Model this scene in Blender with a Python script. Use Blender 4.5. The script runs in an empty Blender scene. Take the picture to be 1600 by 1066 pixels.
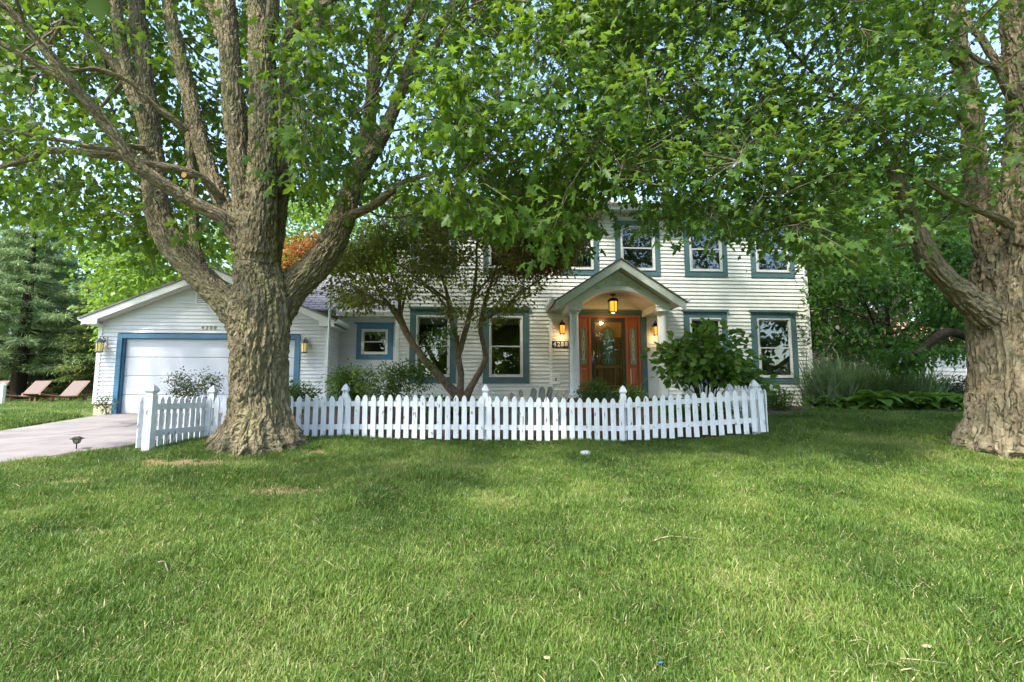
import bpy, math, random
import numpy as np
from mathutils import Vector, Matrix
rng = np.random.default_rng(11)
random.seed(11)
S = bpy.context.scene
COL = S.collection
PI = math.pi
rad = math.radians

# ------------------------------------------------------------------ camera, sky, sun, exposure
CAMZ = 1.5
PITCH = rad(6.2)
cam = bpy.data.cameras.new('camera')
cam.sensor_width = 36.0
cam.lens = 18.0
cam.clip_start = 0.05
cam.clip_end = 900
camo = bpy.data.objects.new('camera', cam)
camo.location = (0, 0, CAMZ)
camo.rotation_euler = (PI / 2 + PITCH, 0, 0)
COL.objects.link(camo)
S.camera = camo

SUN_EL, SUN_AZ = rad(52), rad(222)          # azimuth from +Y (north), clockwise
w = bpy.data.worlds.new('World')
S.world = w
w.use_nodes = True
wn = w.node_tree
wn.nodes.clear()
sky = wn.nodes.new('ShaderNodeTexSky')
sky.sky_type = 'NISHITA'
sky.sun_disc = False
sky.sun_elevation = SUN_EL
sky.sun_rotation = SUN_AZ
sky.dust_density = 1.6
sky.air_density = 1.0
sky.ozone_density = 1.0
bg = wn.nodes.new('ShaderNodeBackground')
bg.inputs['Strength'].default_value = 0.15
wo = wn.nodes.new('ShaderNodeOutputWorld')
wn.links.new(sky.outputs[0], bg.inputs[0])
wn.links.new(bg.outputs[0], wo.inputs[0])

sl = bpy.data.lights.new('sun', 'SUN')
sl.energy = 2.2
sl.angle = rad(3.0)
sl.color = (1.0, 0.95, 0.86)
so = bpy.data.objects.new('sun', sl)
sd = Vector((math.sin(SUN_AZ) * math.cos(SUN_EL), math.cos(SUN_AZ) * math.cos(SUN_EL), math.sin(SUN_EL)))
so.rotation_euler = sd.to_track_quat('Z', 'Y').to_euler()
so.location = (-30, -30, 60)
COL.objects.link(so)

S.view_settings.view_transform = 'Standard'
S.view_settings.look = 'None'
S.view_settings.exposure = 2.15
S.view_settings.gamma = 1.0
S.view_settings.use_curve_mapping = False
S.render.engine = 'CYCLES'
S.cycles.max_bounces = 8
S.cycles.diffuse_bounces = 4
S.cycles.transparent_max_bounces = 12
S.cycles.transmission_bounces = 6
S.cycles.caustics_reflective = False
S.cycles.caustics_refractive = False

# ------------------------------------------------------------------ measuring helpers
F = 800.0
def ray(px, py):
    u = (px - 800) / F
    v = (533 - py) / F
    return np.array([u, math.cos(PITCH) - v * math.sin(PITCH), math.sin(PITCH) + v * math.cos(PITCH)])
def P(px, py, Y):
    d = ray(px, py)
    d = d * (Y / d[1])
    return np.array([d[0], d[1], d[2] + CAMZ])
def proj(p):
    p = np.asarray(p, float)
    x = p[..., 0]; y = p[..., 1]; z = p[..., 2] - CAMZ
    c, s = math.cos(PITCH), math.sin(PITCH)
    f = y * c + z * s
    up = -y * s + z * c
    f = np.where(np.abs(f) < 1e-6, 1e-6, f)
    return 800 + F * x / f, 533 - F * up / f, f

M_SLOPE = 0.06
ANG = math.atan(M_SLOPE)
class Frame:
    """wall plane: local x along the facade, local y into the house, z up"""
    def __init__(self, Y0):
        self.Y0 = Y0
    def at(self, px, py, t=0.0):
        d = ray(px, py)
        ca, sa = math.cos(ANG), math.sin(ANG)
        k = (t + self.Y0 * ca) / (-d[0] * sa + d[1] * ca)
        p = d * k
        s = p[0] * ca + (p[1] - self.Y0) * sa
        return s, p[2] + CAMZ
    def s(self, px, py, t=0.0): return self.at(px, py, t)[0]
    def z(self, px, py, t=0.0): return self.at(px, py, t)[1]
    def world(self, s, t, z):
        ca, sa = math.cos(ANG), math.sin(ANG)
        return np.array([s * ca - t * sa, self.Y0 + s * sa + t * ca, z])

# ------------------------------------------------------------------ noise
_perm = np.random.default_rng(3).permutation(256)
_perm = np.concatenate([_perm, _perm, _perm])
_grad = np.random.default_rng(4).normal(size=(256, 3))
_grad /= np.linalg.norm(_grad, axis=1)[:, None]
def noise3(p):
    p = np.asarray(p, float)
    i = np.floor(p).astype(int)
    f = p - i
    i &= 255
    u = f * f * f * (f * (f * 6 - 15) + 10)
    def g(dx, dy, dz):
        h = _perm[_perm[_perm[(i[..., 0] + dx) & 255] + ((i[..., 1] + dy) & 255)] + ((i[..., 2] + dz) & 255)] & 255
        gr = _grad[h]
        return gr[..., 0] * (f[..., 0] - dx) + gr[..., 1] * (f[..., 1] - dy) + gr[..., 2] * (f[..., 2] - dz)
    def L(a, b, t): return a + t * (b - a)
    x0 = L(L(g(0,0,0), g(1,0,0), u[..., 0]), L(g(0,1,0), g(1,1,0), u[..., 0]), u[..., 1])
    x1 = L(L(g(0,0,1), g(1,0,1), u[..., 0]), L(g(0,1,1), g(1,1,1), u[..., 0]), u[..., 1])
    return L(x0, x1, u[..., 2])

# ------------------------------------------------------------------ materials
def new_mat(name):
    m = bpy.data.materials.new(name)
    m.use_nodes = True
    nt = m.node_tree
    return m, nt, nt.nodes['Principled BSDF'], nt.nodes['Material Output']
def N(nt, t, **kw):
    n = nt.nodes.new(t)
    for k, v in kw.items():
        setattr(n, k, v)
    return n
def ramp(nt, stops):
    r = N(nt, 'ShaderNodeValToRGB')
    el = r.color_ramp.elements
    el[0].position, el[0].color = stops[0][0], (*stops[0][1], 1)
    el[1].position, el[1].color = stops[-1][0], (*stops[-1][1], 1)
    for p_, c_ in stops[1:-1]:
        e = el.new(p_)
        e.color = (*c_, 1)
    return r
def pmat(name, c1, c2=None, scale=6.0, stretch=(1, 1, 1), rough=0.6, bump=0.0, bscale=40.0, metal=0.0, spec=0.5, rand=0.0, coat=0.0):
    m, nt, b, out = new_mat(name)
    b.inputs['Roughness'].default_value = rough
    b.inputs['Metallic'].default_value = metal
    b.inputs['Specular IOR Level'].default_value = spec
    b.inputs['Coat Weight'].default_value = coat
    tc = N(nt, 'ShaderNodeTexCoord')
    mp = N(nt, 'ShaderNodeMapping')
    mp.inputs['Scale'].default_value = stretch
    nt.links.new(tc.outputs['Object'], mp.inputs[0])
    src = None
    if c2 is not None:
        nz = N(nt, 'ShaderNodeTexNoise')
        nz.inputs['Scale'].default_value = scale
        nz.inputs['Detail'].default_value = 6
        nz.inputs['Roughness'].default_value = 0.62
        nt.links.new(mp.outputs[0], nz.inputs['Vector'])
        r = ramp(nt, [(0.35, c1), (0.68, c2)])
        nt.links.new(nz.outputs['Fac'], r.inputs[0])
        src = r.outputs[0]
    else:
        rgb = N(nt, 'ShaderNodeRGB')
        rgb.outputs[0].default_value = (*c1, 1)
        src = rgb.outputs[0]
    if rand > 0:
        oi = N(nt, 'ShaderNodeObjectInfo')
        mr = N(nt, 'ShaderNodeMapRange')
        mr.inputs['To Min'].default_value = 1 - rand
        mr.inputs['To Max'].default_value = 1 + rand * 0.4
        nt.links.new(oi.outputs['Random'], mr.inputs['Value'])
        hs = N(nt, 'ShaderNodeHueSaturation')
        nt.links.new(mr.outputs[0], hs.inputs['Value'])
        nt.links.new(src, hs.inputs['Color'])
        src = hs.outputs[0]
    nt.links.new(src, b.inputs['Base Color'])
    if bump > 0:
        n2 = N(nt, 'ShaderNodeTexNoise')
        n2.inputs['Scale'].default_value = bscale
        n2.inputs['Detail'].default_value = 5
        nt.links.new(mp.outputs[0], n2.inputs['Vector'])
        bp = N(nt, 'ShaderNodeBump')
        bp.inputs['Strength'].default_value = bump
        bp.inputs['Distance'].default_value = 0.01
        nt.links.new(n2.outputs['Fac'], bp.inputs['Height'])
        nt.links.new(bp.outputs[0], b.inputs['Normal'])
    return m
def leafmat(name, dark, mid, light, trans=0.4, rough=0.45, tcol=(0.16, 0.32, 0.03)):
    m, nt, b, out = new_mat(name)
    at = N(nt, 'ShaderNodeAttribute', attribute_name='tint')
    r = ramp(nt, [(0.0, dark), (0.5, mid), (1.0, light)])
    nt.links.new(at.outputs['Fac'], r.inputs[0])
    nt.links.new(r.outputs[0], b.inputs['Base Color'])
    b.inputs['Roughness'].default_value = rough
    b.inputs['Specular IOR Level'].default_value = 0.22
    tr = N(nt, 'ShaderNodeBsdfTranslucent')
    mx = N(nt, 'ShaderNodeMix', data_type='RGBA', blend_type='MIX')
    mx.inputs[0].default_value = 0.6
    nt.links.new(r.outputs[0], mx.inputs[6])
    mx.inputs[7].default_value = (*tcol, 1)
    nt.links.new(mx.outputs[2], tr.inputs['Color'])
    ms = N(nt, 'ShaderNodeMixShader')
    ms.inputs[0].default_value = trans
    nt.links.new(b.outputs[0], ms.inputs[1])
    nt.links.new(tr.outputs[0], ms.inputs[2])
    nt.links.new(ms.outputs[0], out.inputs['Surface'])
    return m
def glassmat(name, rough=0.0, refl=1.0, tint=(0.9, 0.95, 0.93)):
    m, nt, b, out = new_mat(name)
    nt.nodes.remove(b)
    gl = N(nt, 'ShaderNodeBsdfGlossy')
    gl.inputs['Roughness'].default_value = rough
    tr = N(nt, 'ShaderNodeBsdfTransparent')
    tr.inputs['Color'].default_value = (*tint, 1)
    fr = N(nt, 'ShaderNodeFresnel')
    fr.inputs['IOR'].default_value = 1.5
    mt = N(nt, 'ShaderNodeMath', operation='MULTIPLY')
    mt.inputs[1].default_value = 2.0 * refl
    nt.links.new(fr.outputs[0], mt.inputs[0])
    # slight waviness of old panes
    tc = N(nt, 'ShaderNodeTexCoord')
    nz = N(nt, 'ShaderNodeTexNoise')
    nz.inputs['Scale'].default_value = 2.5
    bp = N(nt, 'ShaderNodeBump')
    bp.inputs['Strength'].default_value = 0.015
    bp.inputs['Distance'].default_value = 0.02
    nt.links.new(tc.outputs['Object'], nz.inputs['Vector'])
    nt.links.new(nz.outputs['Fac'], bp.inputs['Height'])
    nt.links.new(bp.outputs[0], gl.inputs['Normal'])
    ms = N(nt, 'ShaderNodeMixShader')
    nt.links.new(mt.outputs[0], ms.inputs[0])
    nt.links.new(tr.outputs[0], ms.inputs[1])
    nt.links.new(gl.outputs[0], ms.inputs[2])
    nt.links.new(ms.outputs[0], out.inputs['Surface'])
    return m
def emat(name, col, strength):
    m, nt, b, out = new_mat(name)
    b.inputs['Base Color'].default_value = (*col, 1)
    b.inputs['Emission Color'].default_value = (*col, 1)
    b.inputs['Emission Strength'].default_value = strength
    b.inputs['Roughness'].default_value = 0.3
    return m

MAT = {}
MAT['siding'] = pmat('siding', (0.66, 0.67, 0.60), (0.73, 0.74, 0.67), 1.6, (0.5, 1, 1), 0.5, 0.12, 60, rand=0.05)
MAT['siding_garage'] = pmat('siding_garage', (0.62, 0.64, 0.65), (0.68, 0.70, 0.72), 1.6, (0.5, 1, 1), 0.5, 0.12, 60, rand=0.05)
MAT['white'] = pmat('white_trim', (0.72, 0.73, 0.70), (0.79, 0.79, 0.77), 3, (1, 1, 1), 0.4, 0.05, 60)
MAT['teal'] = pmat('teal_paint', (0.062, 0.125, 0.132), (0.082, 0.155, 0.162), 4, (1, 1, 1), 0.45, 0.1, 50)
MAT['blue'] = pmat('blue_paint', (0.04, 0.14, 0.24), (0.055, 0.18, 0.29), 4, (1, 1, 1), 0.45, 0.1, 50)
MAT['sash'] = pmat('window_vinyl', (0.50, 0.50, 0.46), (0.60, 0.60, 0.56), 5, rough=0.4)
MAT['frame'] = pmat('window_frame', (0.58, 0.59, 0.56), (0.66, 0.66, 0.63), 5, rough=0.4)
MAT['glass'] = glassmat('window_glass')
MAT['storm_glass'] = glassmat('storm_glass', refl=0.45)
MAT['interior'] = pmat('interior_wall', (0.16, 0.13, 0.10), (0.20, 0.17, 0.13), 1.0, rough=0.9)
MAT['blind'] = pmat('blind_fabric', (0.34, 0.33, 0.24), (0.42, 0.40, 0.30), 5, rough=0.8)
MAT['shingle'] = pmat('roof_shingle', (0.17, 0.16, 0.17), (0.30, 0.28, 0.29), 14, rough=0.9, bump=0.6, bscale=120, rand=0.2)
MAT['shake'] = pmat('gable_shake', (0.66, 0.66, 0.53), (0.76, 0.76, 0.64), 20, (6, 1, 0.6), 0.7, 0.3, 60, rand=0.10)
MAT['soffit'] = pmat('soffit', (0.60, 0.58, 0.54), (0.68, 0.66, 0.62), 4, rough=0.6)
MAT['cream'] = pmat('cream_trim', (0.76, 0.78, 0.72), (0.82, 0.83, 0.78), 4, rough=0.45)
MAT['arch'] = pmat('arch_white', (0.82, 0.83, 0.81), (0.86, 0.86, 0.85), 4, rough=0.4)
MAT['foundation'] = pmat('foundation', (0.42, 0.38, 0.26), (0.55, 0.50, 0.36), 8, rough=0.9, bump=0.3, bscale=60)
MAT['concrete_block'] = pmat('concrete_block', (0.40, 0.42, 0.43), (0.52, 0.53, 0.53), 8, rough=0.9, bump=0.3, bscale=60)
MAT['garage_door'] = pmat('garage_door_paint', (0.58, 0.60, 0.65), (0.64, 0.66, 0.72), 1.2, rough=0.4, bump=0.15, bscale=160)
MAT['wood_red'] = pmat('door_frame_wood', (0.30, 0.075, 0.02), (0.46, 0.15, 0.04), 9, (4, 1, 0.25), 0.32, 0.1, 60, coat=0.3)
MAT['wood_oak'] = pmat('door_oak', (0.42, 0.17, 0.03), (0.68, 0.34, 0.08), 16, (3, 1, 0.3), 0.25, 0.15, 60, coat=0.6)
MAT['moulding'] = pmat('oak_moulding', (0.22, 0.075, 0.014), (0.40, 0.16, 0.03), 16, (3, 1, 0.3), 0.3, 0.15, 60, coat=0.5)
MAT['wood_dark'] = pmat('storm_door_bronze', (0.035, 0.022, 0.012), (0.06, 0.035, 0.02), 8, rough=0.3, coat=0.5)
MAT['brass'] = pmat('brass', (0.75, 0.58, 0.22), None, rough=0.25, metal=1.0)
MAT['came'] = pmat('lead_came', (0.55, 0.58, 0.52), None, rough=0.35, metal=0.6)
MAT['leaded'] = pmat('leaded_glass', (0.10, 0.16, 0.08), (0.30, 0.40, 0.24), 30, rough=0.12, bump=0.5, bscale=40)
MAT['metal_dark'] = pmat('lantern_iron', (0.030, 0.022, 0.016), (0.05, 0.04, 0.03), 20, rough=0.45, metal=0.6)
MAT['metal_pewter'] = pmat('lantern_pewter', (0.16, 0.15, 0.13), (0.25, 0.23, 0.20), 20, rough=0.4, metal=0.7)
MAT['amber'] = emat('lamp_amber', (1.0, 0.40, 0.04), 0.42)
MAT['amber_pale'] = emat('lamp_pale', (0.80, 0.66, 0.24), 0.10)
MAT['pole'] = pmat('galvanised', (0.40, 0.43, 0.42), (0.52, 0.54, 0.52), 10, rough=0.4, metal=0.5)
MAT['navy'] = pmat('plaque_navy', (0.015, 0.022, 0.05), None, rough=0.4)
MAT['digit_white'] = pmat('digit_white', (0.72, 0.72, 0.70), None, rough=0.4)
MAT['digit_bronze'] = pmat('digit_bronze', (0.20, 0.16, 0.08), None, rough=0.4, metal=0.6)
MAT['brick'] = pmat('porch_brick', (0.16, 0.045, 0.03), (0.26, 0.08, 0.05), 9, rough=0.9, bump=0.4, bscale=60, rand=0.25)
MAT['mulch'] = pmat('mulch', (0.035, 0.022, 0.014), (0.13, 0.075, 0.045), 22, rough=0.95, bump=1.0, bscale=60)
MAT['stone'] = pmat('pale_stone', (0.34, 0.335, 0.32), (0.50, 0.49, 0.47), 12, rough=0.8, bump=0.3, bscale=40)
MAT['twig'] = pmat('twig', (0.14, 0.10, 0.065), (0.27, 0.22, 0.15), 12, (1, 1, 1), 0.85, 0.3, 60)
MAT['pale_wood'] = pmat('pale_wood', (0.26, 0.20, 0.12), (0.40, 0.32, 0.20), 14, rough=0.8, bump=0.3, bscale=50)
MAT['cut_wood'] = pmat('cut_wood', (0.55, 0.24, 0.06), (0.68, 0.34, 0.10), 14, rough=0.8)
MAT['old_wood'] = pmat('weathered_wood', (0.12, 0.13, 0.09), (0.36, 0.36, 0.28), 7, (3, 3, 0.5), 0.9, 0.5, 30, rand=0.4)
MAT['sling'] = pmat('lounge_sling', (0.115, 0.086, 0.073), (0.155, 0.118, 0.10), 30, rough=0.8)
MAT['lounge_wood'] = pmat('lounge_wood', (0.16, 0.07, 0.045), (0.26, 0.12, 0.08), 12, (1, 1, 1), 0.6)
MAT['roof_red'] = pmat('roof_red', (0.42, 0.18, 0.14), (0.55, 0.27, 0.22), 12, rough=0.9, rand=0.2)
MAT['siding_far'] = pmat('siding_far', (0.33, 0.31, 0.27), (0.40, 0.38, 0.34), 2, (0.4, 1, 1), 0.6, rand=0.06)
MAT['bark_thin'] = pmat('bark_thin', (0.10, 0.075, 0.045), (0.21, 0.17, 0.115), 14, rough=0.9, bump=0.6, bscale=50)
MAT['bark_jap'] = pmat('bark_japanese', (0.10, 0.066, 0.04), (0.22, 0.155, 0.09), 12, rough=0.85, bump=0.6, bscale=40)
MAT['bark_dark'] = pmat('bark_dark', (0.03, 0.023, 0.017), (0.065, 0.05, 0.036), 12, rough=0.95, bump=0.5, bscale=40, spec=0.05)

# picket paint: white with chipped spots of grey wood
def picket_mat():
    m, nt, b, out = new_mat('picket_paint')
    tc = N(nt, 'ShaderNodeTexCoord'); oi = N(nt, 'ShaderNodeObjectInfo')
    ad = N(nt, 'ShaderNodeVectorMath', operation='ADD')
    sc = N(nt, 'ShaderNodeVectorMath', operation='SCALE'); sc.inputs['Scale'].default_value = 37.0
    cb = N(nt, 'ShaderNodeCombineXYZ')
    for i in range(3): nt.links.new(oi.outputs['Random'], cb.inputs[i])
    nt.links.new(cb.outputs[0], sc.inputs[0])
    nt.links.new(tc.outputs['Object'], ad.inputs[0]); nt.links.new(sc.outputs[0], ad.inputs[1])
    mp = N(nt, 'ShaderNodeMapping'); mp.inputs['Scale'].default_value = (1.6, 1, 0.45)
    nt.links.new(ad.outputs[0], mp.inputs[0])
    n1 = N(nt, 'ShaderNodeTexNoise'); n1.inputs['Scale'].default_value = 14; n1.inputs['Detail'].default_value = 6
    nt.links.new(mp.outputs[0], n1.inputs['Vector'])
    r1 = ramp(nt, [(0.655, (0, 0, 0)), (0.68, (1, 1, 1))])
    nt.links.new(n1.outputs['Fac'], r1.inputs[0])
    n2 = N(nt, 'ShaderNodeTexNoise'); n2.inputs['Scale'].default_value = 5; n2.inputs['Detail'].default_value = 4
    nt.links.new(ad.outputs[0], n2.inputs['Vector'])
    r2 = ramp(nt, [(0.3, (0.66, 0.68, 0.68)), (0.7, (0.80, 0.81, 0.81))])
    nt.links.new(n2.outputs['Fac'], r2.inputs[0])
    mx = N(nt, 'ShaderNodeMix', data_type='RGBA')
    nt.links.new(r1.outputs[0], mx.inputs[0]); nt.links.new(r2.outputs[0], mx.inputs[6])
    mx.inputs[7].default_value = (0.26, 0.22, 0.17, 1)
    nt.links.new(mx.outputs[2], b.inputs['Base Color'])
    b.inputs['Roughness'].default_value = 0.5
    bp = N(nt, 'ShaderNodeBump'); bp.inputs['Strength'].default_value = 0.25; bp.inputs['Distance'].default_value = 0.004; bp.invert = True
    nt.links.new(r1.outputs[0], bp.inputs['Height']); nt.links.new(bp.outputs[0], b.inputs['Normal'])
    return m
MAT['picket'] = picket_mat()

def bark_mat(name, c_lo, c_mid, c_hi, moss, zs=0.2, vs=17):
    m, nt, b, out = new_mat(name)
    at = N(nt, 'ShaderNodeAttribute', attribute_name='bc')
    mp = N(nt, 'ShaderNodeMapping'); mp.inputs['Scale'].default_value = (1, 1, 0.22)
    nt.links.new(at.outputs['Vector'], mp.inputs[0])
    n1 = N(nt, 'ShaderNodeTexNoise'); n1.inputs['Scale'].default_value = 16; n1.inputs['Detail'].default_value = 8; n1.inputs['Roughness'].default_value = 0.7
    nt.links.new(mp.outputs[0], n1.inputs['Vector'])
    r = ramp(nt, [(0.28, c_lo), (0.5, c_mid), (0.72, c_hi)])
    nt.links.new(n1.outputs['Fac'], r.inputs[0])
    n3 = N(nt, 'ShaderNodeTexNoise'); n3.inputs['Scale'].default_value = 2.2; n3.inputs['Detail'].default_value = 4
    nt.links.new(at.outputs['Vector'], n3.inputs['Vector'])
    r3 = ramp(nt, [(0.45, (0, 0, 0)), (0.7, (0.55, 0.55, 0.55))])
    nt.links.new(n3.outputs['Fac'], r3.inputs[0])
    mx = N(nt, 'ShaderNodeMix', data_type='RGBA')
    nt.links.new(r3.outputs[0], mx.inputs[0]); nt.links.new(r.outputs[0], mx.inputs[6])
    mx.inputs[7].default_value = (*moss, 1)
    nt.links.new(mx.outputs[2], b.inputs['Base Color'])
    b.inputs['Roughness'].default_value = 0.92
    b.inputs['Specular IOR Level'].default_value = 0.2
    mp2 = N(nt, 'ShaderNodeMapping'); mp2.inputs['Scale'].default_value = (1, 1, 0.3)
    nt.links.new(at.outputs['Vector'], mp2.inputs[0])
    n2 = N(nt, 'ShaderNodeTexNoise'); n2.inputs['Scale'].default_value = 42; n2.inputs['Detail'].default_value = 6
    nt.links.new(mp2.outputs[0], n2.inputs['Vector'])
    bp = N(nt, 'ShaderNodeBump'); bp.inputs['Strength'].default_value = 0.8; bp.inputs['Distance'].default_value = 0.02
    nt.links.new(n2.outputs['Fac'], bp.inputs['Height'])
    mp4 = N(nt, 'ShaderNodeMapping'); mp4.inputs['Scale'].default_value = (1, 1, zs)
    wv = N(nt, 'ShaderNodeTexNoise'); wv.inputs['Scale'].default_value = 6; wv.inputs['Detail'].default_value = 3
    nt.links.new(at.outputs['Vector'], wv.inputs['Vector'])
    ml = N(nt, 'ShaderNodeMix', data_type='RGBA', blend_type='LINEAR_LIGHT'); ml.inputs[0].default_value = 0.06
    nt.links.new(at.outputs['Vector'], ml.inputs[6]); nt.links.new(wv.outputs['Color'], ml.inputs[7])
    nt.links.new(ml.outputs[2], mp4.inputs[0])
    vo = N(nt, 'ShaderNodeTexVoronoi', feature='DISTANCE_TO_EDGE'); vo.inputs['Scale'].default_value = vs
    nt.links.new(mp4.outputs[0], vo.inputs['Vector'])
    rv = ramp(nt, [(0.0, (0, 0, 0)), (0.22, (1, 1, 1))])
    nt.links.new(vo.outputs['Distance'], rv.inputs[0])
    b2 = N(nt, 'ShaderNodeBump'); b2.inputs['Strength'].default_value = 0.85; b2.inputs['Distance'].default_value = 0.035
    nt.links.new(rv.outputs[0], b2.inputs['Height']); nt.links.new(bp.outputs[0], b2.inputs['Normal'])
    nt.links.new(b2.outputs[0], b.inputs['Normal'])
    return m
MAT['bark'] = bark_mat('maple_bark', (0.095, 0.074, 0.040), (0.195, 0.158, 0.090), (0.34, 0.29, 0.18), (0.21, 0.195, 0.085))
MAT['bark2'] = bark_mat('maple_bark_grey', (0.10, 0.077, 0.045), (0.19, 0.153, 0.093), (0.31, 0.27, 0.18), (0.20, 0.19, 0.11), 0.09, 13)

MAT['leaf_maple'] = leafmat('leaf_maple', (0.030, 0.066, 0.008), (0.062, 0.128, 0.014), (0.12, 0.20, 0.025), 0.5, tcol=(0.24, 0.38, 0.03))
MAT['leaf_maple2'] = leafmat('leaf_silver_maple', (0.030, 0.066, 0.012), (0.062, 0.128, 0.022), (0.12, 0.20, 0.045), 0.48, tcol=(0.24, 0.38, 0.04))
MAT['leaf_bright'] = leafmat('leaf_bright', (0.06, 0.14, 0.015), (0.12, 0.23, 0.03), (0.20, 0.32, 0.04), 0.45, tcol=(0.30, 0.42, 0.03))
MAT['leaf_red'] = leafmat('leaf_japanese', (0.085, 0.07, 0.02), (0.14, 0.16, 0.032), (0.20, 0.25, 0.05), 0.5, tcol=(0.32, 0.38, 0.04))
MAT['leaf_brown'] = leafmat('leaf_burgundy', (0.06, 0.026, 0.014), (0.13, 0.06, 0.025), (0.21, 0.11, 0.04), 0.45, tcol=(0.32, 0.14, 0.04))
MAT['leaf_purple'] = leafmat('leaf_purple', (0.045, 0.03, 0.03), (0.085, 0.062, 0.055), (0.14, 0.105, 0.085), 0.3, tcol=(0.14, 0.09, 0.06))
MAT['leaf_orange'] = leafmat('leaf_orange', (0.14, 0.05, 0.012), (0.26, 0.09, 0.015), (0.36, 0.15, 0.03), 0.4, tcol=(0.45, 0.18, 0.03))
MAT['leaf_shrub'] = leafmat('leaf_shrub', (0.045, 0.10, 0.014), (0.11, 0.21, 0.03), (0.26, 0.36, 0.09), 0.38, rough=0.32)
MAT['leaf_olive'] = leafmat('leaf_nandina', (0.045, 0.075, 0.016), (0.095, 0.155, 0.03), (0.17, 0.24, 0.055), 0.4)
MAT['leaf_pink'] = leafmat('leaf_barberry', (0.03, 0.05, 0.02), (0.06, 0.09, 0.03), (0.22, 0.10, 0.10), 0.35)
MAT['leaf_under'] = leafmat('leaf_dogwood', (0.025, 0.07, 0.015), (0.055, 0.14, 0.025), (0.13, 0.25, 0.05), 0.4)
MAT['needle_pine'] = leafmat('needle_pine', (0.12, 0.18, 0.07), (0.24, 0.32, 0.13), (0.36, 0.44, 0.22), 0.4, tcol=(0.12, 0.2, 0.06))
MAT['needle_spruce'] = leafmat('needle_spruce', (0.07, 0.10, 0.025), (0.14, 0.18, 0.045), (0.22, 0.26, 0.07), 0.35, tcol=(0.12, 0.2, 0.06))
MAT['needle_dark'] = leafmat('needle_dark', (0.015, 0.035, 0.018), (0.035, 0.07, 0.03), (0.07, 0.12, 0.05), 0.2, tcol=(0.10, 0.16, 0.05))
MAT['hosta'] = leafmat('hosta_leaf', (0.06, 0.13, 0.02), (0.11, 0.22, 0.03), (0.19, 0.31, 0.06), 0.42)
MAT['reed'] = leafmat('ornamental_grass', (0.12, 0.18, 0.07), (0.24, 0.32, 0.17), (0.40, 0.46, 0.31), 0.42)

def grass_mat():
    m, nt, b, out = new_mat('grass_blade')
    at = N(nt, 'ShaderNodeAttribute', attribute_name='tint')
    g = N(nt, 'ShaderNodeNewGeometry')
    nz = N(nt, 'ShaderNodeTexNoise'); nz.inputs['Scale'].default_value = 0.9; nz.inputs['Detail'].default_value = 5
    nt.links.new(g.outputs['Position'], nz.inputs['Vector'])
    mr = N(nt, 'ShaderNodeMapRange'); mr.inputs['From Min'].default_value = 0.3; mr.inputs['From Max'].default_value = 0.7
    mr.inputs['To Min'].default_value = -0.34; mr.inputs['To Max'].default_value = 0.34
    nt.links.new(nz.outputs['Fac'], mr.inputs['Value'])
    ad = N(nt, 'ShaderNodeMath', operation='ADD')
    nt.links.new(at.outputs['Fac'], ad.inputs[0]); nt.links.new(mr.outputs[0], ad.inputs[1])
    r = ramp(nt, [(0.0, (0.048, 0.098, 0.014)), (0.42, (0.105, 0.185, 0.028)), (0.72, (0.19, 0.275, 0.05)), (0.9, (0.32, 0.32, 0.115)), (1.0, (0.44, 0.40, 0.20))])
    nt.links.new(ad.outputs[0], r.inputs[0])
    nt.links.new(r.outputs[0], b.inputs['Base Color'])
    b.inputs['Roughness'].default_value = 0.5
    b.inputs['Specular IOR Level'].default_value = 0.3
    tr = N(nt, 'ShaderNodeBsdfTranslucent')
    nt.links.new(r.outputs[0], tr.inputs['Color'])
    ms = N(nt, 'ShaderNodeMixShader'); ms.inputs[0].default_value = 0.35
    nt.links.new(b.outputs[0], ms.inputs[1]); nt.links.new(tr.outputs[0], ms.inputs[2])
    nt.links.new(ms.outputs[0], out.inputs['Surface'])
    return m
MAT['grass'] = grass_mat()

def ground_mat():
    m, nt, b, out = new_mat('lawn_soil')
    g = N(nt, 'ShaderNodeNewGeometry')
    n1 = N(nt, 'ShaderNodeTexNoise'); n1.inputs['Scale'].default_value = 9; n1.inputs['Detail'].default_value = 8; n1.inputs['Roughness'].default_value = 0.7
    nt.links.new(g.outputs['Position'], n1.inputs['Vector'])
    r = ramp(nt, [(0.3, (0.05, 0.075, 0.018)), (0.5, (0.085, 0.125, 0.03)), (0.72, (0.17, 0.17, 0.06))])
    nt.links.new(n1.outputs['Fac'], r.inputs[0])
    at = N(nt, 'ShaderNodeAttribute', attribute_name='bare')
    n2 = N(nt, 'ShaderNodeTexNoise'); n2.inputs['Scale'].default_value = 30; n2.inputs['Detail'].default_value = 6
    nt.links.new(g.outputs['Position'], n2.inputs['Vector'])
    r2 = ramp(nt, [(0.3, (0.15, 0.09, 0.045)), (0.7, (0.36, 0.25, 0.14))])
    nt.links.new(n2.outputs['Fac'], r2.inputs[0])
    mx = N(nt, 'ShaderNodeMix', data_type='RGBA')
    nt.links.new(at.outputs['Fac'], mx.inputs[0]); nt.links.new(r.outputs[0], mx.inputs[6]); nt.links.new(r2.outputs[0], mx.inputs[7])
    nt.links.new(mx.outputs[2], b.inputs['Base Color'])
    b.inputs['Roughness'].default_value = 0.95
    b.inputs['Specular IOR Level'].default_value = 0.1
    bp = N(nt, 'ShaderNodeBump'); bp.inputs['Strength'].default_value = 0.8; bp.inputs['Distance'].default_value = 0.03
    nt.links.new(n2.outputs['Fac'], bp.inputs['Height']); nt.links.new(bp.outputs[0], b.inputs['Normal'])
    return m
MAT['ground'] = ground_mat()
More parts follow.
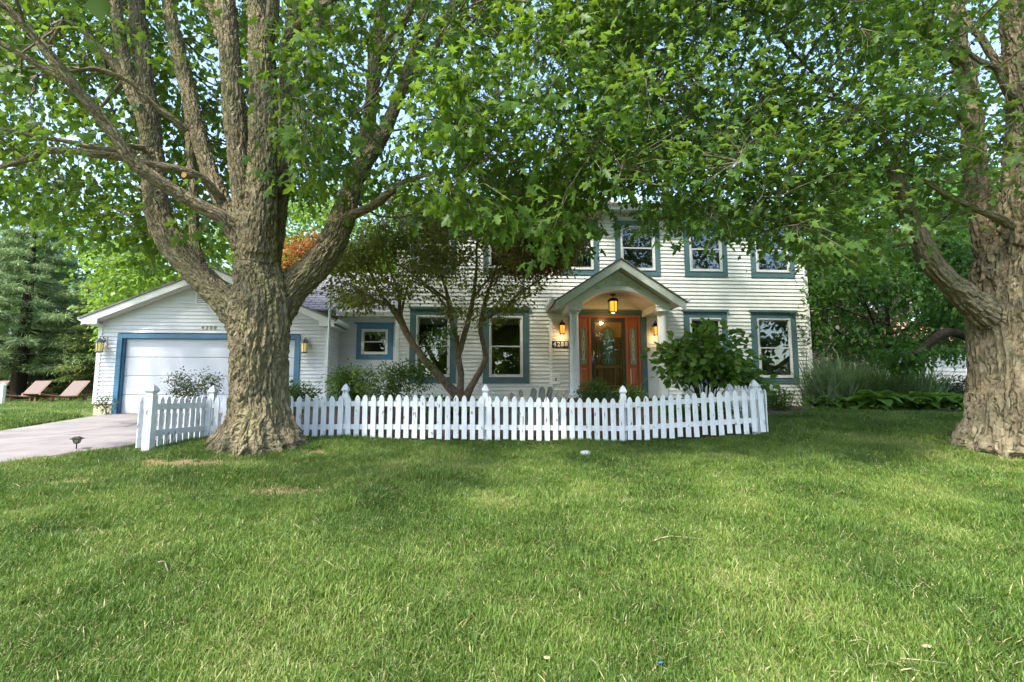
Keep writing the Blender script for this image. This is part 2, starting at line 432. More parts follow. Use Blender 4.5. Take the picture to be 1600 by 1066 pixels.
def concrete_mat():
    m, nt, b, out = new_mat('driveway_concrete')
    g = N(nt, 'ShaderNodeNewGeometry')
    n1 = N(nt, 'ShaderNodeTexNoise'); n1.inputs['Scale'].default_value = 1.3; n1.inputs['Detail'].default_value = 9; n1.inputs['Roughness'].default_value = 0.65
    nt.links.new(g.outputs['Position'], n1.inputs['Vector'])
    r = ramp(nt, [(0.3, (0.15, 0.128, 0.118)), (0.55, (0.215, 0.192, 0.18)), (0.75, (0.265, 0.245, 0.232))])
    nt.links.new(n1.outputs['Fac'], r.inputs[0])
    v = N(nt, 'ShaderNodeTexVoronoi', feature='DISTANCE_TO_EDGE'); v.inputs['Scale'].default_value = 0.45
    n4 = N(nt, 'ShaderNodeTexNoise'); n4.inputs['Scale'].default_value = 2.0; n4.inputs['Detail'].default_value = 6
    nt.links.new(g.outputs['Position'], n4.inputs['Vector'])
    mixv = N(nt, 'ShaderNodeMix', data_type='RGBA'); mixv.inputs[0].default_value = 0.25
    nt.links.new(g.outputs['Position'], mixv.inputs[6]); nt.links.new(n4.outputs['Color'], mixv.inputs[7])
    nt.links.new(mixv.outputs[2], v.inputs['Vector'])
    rc = ramp(nt, [(0.0, (0.35, 0.35, 0.35)), (0.012, (1, 1, 1))])
    nt.links.new(v.outputs['Distance'], rc.inputs[0])
    mul = N(nt, 'ShaderNodeMix', data_type='RGBA', blend_type='MULTIPLY'); mul.inputs[0].default_value = 1
    nt.links.new(r.outputs[0], mul.inputs[6]); nt.links.new(rc.outputs[0], mul.inputs[7])
    nt.links.new(mul.outputs[2], b.inputs['Base Color'])
    b.inputs['Roughness'].default_value = 0.85
    n2 = N(nt, 'ShaderNodeTexNoise'); n2.inputs['Scale'].default_value = 60; n2.inputs['Detail'].default_value = 4
    nt.links.new(g.outputs['Position'], n2.inputs['Vector'])
    bp = N(nt, 'ShaderNodeBump'); bp.inputs['Strength'].default_value = 0.4; bp.inputs['Distance'].default_value = 0.01
    nt.links.new(n2.outputs['Fac'], bp.inputs['Height']); nt.links.new(bp.outputs[0], b.inputs['Normal'])
    return m
MAT['concrete'] = concrete_mat()

# ------------------------------------------------------------------ object helpers
def tag(o, label=None, cat=None, group=None, kind=None):
    if label: o['label'] = label
    if cat: o['category'] = cat
    if group: o['group'] = group
    if kind: o['kind'] = kind
    return o
def link(name, data, parent=None, loc=(0, 0, 0), rot=(0, 0, 0)):
    o = bpy.data.objects.new(name, data)
    o.location = loc
    o.rotation_euler = rot
    if parent is not None:
        o.parent = parent
    COL.objects.link(o)
    return o
def empty(name, loc=(0, 0, 0), rz=0.0, **kw):
    o = link(name, None, None, loc, (0, 0, rz))
    o.empty_display_size = 0.2
    return tag(o, **kw)
def children(o): return [c for c in o.children]
def copy_tree(o, parent=None):
    c = o.copy()
    COL.objects.link(c)
    if parent is not None:
        c.parent = parent
    for ch in children(o):
        copy_tree(ch, c)
    return c

class MB:
    def __init__(self):
        self.v = []; self.f = []
    def add(self, vs, fs):
        n = len(self.v)
        self.v += [tuple(map(float, p)) for p in vs]
        self.f += [tuple(i + n for i in f) for f in fs]
        return self
    def box(self, x0, x1, y0, y1, z0, z1):
        return self.add([(x0,y0,z0),(x1,y0,z0),(x1,y1,z0),(x0,y1,z0),(x0,y0,z1),(x1,y0,z1),(x1,y1,z1),(x0,y1,z1)],
                        [(3,2,1,0),(4,5,6,7),(0,1,5,4),(1,2,6,5),(2,3,7,6),(3,0,4,7)])
    def prism(self, poly, vec):
        """closed prism: planar polygon (3-D points) pushed along vec"""
        n = len(poly)
        a = [np.asarray(p, float) for p in poly]
        b = [p + np.asarray(vec, float) for p in a]
        fs = [tuple(range(n))[::-1], tuple(range(n, 2 * n))]
        fs += [(i, (i + 1) % n, n + (i + 1) % n, n + i) for i in range(n)]
        return self.add(a + b, fs)
    def xz(self, poly, y0, y1):
        return self.prism([(x, y0, z) for x, z in poly], (0, y1 - y0, 0))
    def tube(self, pts, radii, n=8, cap=True):
        pts = [np.asarray(p, float) for p in pts]
        m = len(pts)
        if np.isscalar(radii): radii = [radii] * m
        vs = []; fs = []
        ref = None
        for i in range(m):
            t = pts[min(i + 1, m - 1)] - pts[max(i - 1, 0)]
            t = t / (np.linalg.norm(t) + 1e-9)
            if ref is None:
                ref = np.array([1.0, 0, 0]) if abs(t[0]) < 0.8 else np.array([0, 1.0, 0])
            a = ref - t * np.dot(ref, t); a /= np.linalg.norm(a) + 1e-9
            b = np.cross(t, a); ref = a
            for k in range(n):
                th = 2 * PI * k / n
                vs.append(pts[i] + radii[i] * (math.cos(th) * a + math.sin(th) * b))
        for i in range(m - 1):
            for k in range(n):
                k2 = (k + 1) % n
                fs.append((i*n+k, i*n+k2, (i+1)*n+k2, (i+1)*n+k))
        if cap:
            fs.append(tuple(range(n))[::-1]); fs.append(tuple(range((m-1)*n, m*n)))
        return self.add(vs, fs)
    def lathe(self, prof, c=(0, 0, 0), n=16, phase=0.0):
        vs = []; fs = []
        for r, z in prof:
            for k in range(n):
                th = 2 * PI * k / n + phase
                vs.append((c[0] + r * math.cos(th), c[1] + r * math.sin(th), c[2] + z))
        for i in range(len(prof) - 1):
            for k in range(n):
                k2 = (k + 1) % n
                fs.append((i*n+k, i*n+k2, (i+1)*n+k2, (i+1)*n+k))
        fs.append(tuple(range(n))[::-1]); fs.append(tuple(range((len(prof)-1)*n, len(prof)*n)))
        return self.add(vs, fs)
    def mesh(self, name, mat, smooth=False):
        me = bpy.data.meshes.new(name)
        me.from_pydata(self.v, [], self.f)
        if mat is not None: me.materials.append(mat)
        if smooth: me.polygons.foreach_set('use_smooth', [True] * len(me.polygons))
        me.update()
        return me
    def build(self, name, mat, parent=None, loc=(0, 0, 0), rot=(0, 0, 0), smooth=False):
        return link(name, self.mesh(name, mat, smooth), parent, loc, rot)

def np_mesh(name, V, faces, mat, tint=None, smooth=False):
    """V (n,3), faces (m,k) all with k corners"""
    me = bpy.data.meshes.new(name)
    V = np.ascontiguousarray(V, dtype=np.float32); faces = np.ascontiguousarray(faces, dtype=np.int32)
    m, k = faces.shape
    me.vertices.add(len(V)); me.vertices.foreach_set('co', V.ravel())
    me.loops.add(m * k); me.loops.foreach_set('vertex_index', faces.ravel())
    me.polygons.add(m); me.polygons.foreach_set('loop_start', np.arange(0, m * k, k, dtype=np.int32))
    if smooth: me.polygons.foreach_set('use_smooth', np.ones(m, dtype=bool))
    me.update(calc_edges=True)
    if tint is not None:
        a = me.attributes.new('tint', 'FLOAT', 'POINT')
        a.data.foreach_set('value', np.ascontiguousarray(tint, dtype=np.float32))
    me.materials.append(mat)
    return me

def unit(a): return a / (np.linalg.norm(a, axis=-1, keepdims=True) + 1e-9)
def catmull(pts, step=0.12):
    """pts (n,4): x y z r -> resampled"""
    p = np.asarray(pts, float)
    if len(p) < 2: return p
    q = np.vstack([2 * p[0] - p[1], p, 2 * p[-1] - p[-2]])
    out = []
    for i in range(len(p) - 1):
        a, b, c, d = q[i], q[i+1], q[i+2], q[i+3]
        L = np.linalg.norm(c[:3] - b[:3]); n = max(1, int(L / step))
        for t in np.arange(n) / n:
            out.append(0.5 * ((2*b) + (-a+c)*t + (2*a-5*b+4*c-d)*t*t + (-a+3*b-3*c+d)*t**3))
    out.append(p[-1])
    return np.array(out)

# leaf templates: y along the leaf, z its normal
def tmpl_maple():
    half = [(0.24, -0.06), (0.13, 0.15), (0.56, 0.40), (0.15, 0.45), (0.21, 0.72)]
    pts = [(0, 0.0)] + half + [(0, 1.0)] + [(-x, y) for x, y in half[::-1]]
    V = [(0, 0.34, 0)] + [(x, y, -0.30 * abs(x) - 0.22 * max(0, y - 0.3) ** 1.4) for x, y in pts]
    n = len(pts)
    return np.array(V), np.array([(0, 1 + i, 1 + (i + 1) % n) for i in range(n)])
def tmpl_simple(w=0.42):
    V = np.array([(0, 0, 0), (w, 0.45, -0.12), (0, 1, -0.25), (-w, 0.45, -0.12)], float)
    return V, np.array([(0, 1, 2), (0, 2, 3)])
def tmpl_oval(w=0.30):
    V = np.array([(0, 0, 0), (w*0.85, 0.28, 0.07), (w*0.9, 0.6, 0.05), (0, 1, -0.15), (-w*0.9, 0.6, 0.05), (-w*0.85, 0.28, 0.07), (0, 0.45, -0.03)], float)
    return V, np.array([(6,0,1),(6,1,2),(6,2,3),(6,3,4),(6,4,5),(6,5,0)])
T_MAPLE, T_SIMPLE, T_OVAL, T_NARROW = tmpl_maple(), tmpl_simple(), tmpl_oval(), tmpl_simple(0.16)

def leaf_mats(ydir, nrm):
    y = unit(ydir); z = unit(nrm - y * np.sum(nrm * y, axis=1, keepdims=True)); x = np.cross(y, z)
    return np.stack([x, y, z], axis=2)             # columns
def leaves_mesh(name, pos, ydir, nrm, size, tint, tmpl, mat):
    T, Fc = tmpl
    R = leaf_mats(ydir, nrm)
    V = np.einsum('nij,kj->nki', R, T) * size[:, None, None] + pos[:, None, :]
    n, k = len(pos), len(T)
    faces = (Fc[None] + (np.arange(n) * k)[:, None, None]).reshape(-1, 3)
    return np_mesh(name, V.reshape(-1, 3), faces, mat, np.repeat(tint, k))

# ------------------------------------------------------------------ ground
DRIVE_R = [(-9.5, -2.0), (-8.0, 3.5), (-6.9, 6.6), (-6.05, 8.3), (-6.0, 14.5)]     # right edge (x, y)
DRIVE_L = [(-14.5, -2.0), (-12.8, 3.5), (-11.2, 7.5), (-10.6, 10.2), (-11.7, 14.5)]
def edge_x(E, y):
    ys = [e[1] for e in E]; xs = [e[0] for e in E]
    return np.interp(y, ys, xs)
def sstep(a, b, x):
    t = np.clip((x - a) / (b - a), 0, 1)
    return t * t * (3 - 2 * t)
def ground(x, y):
    x = np.asarray(x, float); y = np.asarray(y, float)
    lawn = np.interp(y, [-60, 0, 1.7, 8.7, 10, 13.0, 15, 28, 60, 120], [-0.3, -0.05, 0.02, 0.70, 0.83, 1.10, 1.14, 1.25, 1.5, 2.0])
    drv = np.interp(y, [-60, 0, 6.7, 14.8, 28, 60, 120], [-0.3, 0.10, 0.60, 1.035, 1.25, 1.5, 2.0])
    k = 1 - sstep(-6.6, -5.4, x)
    z = lawn * (1 - k) + drv * k
    z = z + 0.16 * np.exp(-(((x + 4.1) / 1.9) ** 2 + ((y - 7.9) / 1.5) ** 2))      # mound round the big maple
    z = z + 0.10 * np.exp(-(((x - 8.0) / 1.8) ** 2 + ((y - 7.8) / 1.6) ** 2))
    rt = sstep(2.4, 5.2, x) * sstep(7.0, 9.0, y) * (1 - sstep(11, 14, y))
    z = z + 0.15 * rt
    return z
def gz(x, y): return float(ground(x, y))
def ground_full(x, y):
    z = ground(x, y)
    p = np.stack([x * 1.1, y * 1.1, np.zeros_like(x)], -1)
    off = (x > edge_x(DRIVE_L, np.clip(y, -2, 14.5)) - 0.3) & (x < edge_x(DRIVE_R, np.clip(y, -2, 14.5)) + 0.3)
    lump = noise3(p) * 0.035 + noise3(p * 3.1 + 7) * 0.014
    return z + np.where(off, -0.03, lump)

BARE = [(0.55, 8.6, 0.55, 0.16), (-2.9, 7.6, 0.45, 0.2), (-4.9, 7.0, 0.5, 0.22), (-5.2, 6.2, 0.45, 0.18), (-2.6, 5.9, 0.7, 0.25),
        (4.9, 8.9, 0.5, 0.25), (-4.2, 6.9, 1.1, 0.3), (1.2, 5.6, 0.35, 0.15), (7.3, 7.0, 0.8, 0.35), (-3.6, 4.6, 0.4, 0.2)]
def bare(x, y):
    b = np.zeros_like(np.asarray(x, float))
    for bx, by, ax, ay in BARE:
        b = np.maximum(b, np.exp(-(((x - bx) / ax) ** 2 + ((y - by) / ay) ** 2)))
    return b
def axis(segs):
    out = []
    for a, b, st in segs:
        out.append(np.arange(a, b, st))
    out.append(np.array([segs[-1][1]]))
    return np.concatenate(out)
gx = axis([(-140, -40, 10), (-40, -15, 1.5), (-15, 14, 0.16), (14, 40, 1.5), (40, 140, 10)])
gy = axis([(-80, -10, 7), (-10, 0, 1), (0, 17, 0.16), (17, 40, 1.5), (40, 180, 10)])
GX, GY = np.meshgrid(gx, gy)
GZ = ground_full(GX, GY)
ny, nx = GX.shape
idx = np.arange(nx * ny).reshape(ny, nx)
gf = np.stack([idx[:-1, :-1], idx[:-1, 1:], idx[1:, 1:], idx[1:, :-1]], -1).reshape(-1, 4)
gm = np_mesh('lawn', np.stack([GX, GY, GZ], -1).reshape(-1, 3), gf, MAT['ground'], smooth=True)
a = gm.attributes.new('bare', 'FLOAT', 'POINT')
a.data.foreach_set('value', np.clip(bare(GX, GY) * 0.85, 0, 1).astype(np.float32).ravel())
tag(link('lawn', gm), 'sloping lawn ground in front of the house', kind='structure')

# driveway: slab sheet draped over the ground
ys = np.concatenate([np.arange(-2, 14.5, 0.3), [14.62]])
V = []; Fq = []
nc = 14
for y in ys:
    yy = min(y, 14.5)
    l, r = edge_x(DRIVE_L, yy), edge_x(DRIVE_R, yy)
    for c in range(nc):
        x = l + (r - l) * c / (nc - 1)
        V.append((x, y, gz(x, y) + (0.012 if 0 < c < nc - 1 else -0.06)))
for j in range(len(ys) - 1):
    for c in range(nc - 1):
        i = j * nc + c
        Fq.append((i, i + 1, i + nc + 1, i + nc))
dm = np_mesh('driveway', np.array(V), np.array(Fq), MAT['concrete'], smooth=True)
tag(link('driveway', dm), 'pale concrete driveway leading up to the garage', kind='structure')

# mulch bed between the fence and the house, and the strip along the driveway
def sheet(name, x0f, x1f, ys, mat, lift, label, nc=30, amp=0.03):
    V = []; Fq = []
    for y in ys:
        for c in range(nc):
            x = x0f(y) + (x1f(y) - x0f(y)) * c / (nc - 1)
            edge = (c == 0 or c == nc - 1 or y == ys[0])
            z = float(ground_full(np.array(x), np.array(y))) + lift + random.uniform(0, amp)
            if edge: z -= 0.12
            V.append((x, y, z))
    for j in range(len(ys) - 1):
        for c in range(nc - 1):
            i = j * nc + c
            Fq.append((i, i + 1, i + nc + 1, i + nc))
    o = link(name, np_mesh(name, np.array(V), np.array(Fq), mat, smooth=False))
    return tag(o, label, kind='structure')
sheet('planting_bed', lambda y: -5.35, lambda y: 4.3 if y < 9.8 else 4.3 + (y - 9.8) * 1.2, np.arange(8.92, 15.9, 0.18), MAT['mulch'], 0.03, 'dark mulch bed behind the picket fence', 60)
sheet('mulch_strip', lambda y: float(edge_x(DRIVE_R, y)) - 0.02, lambda y: float(edge_x(DRIVE_R, y)) + 0.35, np.arange(5.6, 9.0, 0.12), MAT['mulch'], 0.035, 'mulch strip between driveway and lawn', 8)
sheet('flower_bed', lambda y: 9.0 + (y - 11.6) * 0.0, lambda y: 22.0, np.arange(11.6, 19, 0.3), MAT['mulch'], 0.03, 'planting bed to the right of the house', 50)

# ------------------------------------------------------------------ house parts
HF, GF, WF = Frame(15.06), Frame(15.10), Frame(16.15)
def board(s0, s1, zb, e, t=0.0, axis='x', proj=0.031, mat=None, parent=None, name='siding_board'):
    mb = MB()
    prof = [(0.0, zb), (-proj, zb), (-0.004, zb + e + 0.006), (0.0, zb + e + 0.006)]
    if axis == 'x':
        mb.prism([(s0, t + a_, z) for a_, z in prof], (s1 - s0, 0, 0))
    else:                                            # wall running into depth, facing +x ; s = local y, t = local x
        mb.prism([(t - a_, s0, z) for a_, z in prof], (0, s1 - s0, 0))
    return mb.build(name, mat, parent)
def siding_wall(parent, s0, s1, z0, z1, e, openings, mat, t=0.0, axis='x', clip=None):
    n = int(round((z1 - z0) / e)); e = (z1 - z0) / n
    sheath = MB()
    for k in range(n):
        zb = z0 + k * e
        a, b = s0, s1
        if clip:
            a, b = clip(zb + e * 0.5)
            if b - a < 0.15: continue
        iv = [(a, b)]
        for (oa, ob, oz0, oz1) in openings:
            if min(oz1, zb + e) - max(oz0, zb) > 0.35 * e:
                nv = []
                for (p, q) in iv:
                    if ob <= p or oa >= q: nv.append((p, q)); continue
                    if oa > p: nv.append((p, oa))
                    if ob < q: nv.append((ob, q))
                iv = nv
        for (p, q) in iv:
            if q - p < 0.03: continue
            if axis == 'x' and q - p > 6.0:
                c_ = random.uniform(p + 1.5, q - 1.5)
                board(p, c_ - 0.0015, zb, e, t, axis, mat=mat, parent=parent); board(c_ + 0.0015, q, zb, e, t, axis, proj=0.0325, mat=mat, parent=parent)
            else:
                board(p, q, zb, e, t, axis, mat=mat, parent=parent)
            if axis == 'x': sheath.box(p, q, t + 0.002, t + 0.10, zb, zb + e)
            else: sheath.box(t - 0.10, t - 0.002, p, q, zb, zb + e)
    sheath.build('sheathing', mat, parent)

def window(parent, s0, s1, z0, z1, tw, trim_mat, crown=True, t=0.0, name='window', bottom=True, top=True, blind=0.0, label=None):
    """s0..z1 = outer edges of the painted casing"""
    c = MB()
    pr = t - 0.045
    c.box(s0, s0 + tw, pr, t + 0.06, z0, z1)
    c.box(s1 - tw, s1, pr, t + 0.06, z0, z1)
    c.box(s0 + tw, s1 - tw, pr + 0.003, t + 0.06, z0, z0 + tw)
    c.box(s0 + tw, s1 - tw, pr + 0.003, t + 0.06, z1 - tw, z1)
    wob = c.build(name, trim_mat, parent)
    if label: wob['label'] = label
    if crown:
        cr = MB()
        cr.xz([(s0 - 0.02, z1), (s1 + 0.02, z1), (s1 + 0.05, z1 + 0.045), (s1 + 0.05, z1 + 0.07), (s0 - 0.05, z1 + 0.07), (s0 - 0.05, z1 + 0.045)], pr - 0.05, t + 0.05)
        cr.build('crown', trim_mat, wob)
    a, b, za, zb = s0 + tw, s1 - tw, z0 + tw, z1 - tw
    fw = 0.040
    f = MB()
    f.box(a, a + fw, t - 0.065, t + 0.09, za, zb); f.box(b - fw, b, t - 0.065, t + 0.09, za, zb)
    f.box(a + fw, b - fw, t - 0.062, t + 0.09, zb - fw, zb)
    f.box(a + fw, b - fw, t - 0.062, t + 0.09, za, za + fw)
    f.build('frame', MAT['frame'], wob)
    a, b, za, zb = a + fw, b - fw, za + fw, zb - fw
    zm = za + (zb - za) * 0.5
    sw = 0.040
    for (q0, q1, dy) in ((zm - 0.02, zb, 0.0), (za, zm + 0.02, -0.028)):
        m = MB()
        y0, y1 = t - 0.025 + dy, t + 0.002 + dy
        m.box(a, a + sw, y0, y1, q0, q1); m.box(b - sw, b, y0, y1, q0, q1)
        m.box(a + sw, b - sw, y0 + .002, y1, q0, q0 + sw); m.box(a + sw, b - sw, y0 + .002, y1, q1 - sw, q1)
        m.build('sash', MAT['sash'], wob)
        g = MB().box(a + sw, b - sw, y0 + 0.012, y0 + 0.016, q0 + sw, q1 - sw)
        g.build('pane', MAT['glass'], wob)
    if blind > 0:
        m = MB()
        k = max(2, int(blind / 0.05))
        for i in range(k):
            m.box(a + .01, b - .01, t + 0.05, t + 0.062, zb - (i + 1) * blind / k + 0.004, zb - i * blind / k)
        m.build('blind', MAT['blind'], wob)
    return wob

# main house
house = empty('house', (0, HF.Y0, 0), ANG, label='two storey white clapboard house with blue green window casings and a wooden front door', cat='house')
sL, sR = HF.s(619, 520), HF.s(1265, 520)
zB = 1.22                      # bottom of the siding
zT = HF.z(1000, 333)
zG = 1.00
zl0 = HF.z(1210, 600); zl1 = HF.z(1210, 489)
zu0 = HF.z(1210, 434.5); zu1 = HF.z(1000, 346)
LOW = [(640, 713), (754.5, 826.5), (1069, 1137), (1174.5, 1245)]
UPP = [(643, 713), (755, 826.5), (866, 935), (961, 1030.5), (1068, 1134.5), (1171, 1238.5)]
low = [(HF.s(a_, 545), HF.s(b_, 545), zl0, zl1) for a_, b_ in LOW]
upp = [(HF.s(a_, 390), HF.s(b_, 390), zu0, zu1) for a_, b_ in UPP]
dS0, dS1 = HF.s(889, 550), HF.s(1010.5, 550)
dZ1 = HF.z(950, 489.5); dZs = HF.z(950, 611); dZ0 = HF.z(950, 622)
sh = 0.05
ops = [(p + sh, q - sh, z0 + sh, z1 - sh) for p, q, z0, z1 in low + upp] + [(dS0 + sh, dS1 - sh, zB - 1, dZ1 - sh)]
siding_wall(house, sL, sR, zB, zT, 0.116, ops, MAT['siding'])
for i, (p, q, z0, z1) in enumerate(low):
    window(house, p, q, z0, z1, 0.185, MAT['teal'], True, blind=0.22 if i in (0, 1) else 0.0)
for i, (p, q, z0, z1) in enumerate(upp):
    window(house, p, q, z0, z1, 0.165, MAT['teal'], False)
m = MB(); m.box(sL - 0.02, sL + 0.09, -0.035, 0.1, zB - 0.01, zT); m.build('corner_trim', MAT['white'], house)
m = MB(); m.box(sR - 0.09, sR + 0.02, -0.035, 0.1, zB - 0.16, zT); m.build('corner_trim', MAT['white'], house)
sP0 = HF.s(858, 545)
m = MB(); m.box(sP0, sP0 + 0.10, -0.035, 0.1, zB, HF.z(862, 487)); m.build('corner_trim', MAT['cream'], house)
# shell: side and back walls, floors, foundation
D = 8.5
m = MB()
m.box(sL, sL + 0.12, 0.11, D, zB - 0.05, zT); m.box(sR - 0.12, sR, 0.11, D, zB - 0.05, zT); m.box(sL, sR, D, D + 0.12, zB - 0.05, zT)
zF2 = (zl1 + zu0) * 0.5
m.build('wall', MAT['siding'], house)
m = MB()
m.box(sL + 0.13, sR - 0.13, 0.12, D - 0.05, zF2 - 0.12, zF2 + 0.12)
m.box(sL + 0.13, sR - 0.13, 0.12, D - 0.05, zB, zB + 0.15)
m.box(sL + 0.13, sR - 0.13, 0.12, D - 0.05, zT - 0.03, zT - 0.005)
m.box(sL + 0.13, sR - 0.13, 4.2, 4.3, zB + 0.16, zT - 0.04)
for x in (low[0][1] + 0.35, dS0 - 0.5, dS1 + 0.4, low[2][1] + 0.3):
    m.box(x, x + 0.1, 0.12, 4.19, zB + 0.16, zF2 - 0.13); m.box(x, x + 0.1, 0.12, 4.19, zF2 + 0.13, zT - 0.04)
m.build('interior', MAT['interior'], house)
m = MB(); m.box(sL + 0.02, sR - 0.02, 0.02, D, zG - 0.1, zB - 0.0); m.build('foundation', MAT['foundation'], house)
m = MB(); m.box(sL + 0.01, sR - 0.01, 0.005, 0.2, zG - 0.4, zG + 0.12); m.build('foundation_block', MAT['concrete_block'], house)
# roof, eave, gutter
ov = 0.42
rise = 1.36
m = MB()
for sgn in (0, 1):
    y0 = -ov if sgn == 0 else D + ov
    ym = D / 2
    z0 = zT + 0.06; z1 = z0 + (ym + ov) / 4.0 * 1.15
    poly = [(sL - 0.3, y0, z0), (sL - 0.3, ym, z1), (sL - 0.3, ym, z1 + 0.12), (sL - 0.3, y0, z0 + 0.12)]
    m.prism(poly, (sR - sL + 0.6, 0, 0))
m.build('roof', MAT['shingle'], house)
m = MB()
for x in (sL + 0.005, sR - 0.11):
    m.prism([(x, 0.1, zT), (x, D, zT), (x, D / 2, zT + (D / 2) / 4 * 1.15)], (0.1, 0, 0))
m.build('gable', MAT['siding'], house)
m = MB(); m.box(sL - 0.3, sR + 0.3, -ov, -0.03, zT - 0.02, zT + 0.03); m.build('soffit', MAT['soffit'], house)
m = MB(); m.box(sL - 0.3, sR + 0.3, -ov - 0.02, -ov, zT - 0.06, zT + 0.16); m.build('fascia', MAT['white'], house)
m = MB()
m.prism([(sL - 0.3, -ov - 0.02, zT + 0.04), (sL - 0.3, -ov - 0.09, zT + 0.05), (sL - 0.3, -ov - 0.13, zT + 0.10), (sL - 0.3, -ov - 0.13, zT + 0.17), (sL - 0.3, -ov - 0.115, zT + 0.17), (sL - 0.3, -ov - 0.115, zT + 0.11), (sL - 0.3, -ov - 0.02, zT + 0.09)], (sR - sL + 0.6, 0, 0))
m.build('gutter', MAT['white'], house)

# front door unit
fd = MB()
s0, s1 = HF.s(899.5, 550), HF.s(1001.5, 550)
fz1 = dZ1 - 0.07
jw = 0.075
dl, dr = HF.s(924, 550), HF.s(977.5, 550)
fd.box(s0, s0 + jw, -0.03, 0.10, dZs, fz1); fd.box(s1 - jw, s1, -0.03, 0.10, dZs, fz1)
fd.box(s0 + jw, s1 - jw, -0.03, 0.10, fz1 - jw, fz1)
fd.box(dl - jw, dl, -0.027, 0.10, dZs, fz1 - jw); fd.box(dr, dr + jw, -0.027, 0.10, dZs, fz1 - jw)
door = fd.build('front_door', MAT['wood_red'], house)
m = MB()
m.box(dS0, s0 - .003, -0.05, 0.06, dZ0, fz1 + .001); m.box(s1 + .003, dS1, -0.05, 0.06, dZ0, fz1 + .001)
m.box(dS0, dS1, -0.053, 0.06, fz1 + .003, dZ1)
m.xz([(dS0 - 0.03, dZ1), (dS1 + 0.03, dZ1), (dS1 + 0.08, dZ1 + 0.05), (dS1 + 0.08, dZ1 + 0.075), (dS0 - 0.08, dZ1 + 0.075), (dS0 - 0.08, dZ1 + 0.05)], -0.11, 0.05)
m.build('casing', MAT['teal'], door)
m = MB(); m.box(s0, s1, -0.09, 0.12, dZ0, dZs - 0.035); m.build('riser', MAT['teal'], door)
m = MB(); m.box(s0, s1, -0.12, 0.12, dZs - 0.033, dZs); m.build('threshold', MAT['brass'], door)
def raised(mb, a, b, z0, z1, y, d=0.024, bev=0.04):
    mb.add([(a, y, z0), (b, y, z0), (b, y, z1), (a, y, z1), (a + bev, y - d, z0 + bev), (b - bev, y - d, z0 + bev), (b - bev, y - d, z1 - bev), (a + bev, y - d, z1 - bev)],
           [(0, 1, 5, 4), (1, 2, 6, 5), (2, 3, 7, 6), (3, 0, 4, 7), (4, 5, 6, 7)])
def arch_poly(a, b, z0, z1, n=10):
    r = (b - a) / 2; cx = (a + b) / 2
    pts = [(a, z0), (b, z0)]
    for i in range(n + 1):
        th = PI * i / n
        pts.append((cx + r * math.cos(th), z1 - r + r * math.sin(th)))
    return pts
def ring(mb, inner, w_, y0, y1):
    cx = sum(p[0] for p in inner) / len(inner); cz = sum(p[1] for p in inner) / len(inner)
    n = len(inner)
    outer = []
    for i in range(n):
        p0, p1, p2 = inner[i - 1], inner[i], inner[(i + 1) % n]
        d1 = np.array([p1[0] - p0[0], p1[1] - p0[1]]); d2 = np.array([p2[0] - p1[0], p2[1] - p1[1]])
        n1 = np.array([d1[1], -d1[0]]) / (np.linalg.norm(d1) + 1e-9); n2 = np.array([d2[1], -d2[0]]) / (np.linalg.norm(d2) + 1e-9)
        nn = n1 + n2; nn = nn / (np.linalg.norm(nn) + 1e-9)
        outer.append((p1[0] + nn[0] * w_ * 1.15, p1[1] + nn[1] * w_ * 1.15))
    for i in range(n):
        j = (i + 1) % n
        mb.prism([(inner[i][0], y0, inner[i][1]), (outer[i][0], y0, outer[i][1]), (outer[j][0], y0, outer[j][1]), (inner[j][0], y0, inner[j][1])], (0, y1 - y0, 0))
def cames(mb, a, b, z0, z1, y, k):
    cx = (a + b) / 2; h = z1 - z0; wd = (b - a)
    def curve(fn, n=14, r=0.005):
        mb.tube([(cx + fn(i / n)[0] * wd, y, z0 + fn(i / n)[1] * h) for i in range(n + 1)], r, 5)
    for sg in (-1, 1):
        curve(lambda u: (sg * 0.30 * math.sin(PI * u), 0.22 + 0.60 * u))
        curve(lambda u: (sg * 0.18 * math.sin(2 * PI * u), 0.12 + 0.80 * u))
        curve(lambda u: (sg * (0.10 + 0.28 * (1 - u)), 0.02 + 0.22 * u), 6)
        curve(lambda u: (sg * 0.10 * math.sin(PI * u), 0.38 + 0.26 * u), 10, 0.007)
    curve(lambda u: (0, 0.02 + 0.25 * u), 4); curve(lambda u: (0, 0.75 + 0.23 * u), 4)
    curve(lambda u: (-0.46 + 0.92 * u, 0.13), 4)
def door_leaf(parent, name, a, b, z0, z1, y, mat, ga, gb, gz0, gz1, full):
    m = MB(); m.box(a, b, y, y + 0.05, z0, z1)
    d = m.build(name, mat, parent)
    return d
# centre door
oak = MB().box(dl + 0.006, dr - 0.006, 0.045, 0.09, dZs + 0.01, fz1 - jw - 0.006)
slab = oak.build('door_slab', MAT['wood_oak'], door)
H = fz1 - jw - dZs
cxd = (dl + dr) / 2
gw = 0.155
gA, gB, gz0, gz1_ = cxd - gw, cxd + gw, dZs + 0.36 * H, dZs + 0.86 * H
m = MB(); m.prism([(x, 0.040, z) for x, z in arch_poly(gA, gB, gz0, gz1_)], (0, 0.003, 0)); m.build('leaded_glass', MAT['leaded'], door)
m = MB(); ring(m, arch_poly(gA, gB, gz0, gz1_), 0.04, 0.020, 0.044)
pw = (dr - dl) / 2
raised(m, dl + 0.14, gA - 0.06, dZs + 0.36 * H, dZs + 0.74 * H, 0.044); raised(m, gB + 0.06, dr - 0.14, dZs + 0.36 * H, dZs + 0.74 * H, 0.044)
raised(m, gA - 0.02, gB + 0.02, dZs + 0.08 * H, dZs + 0.31 * H, 0.044)
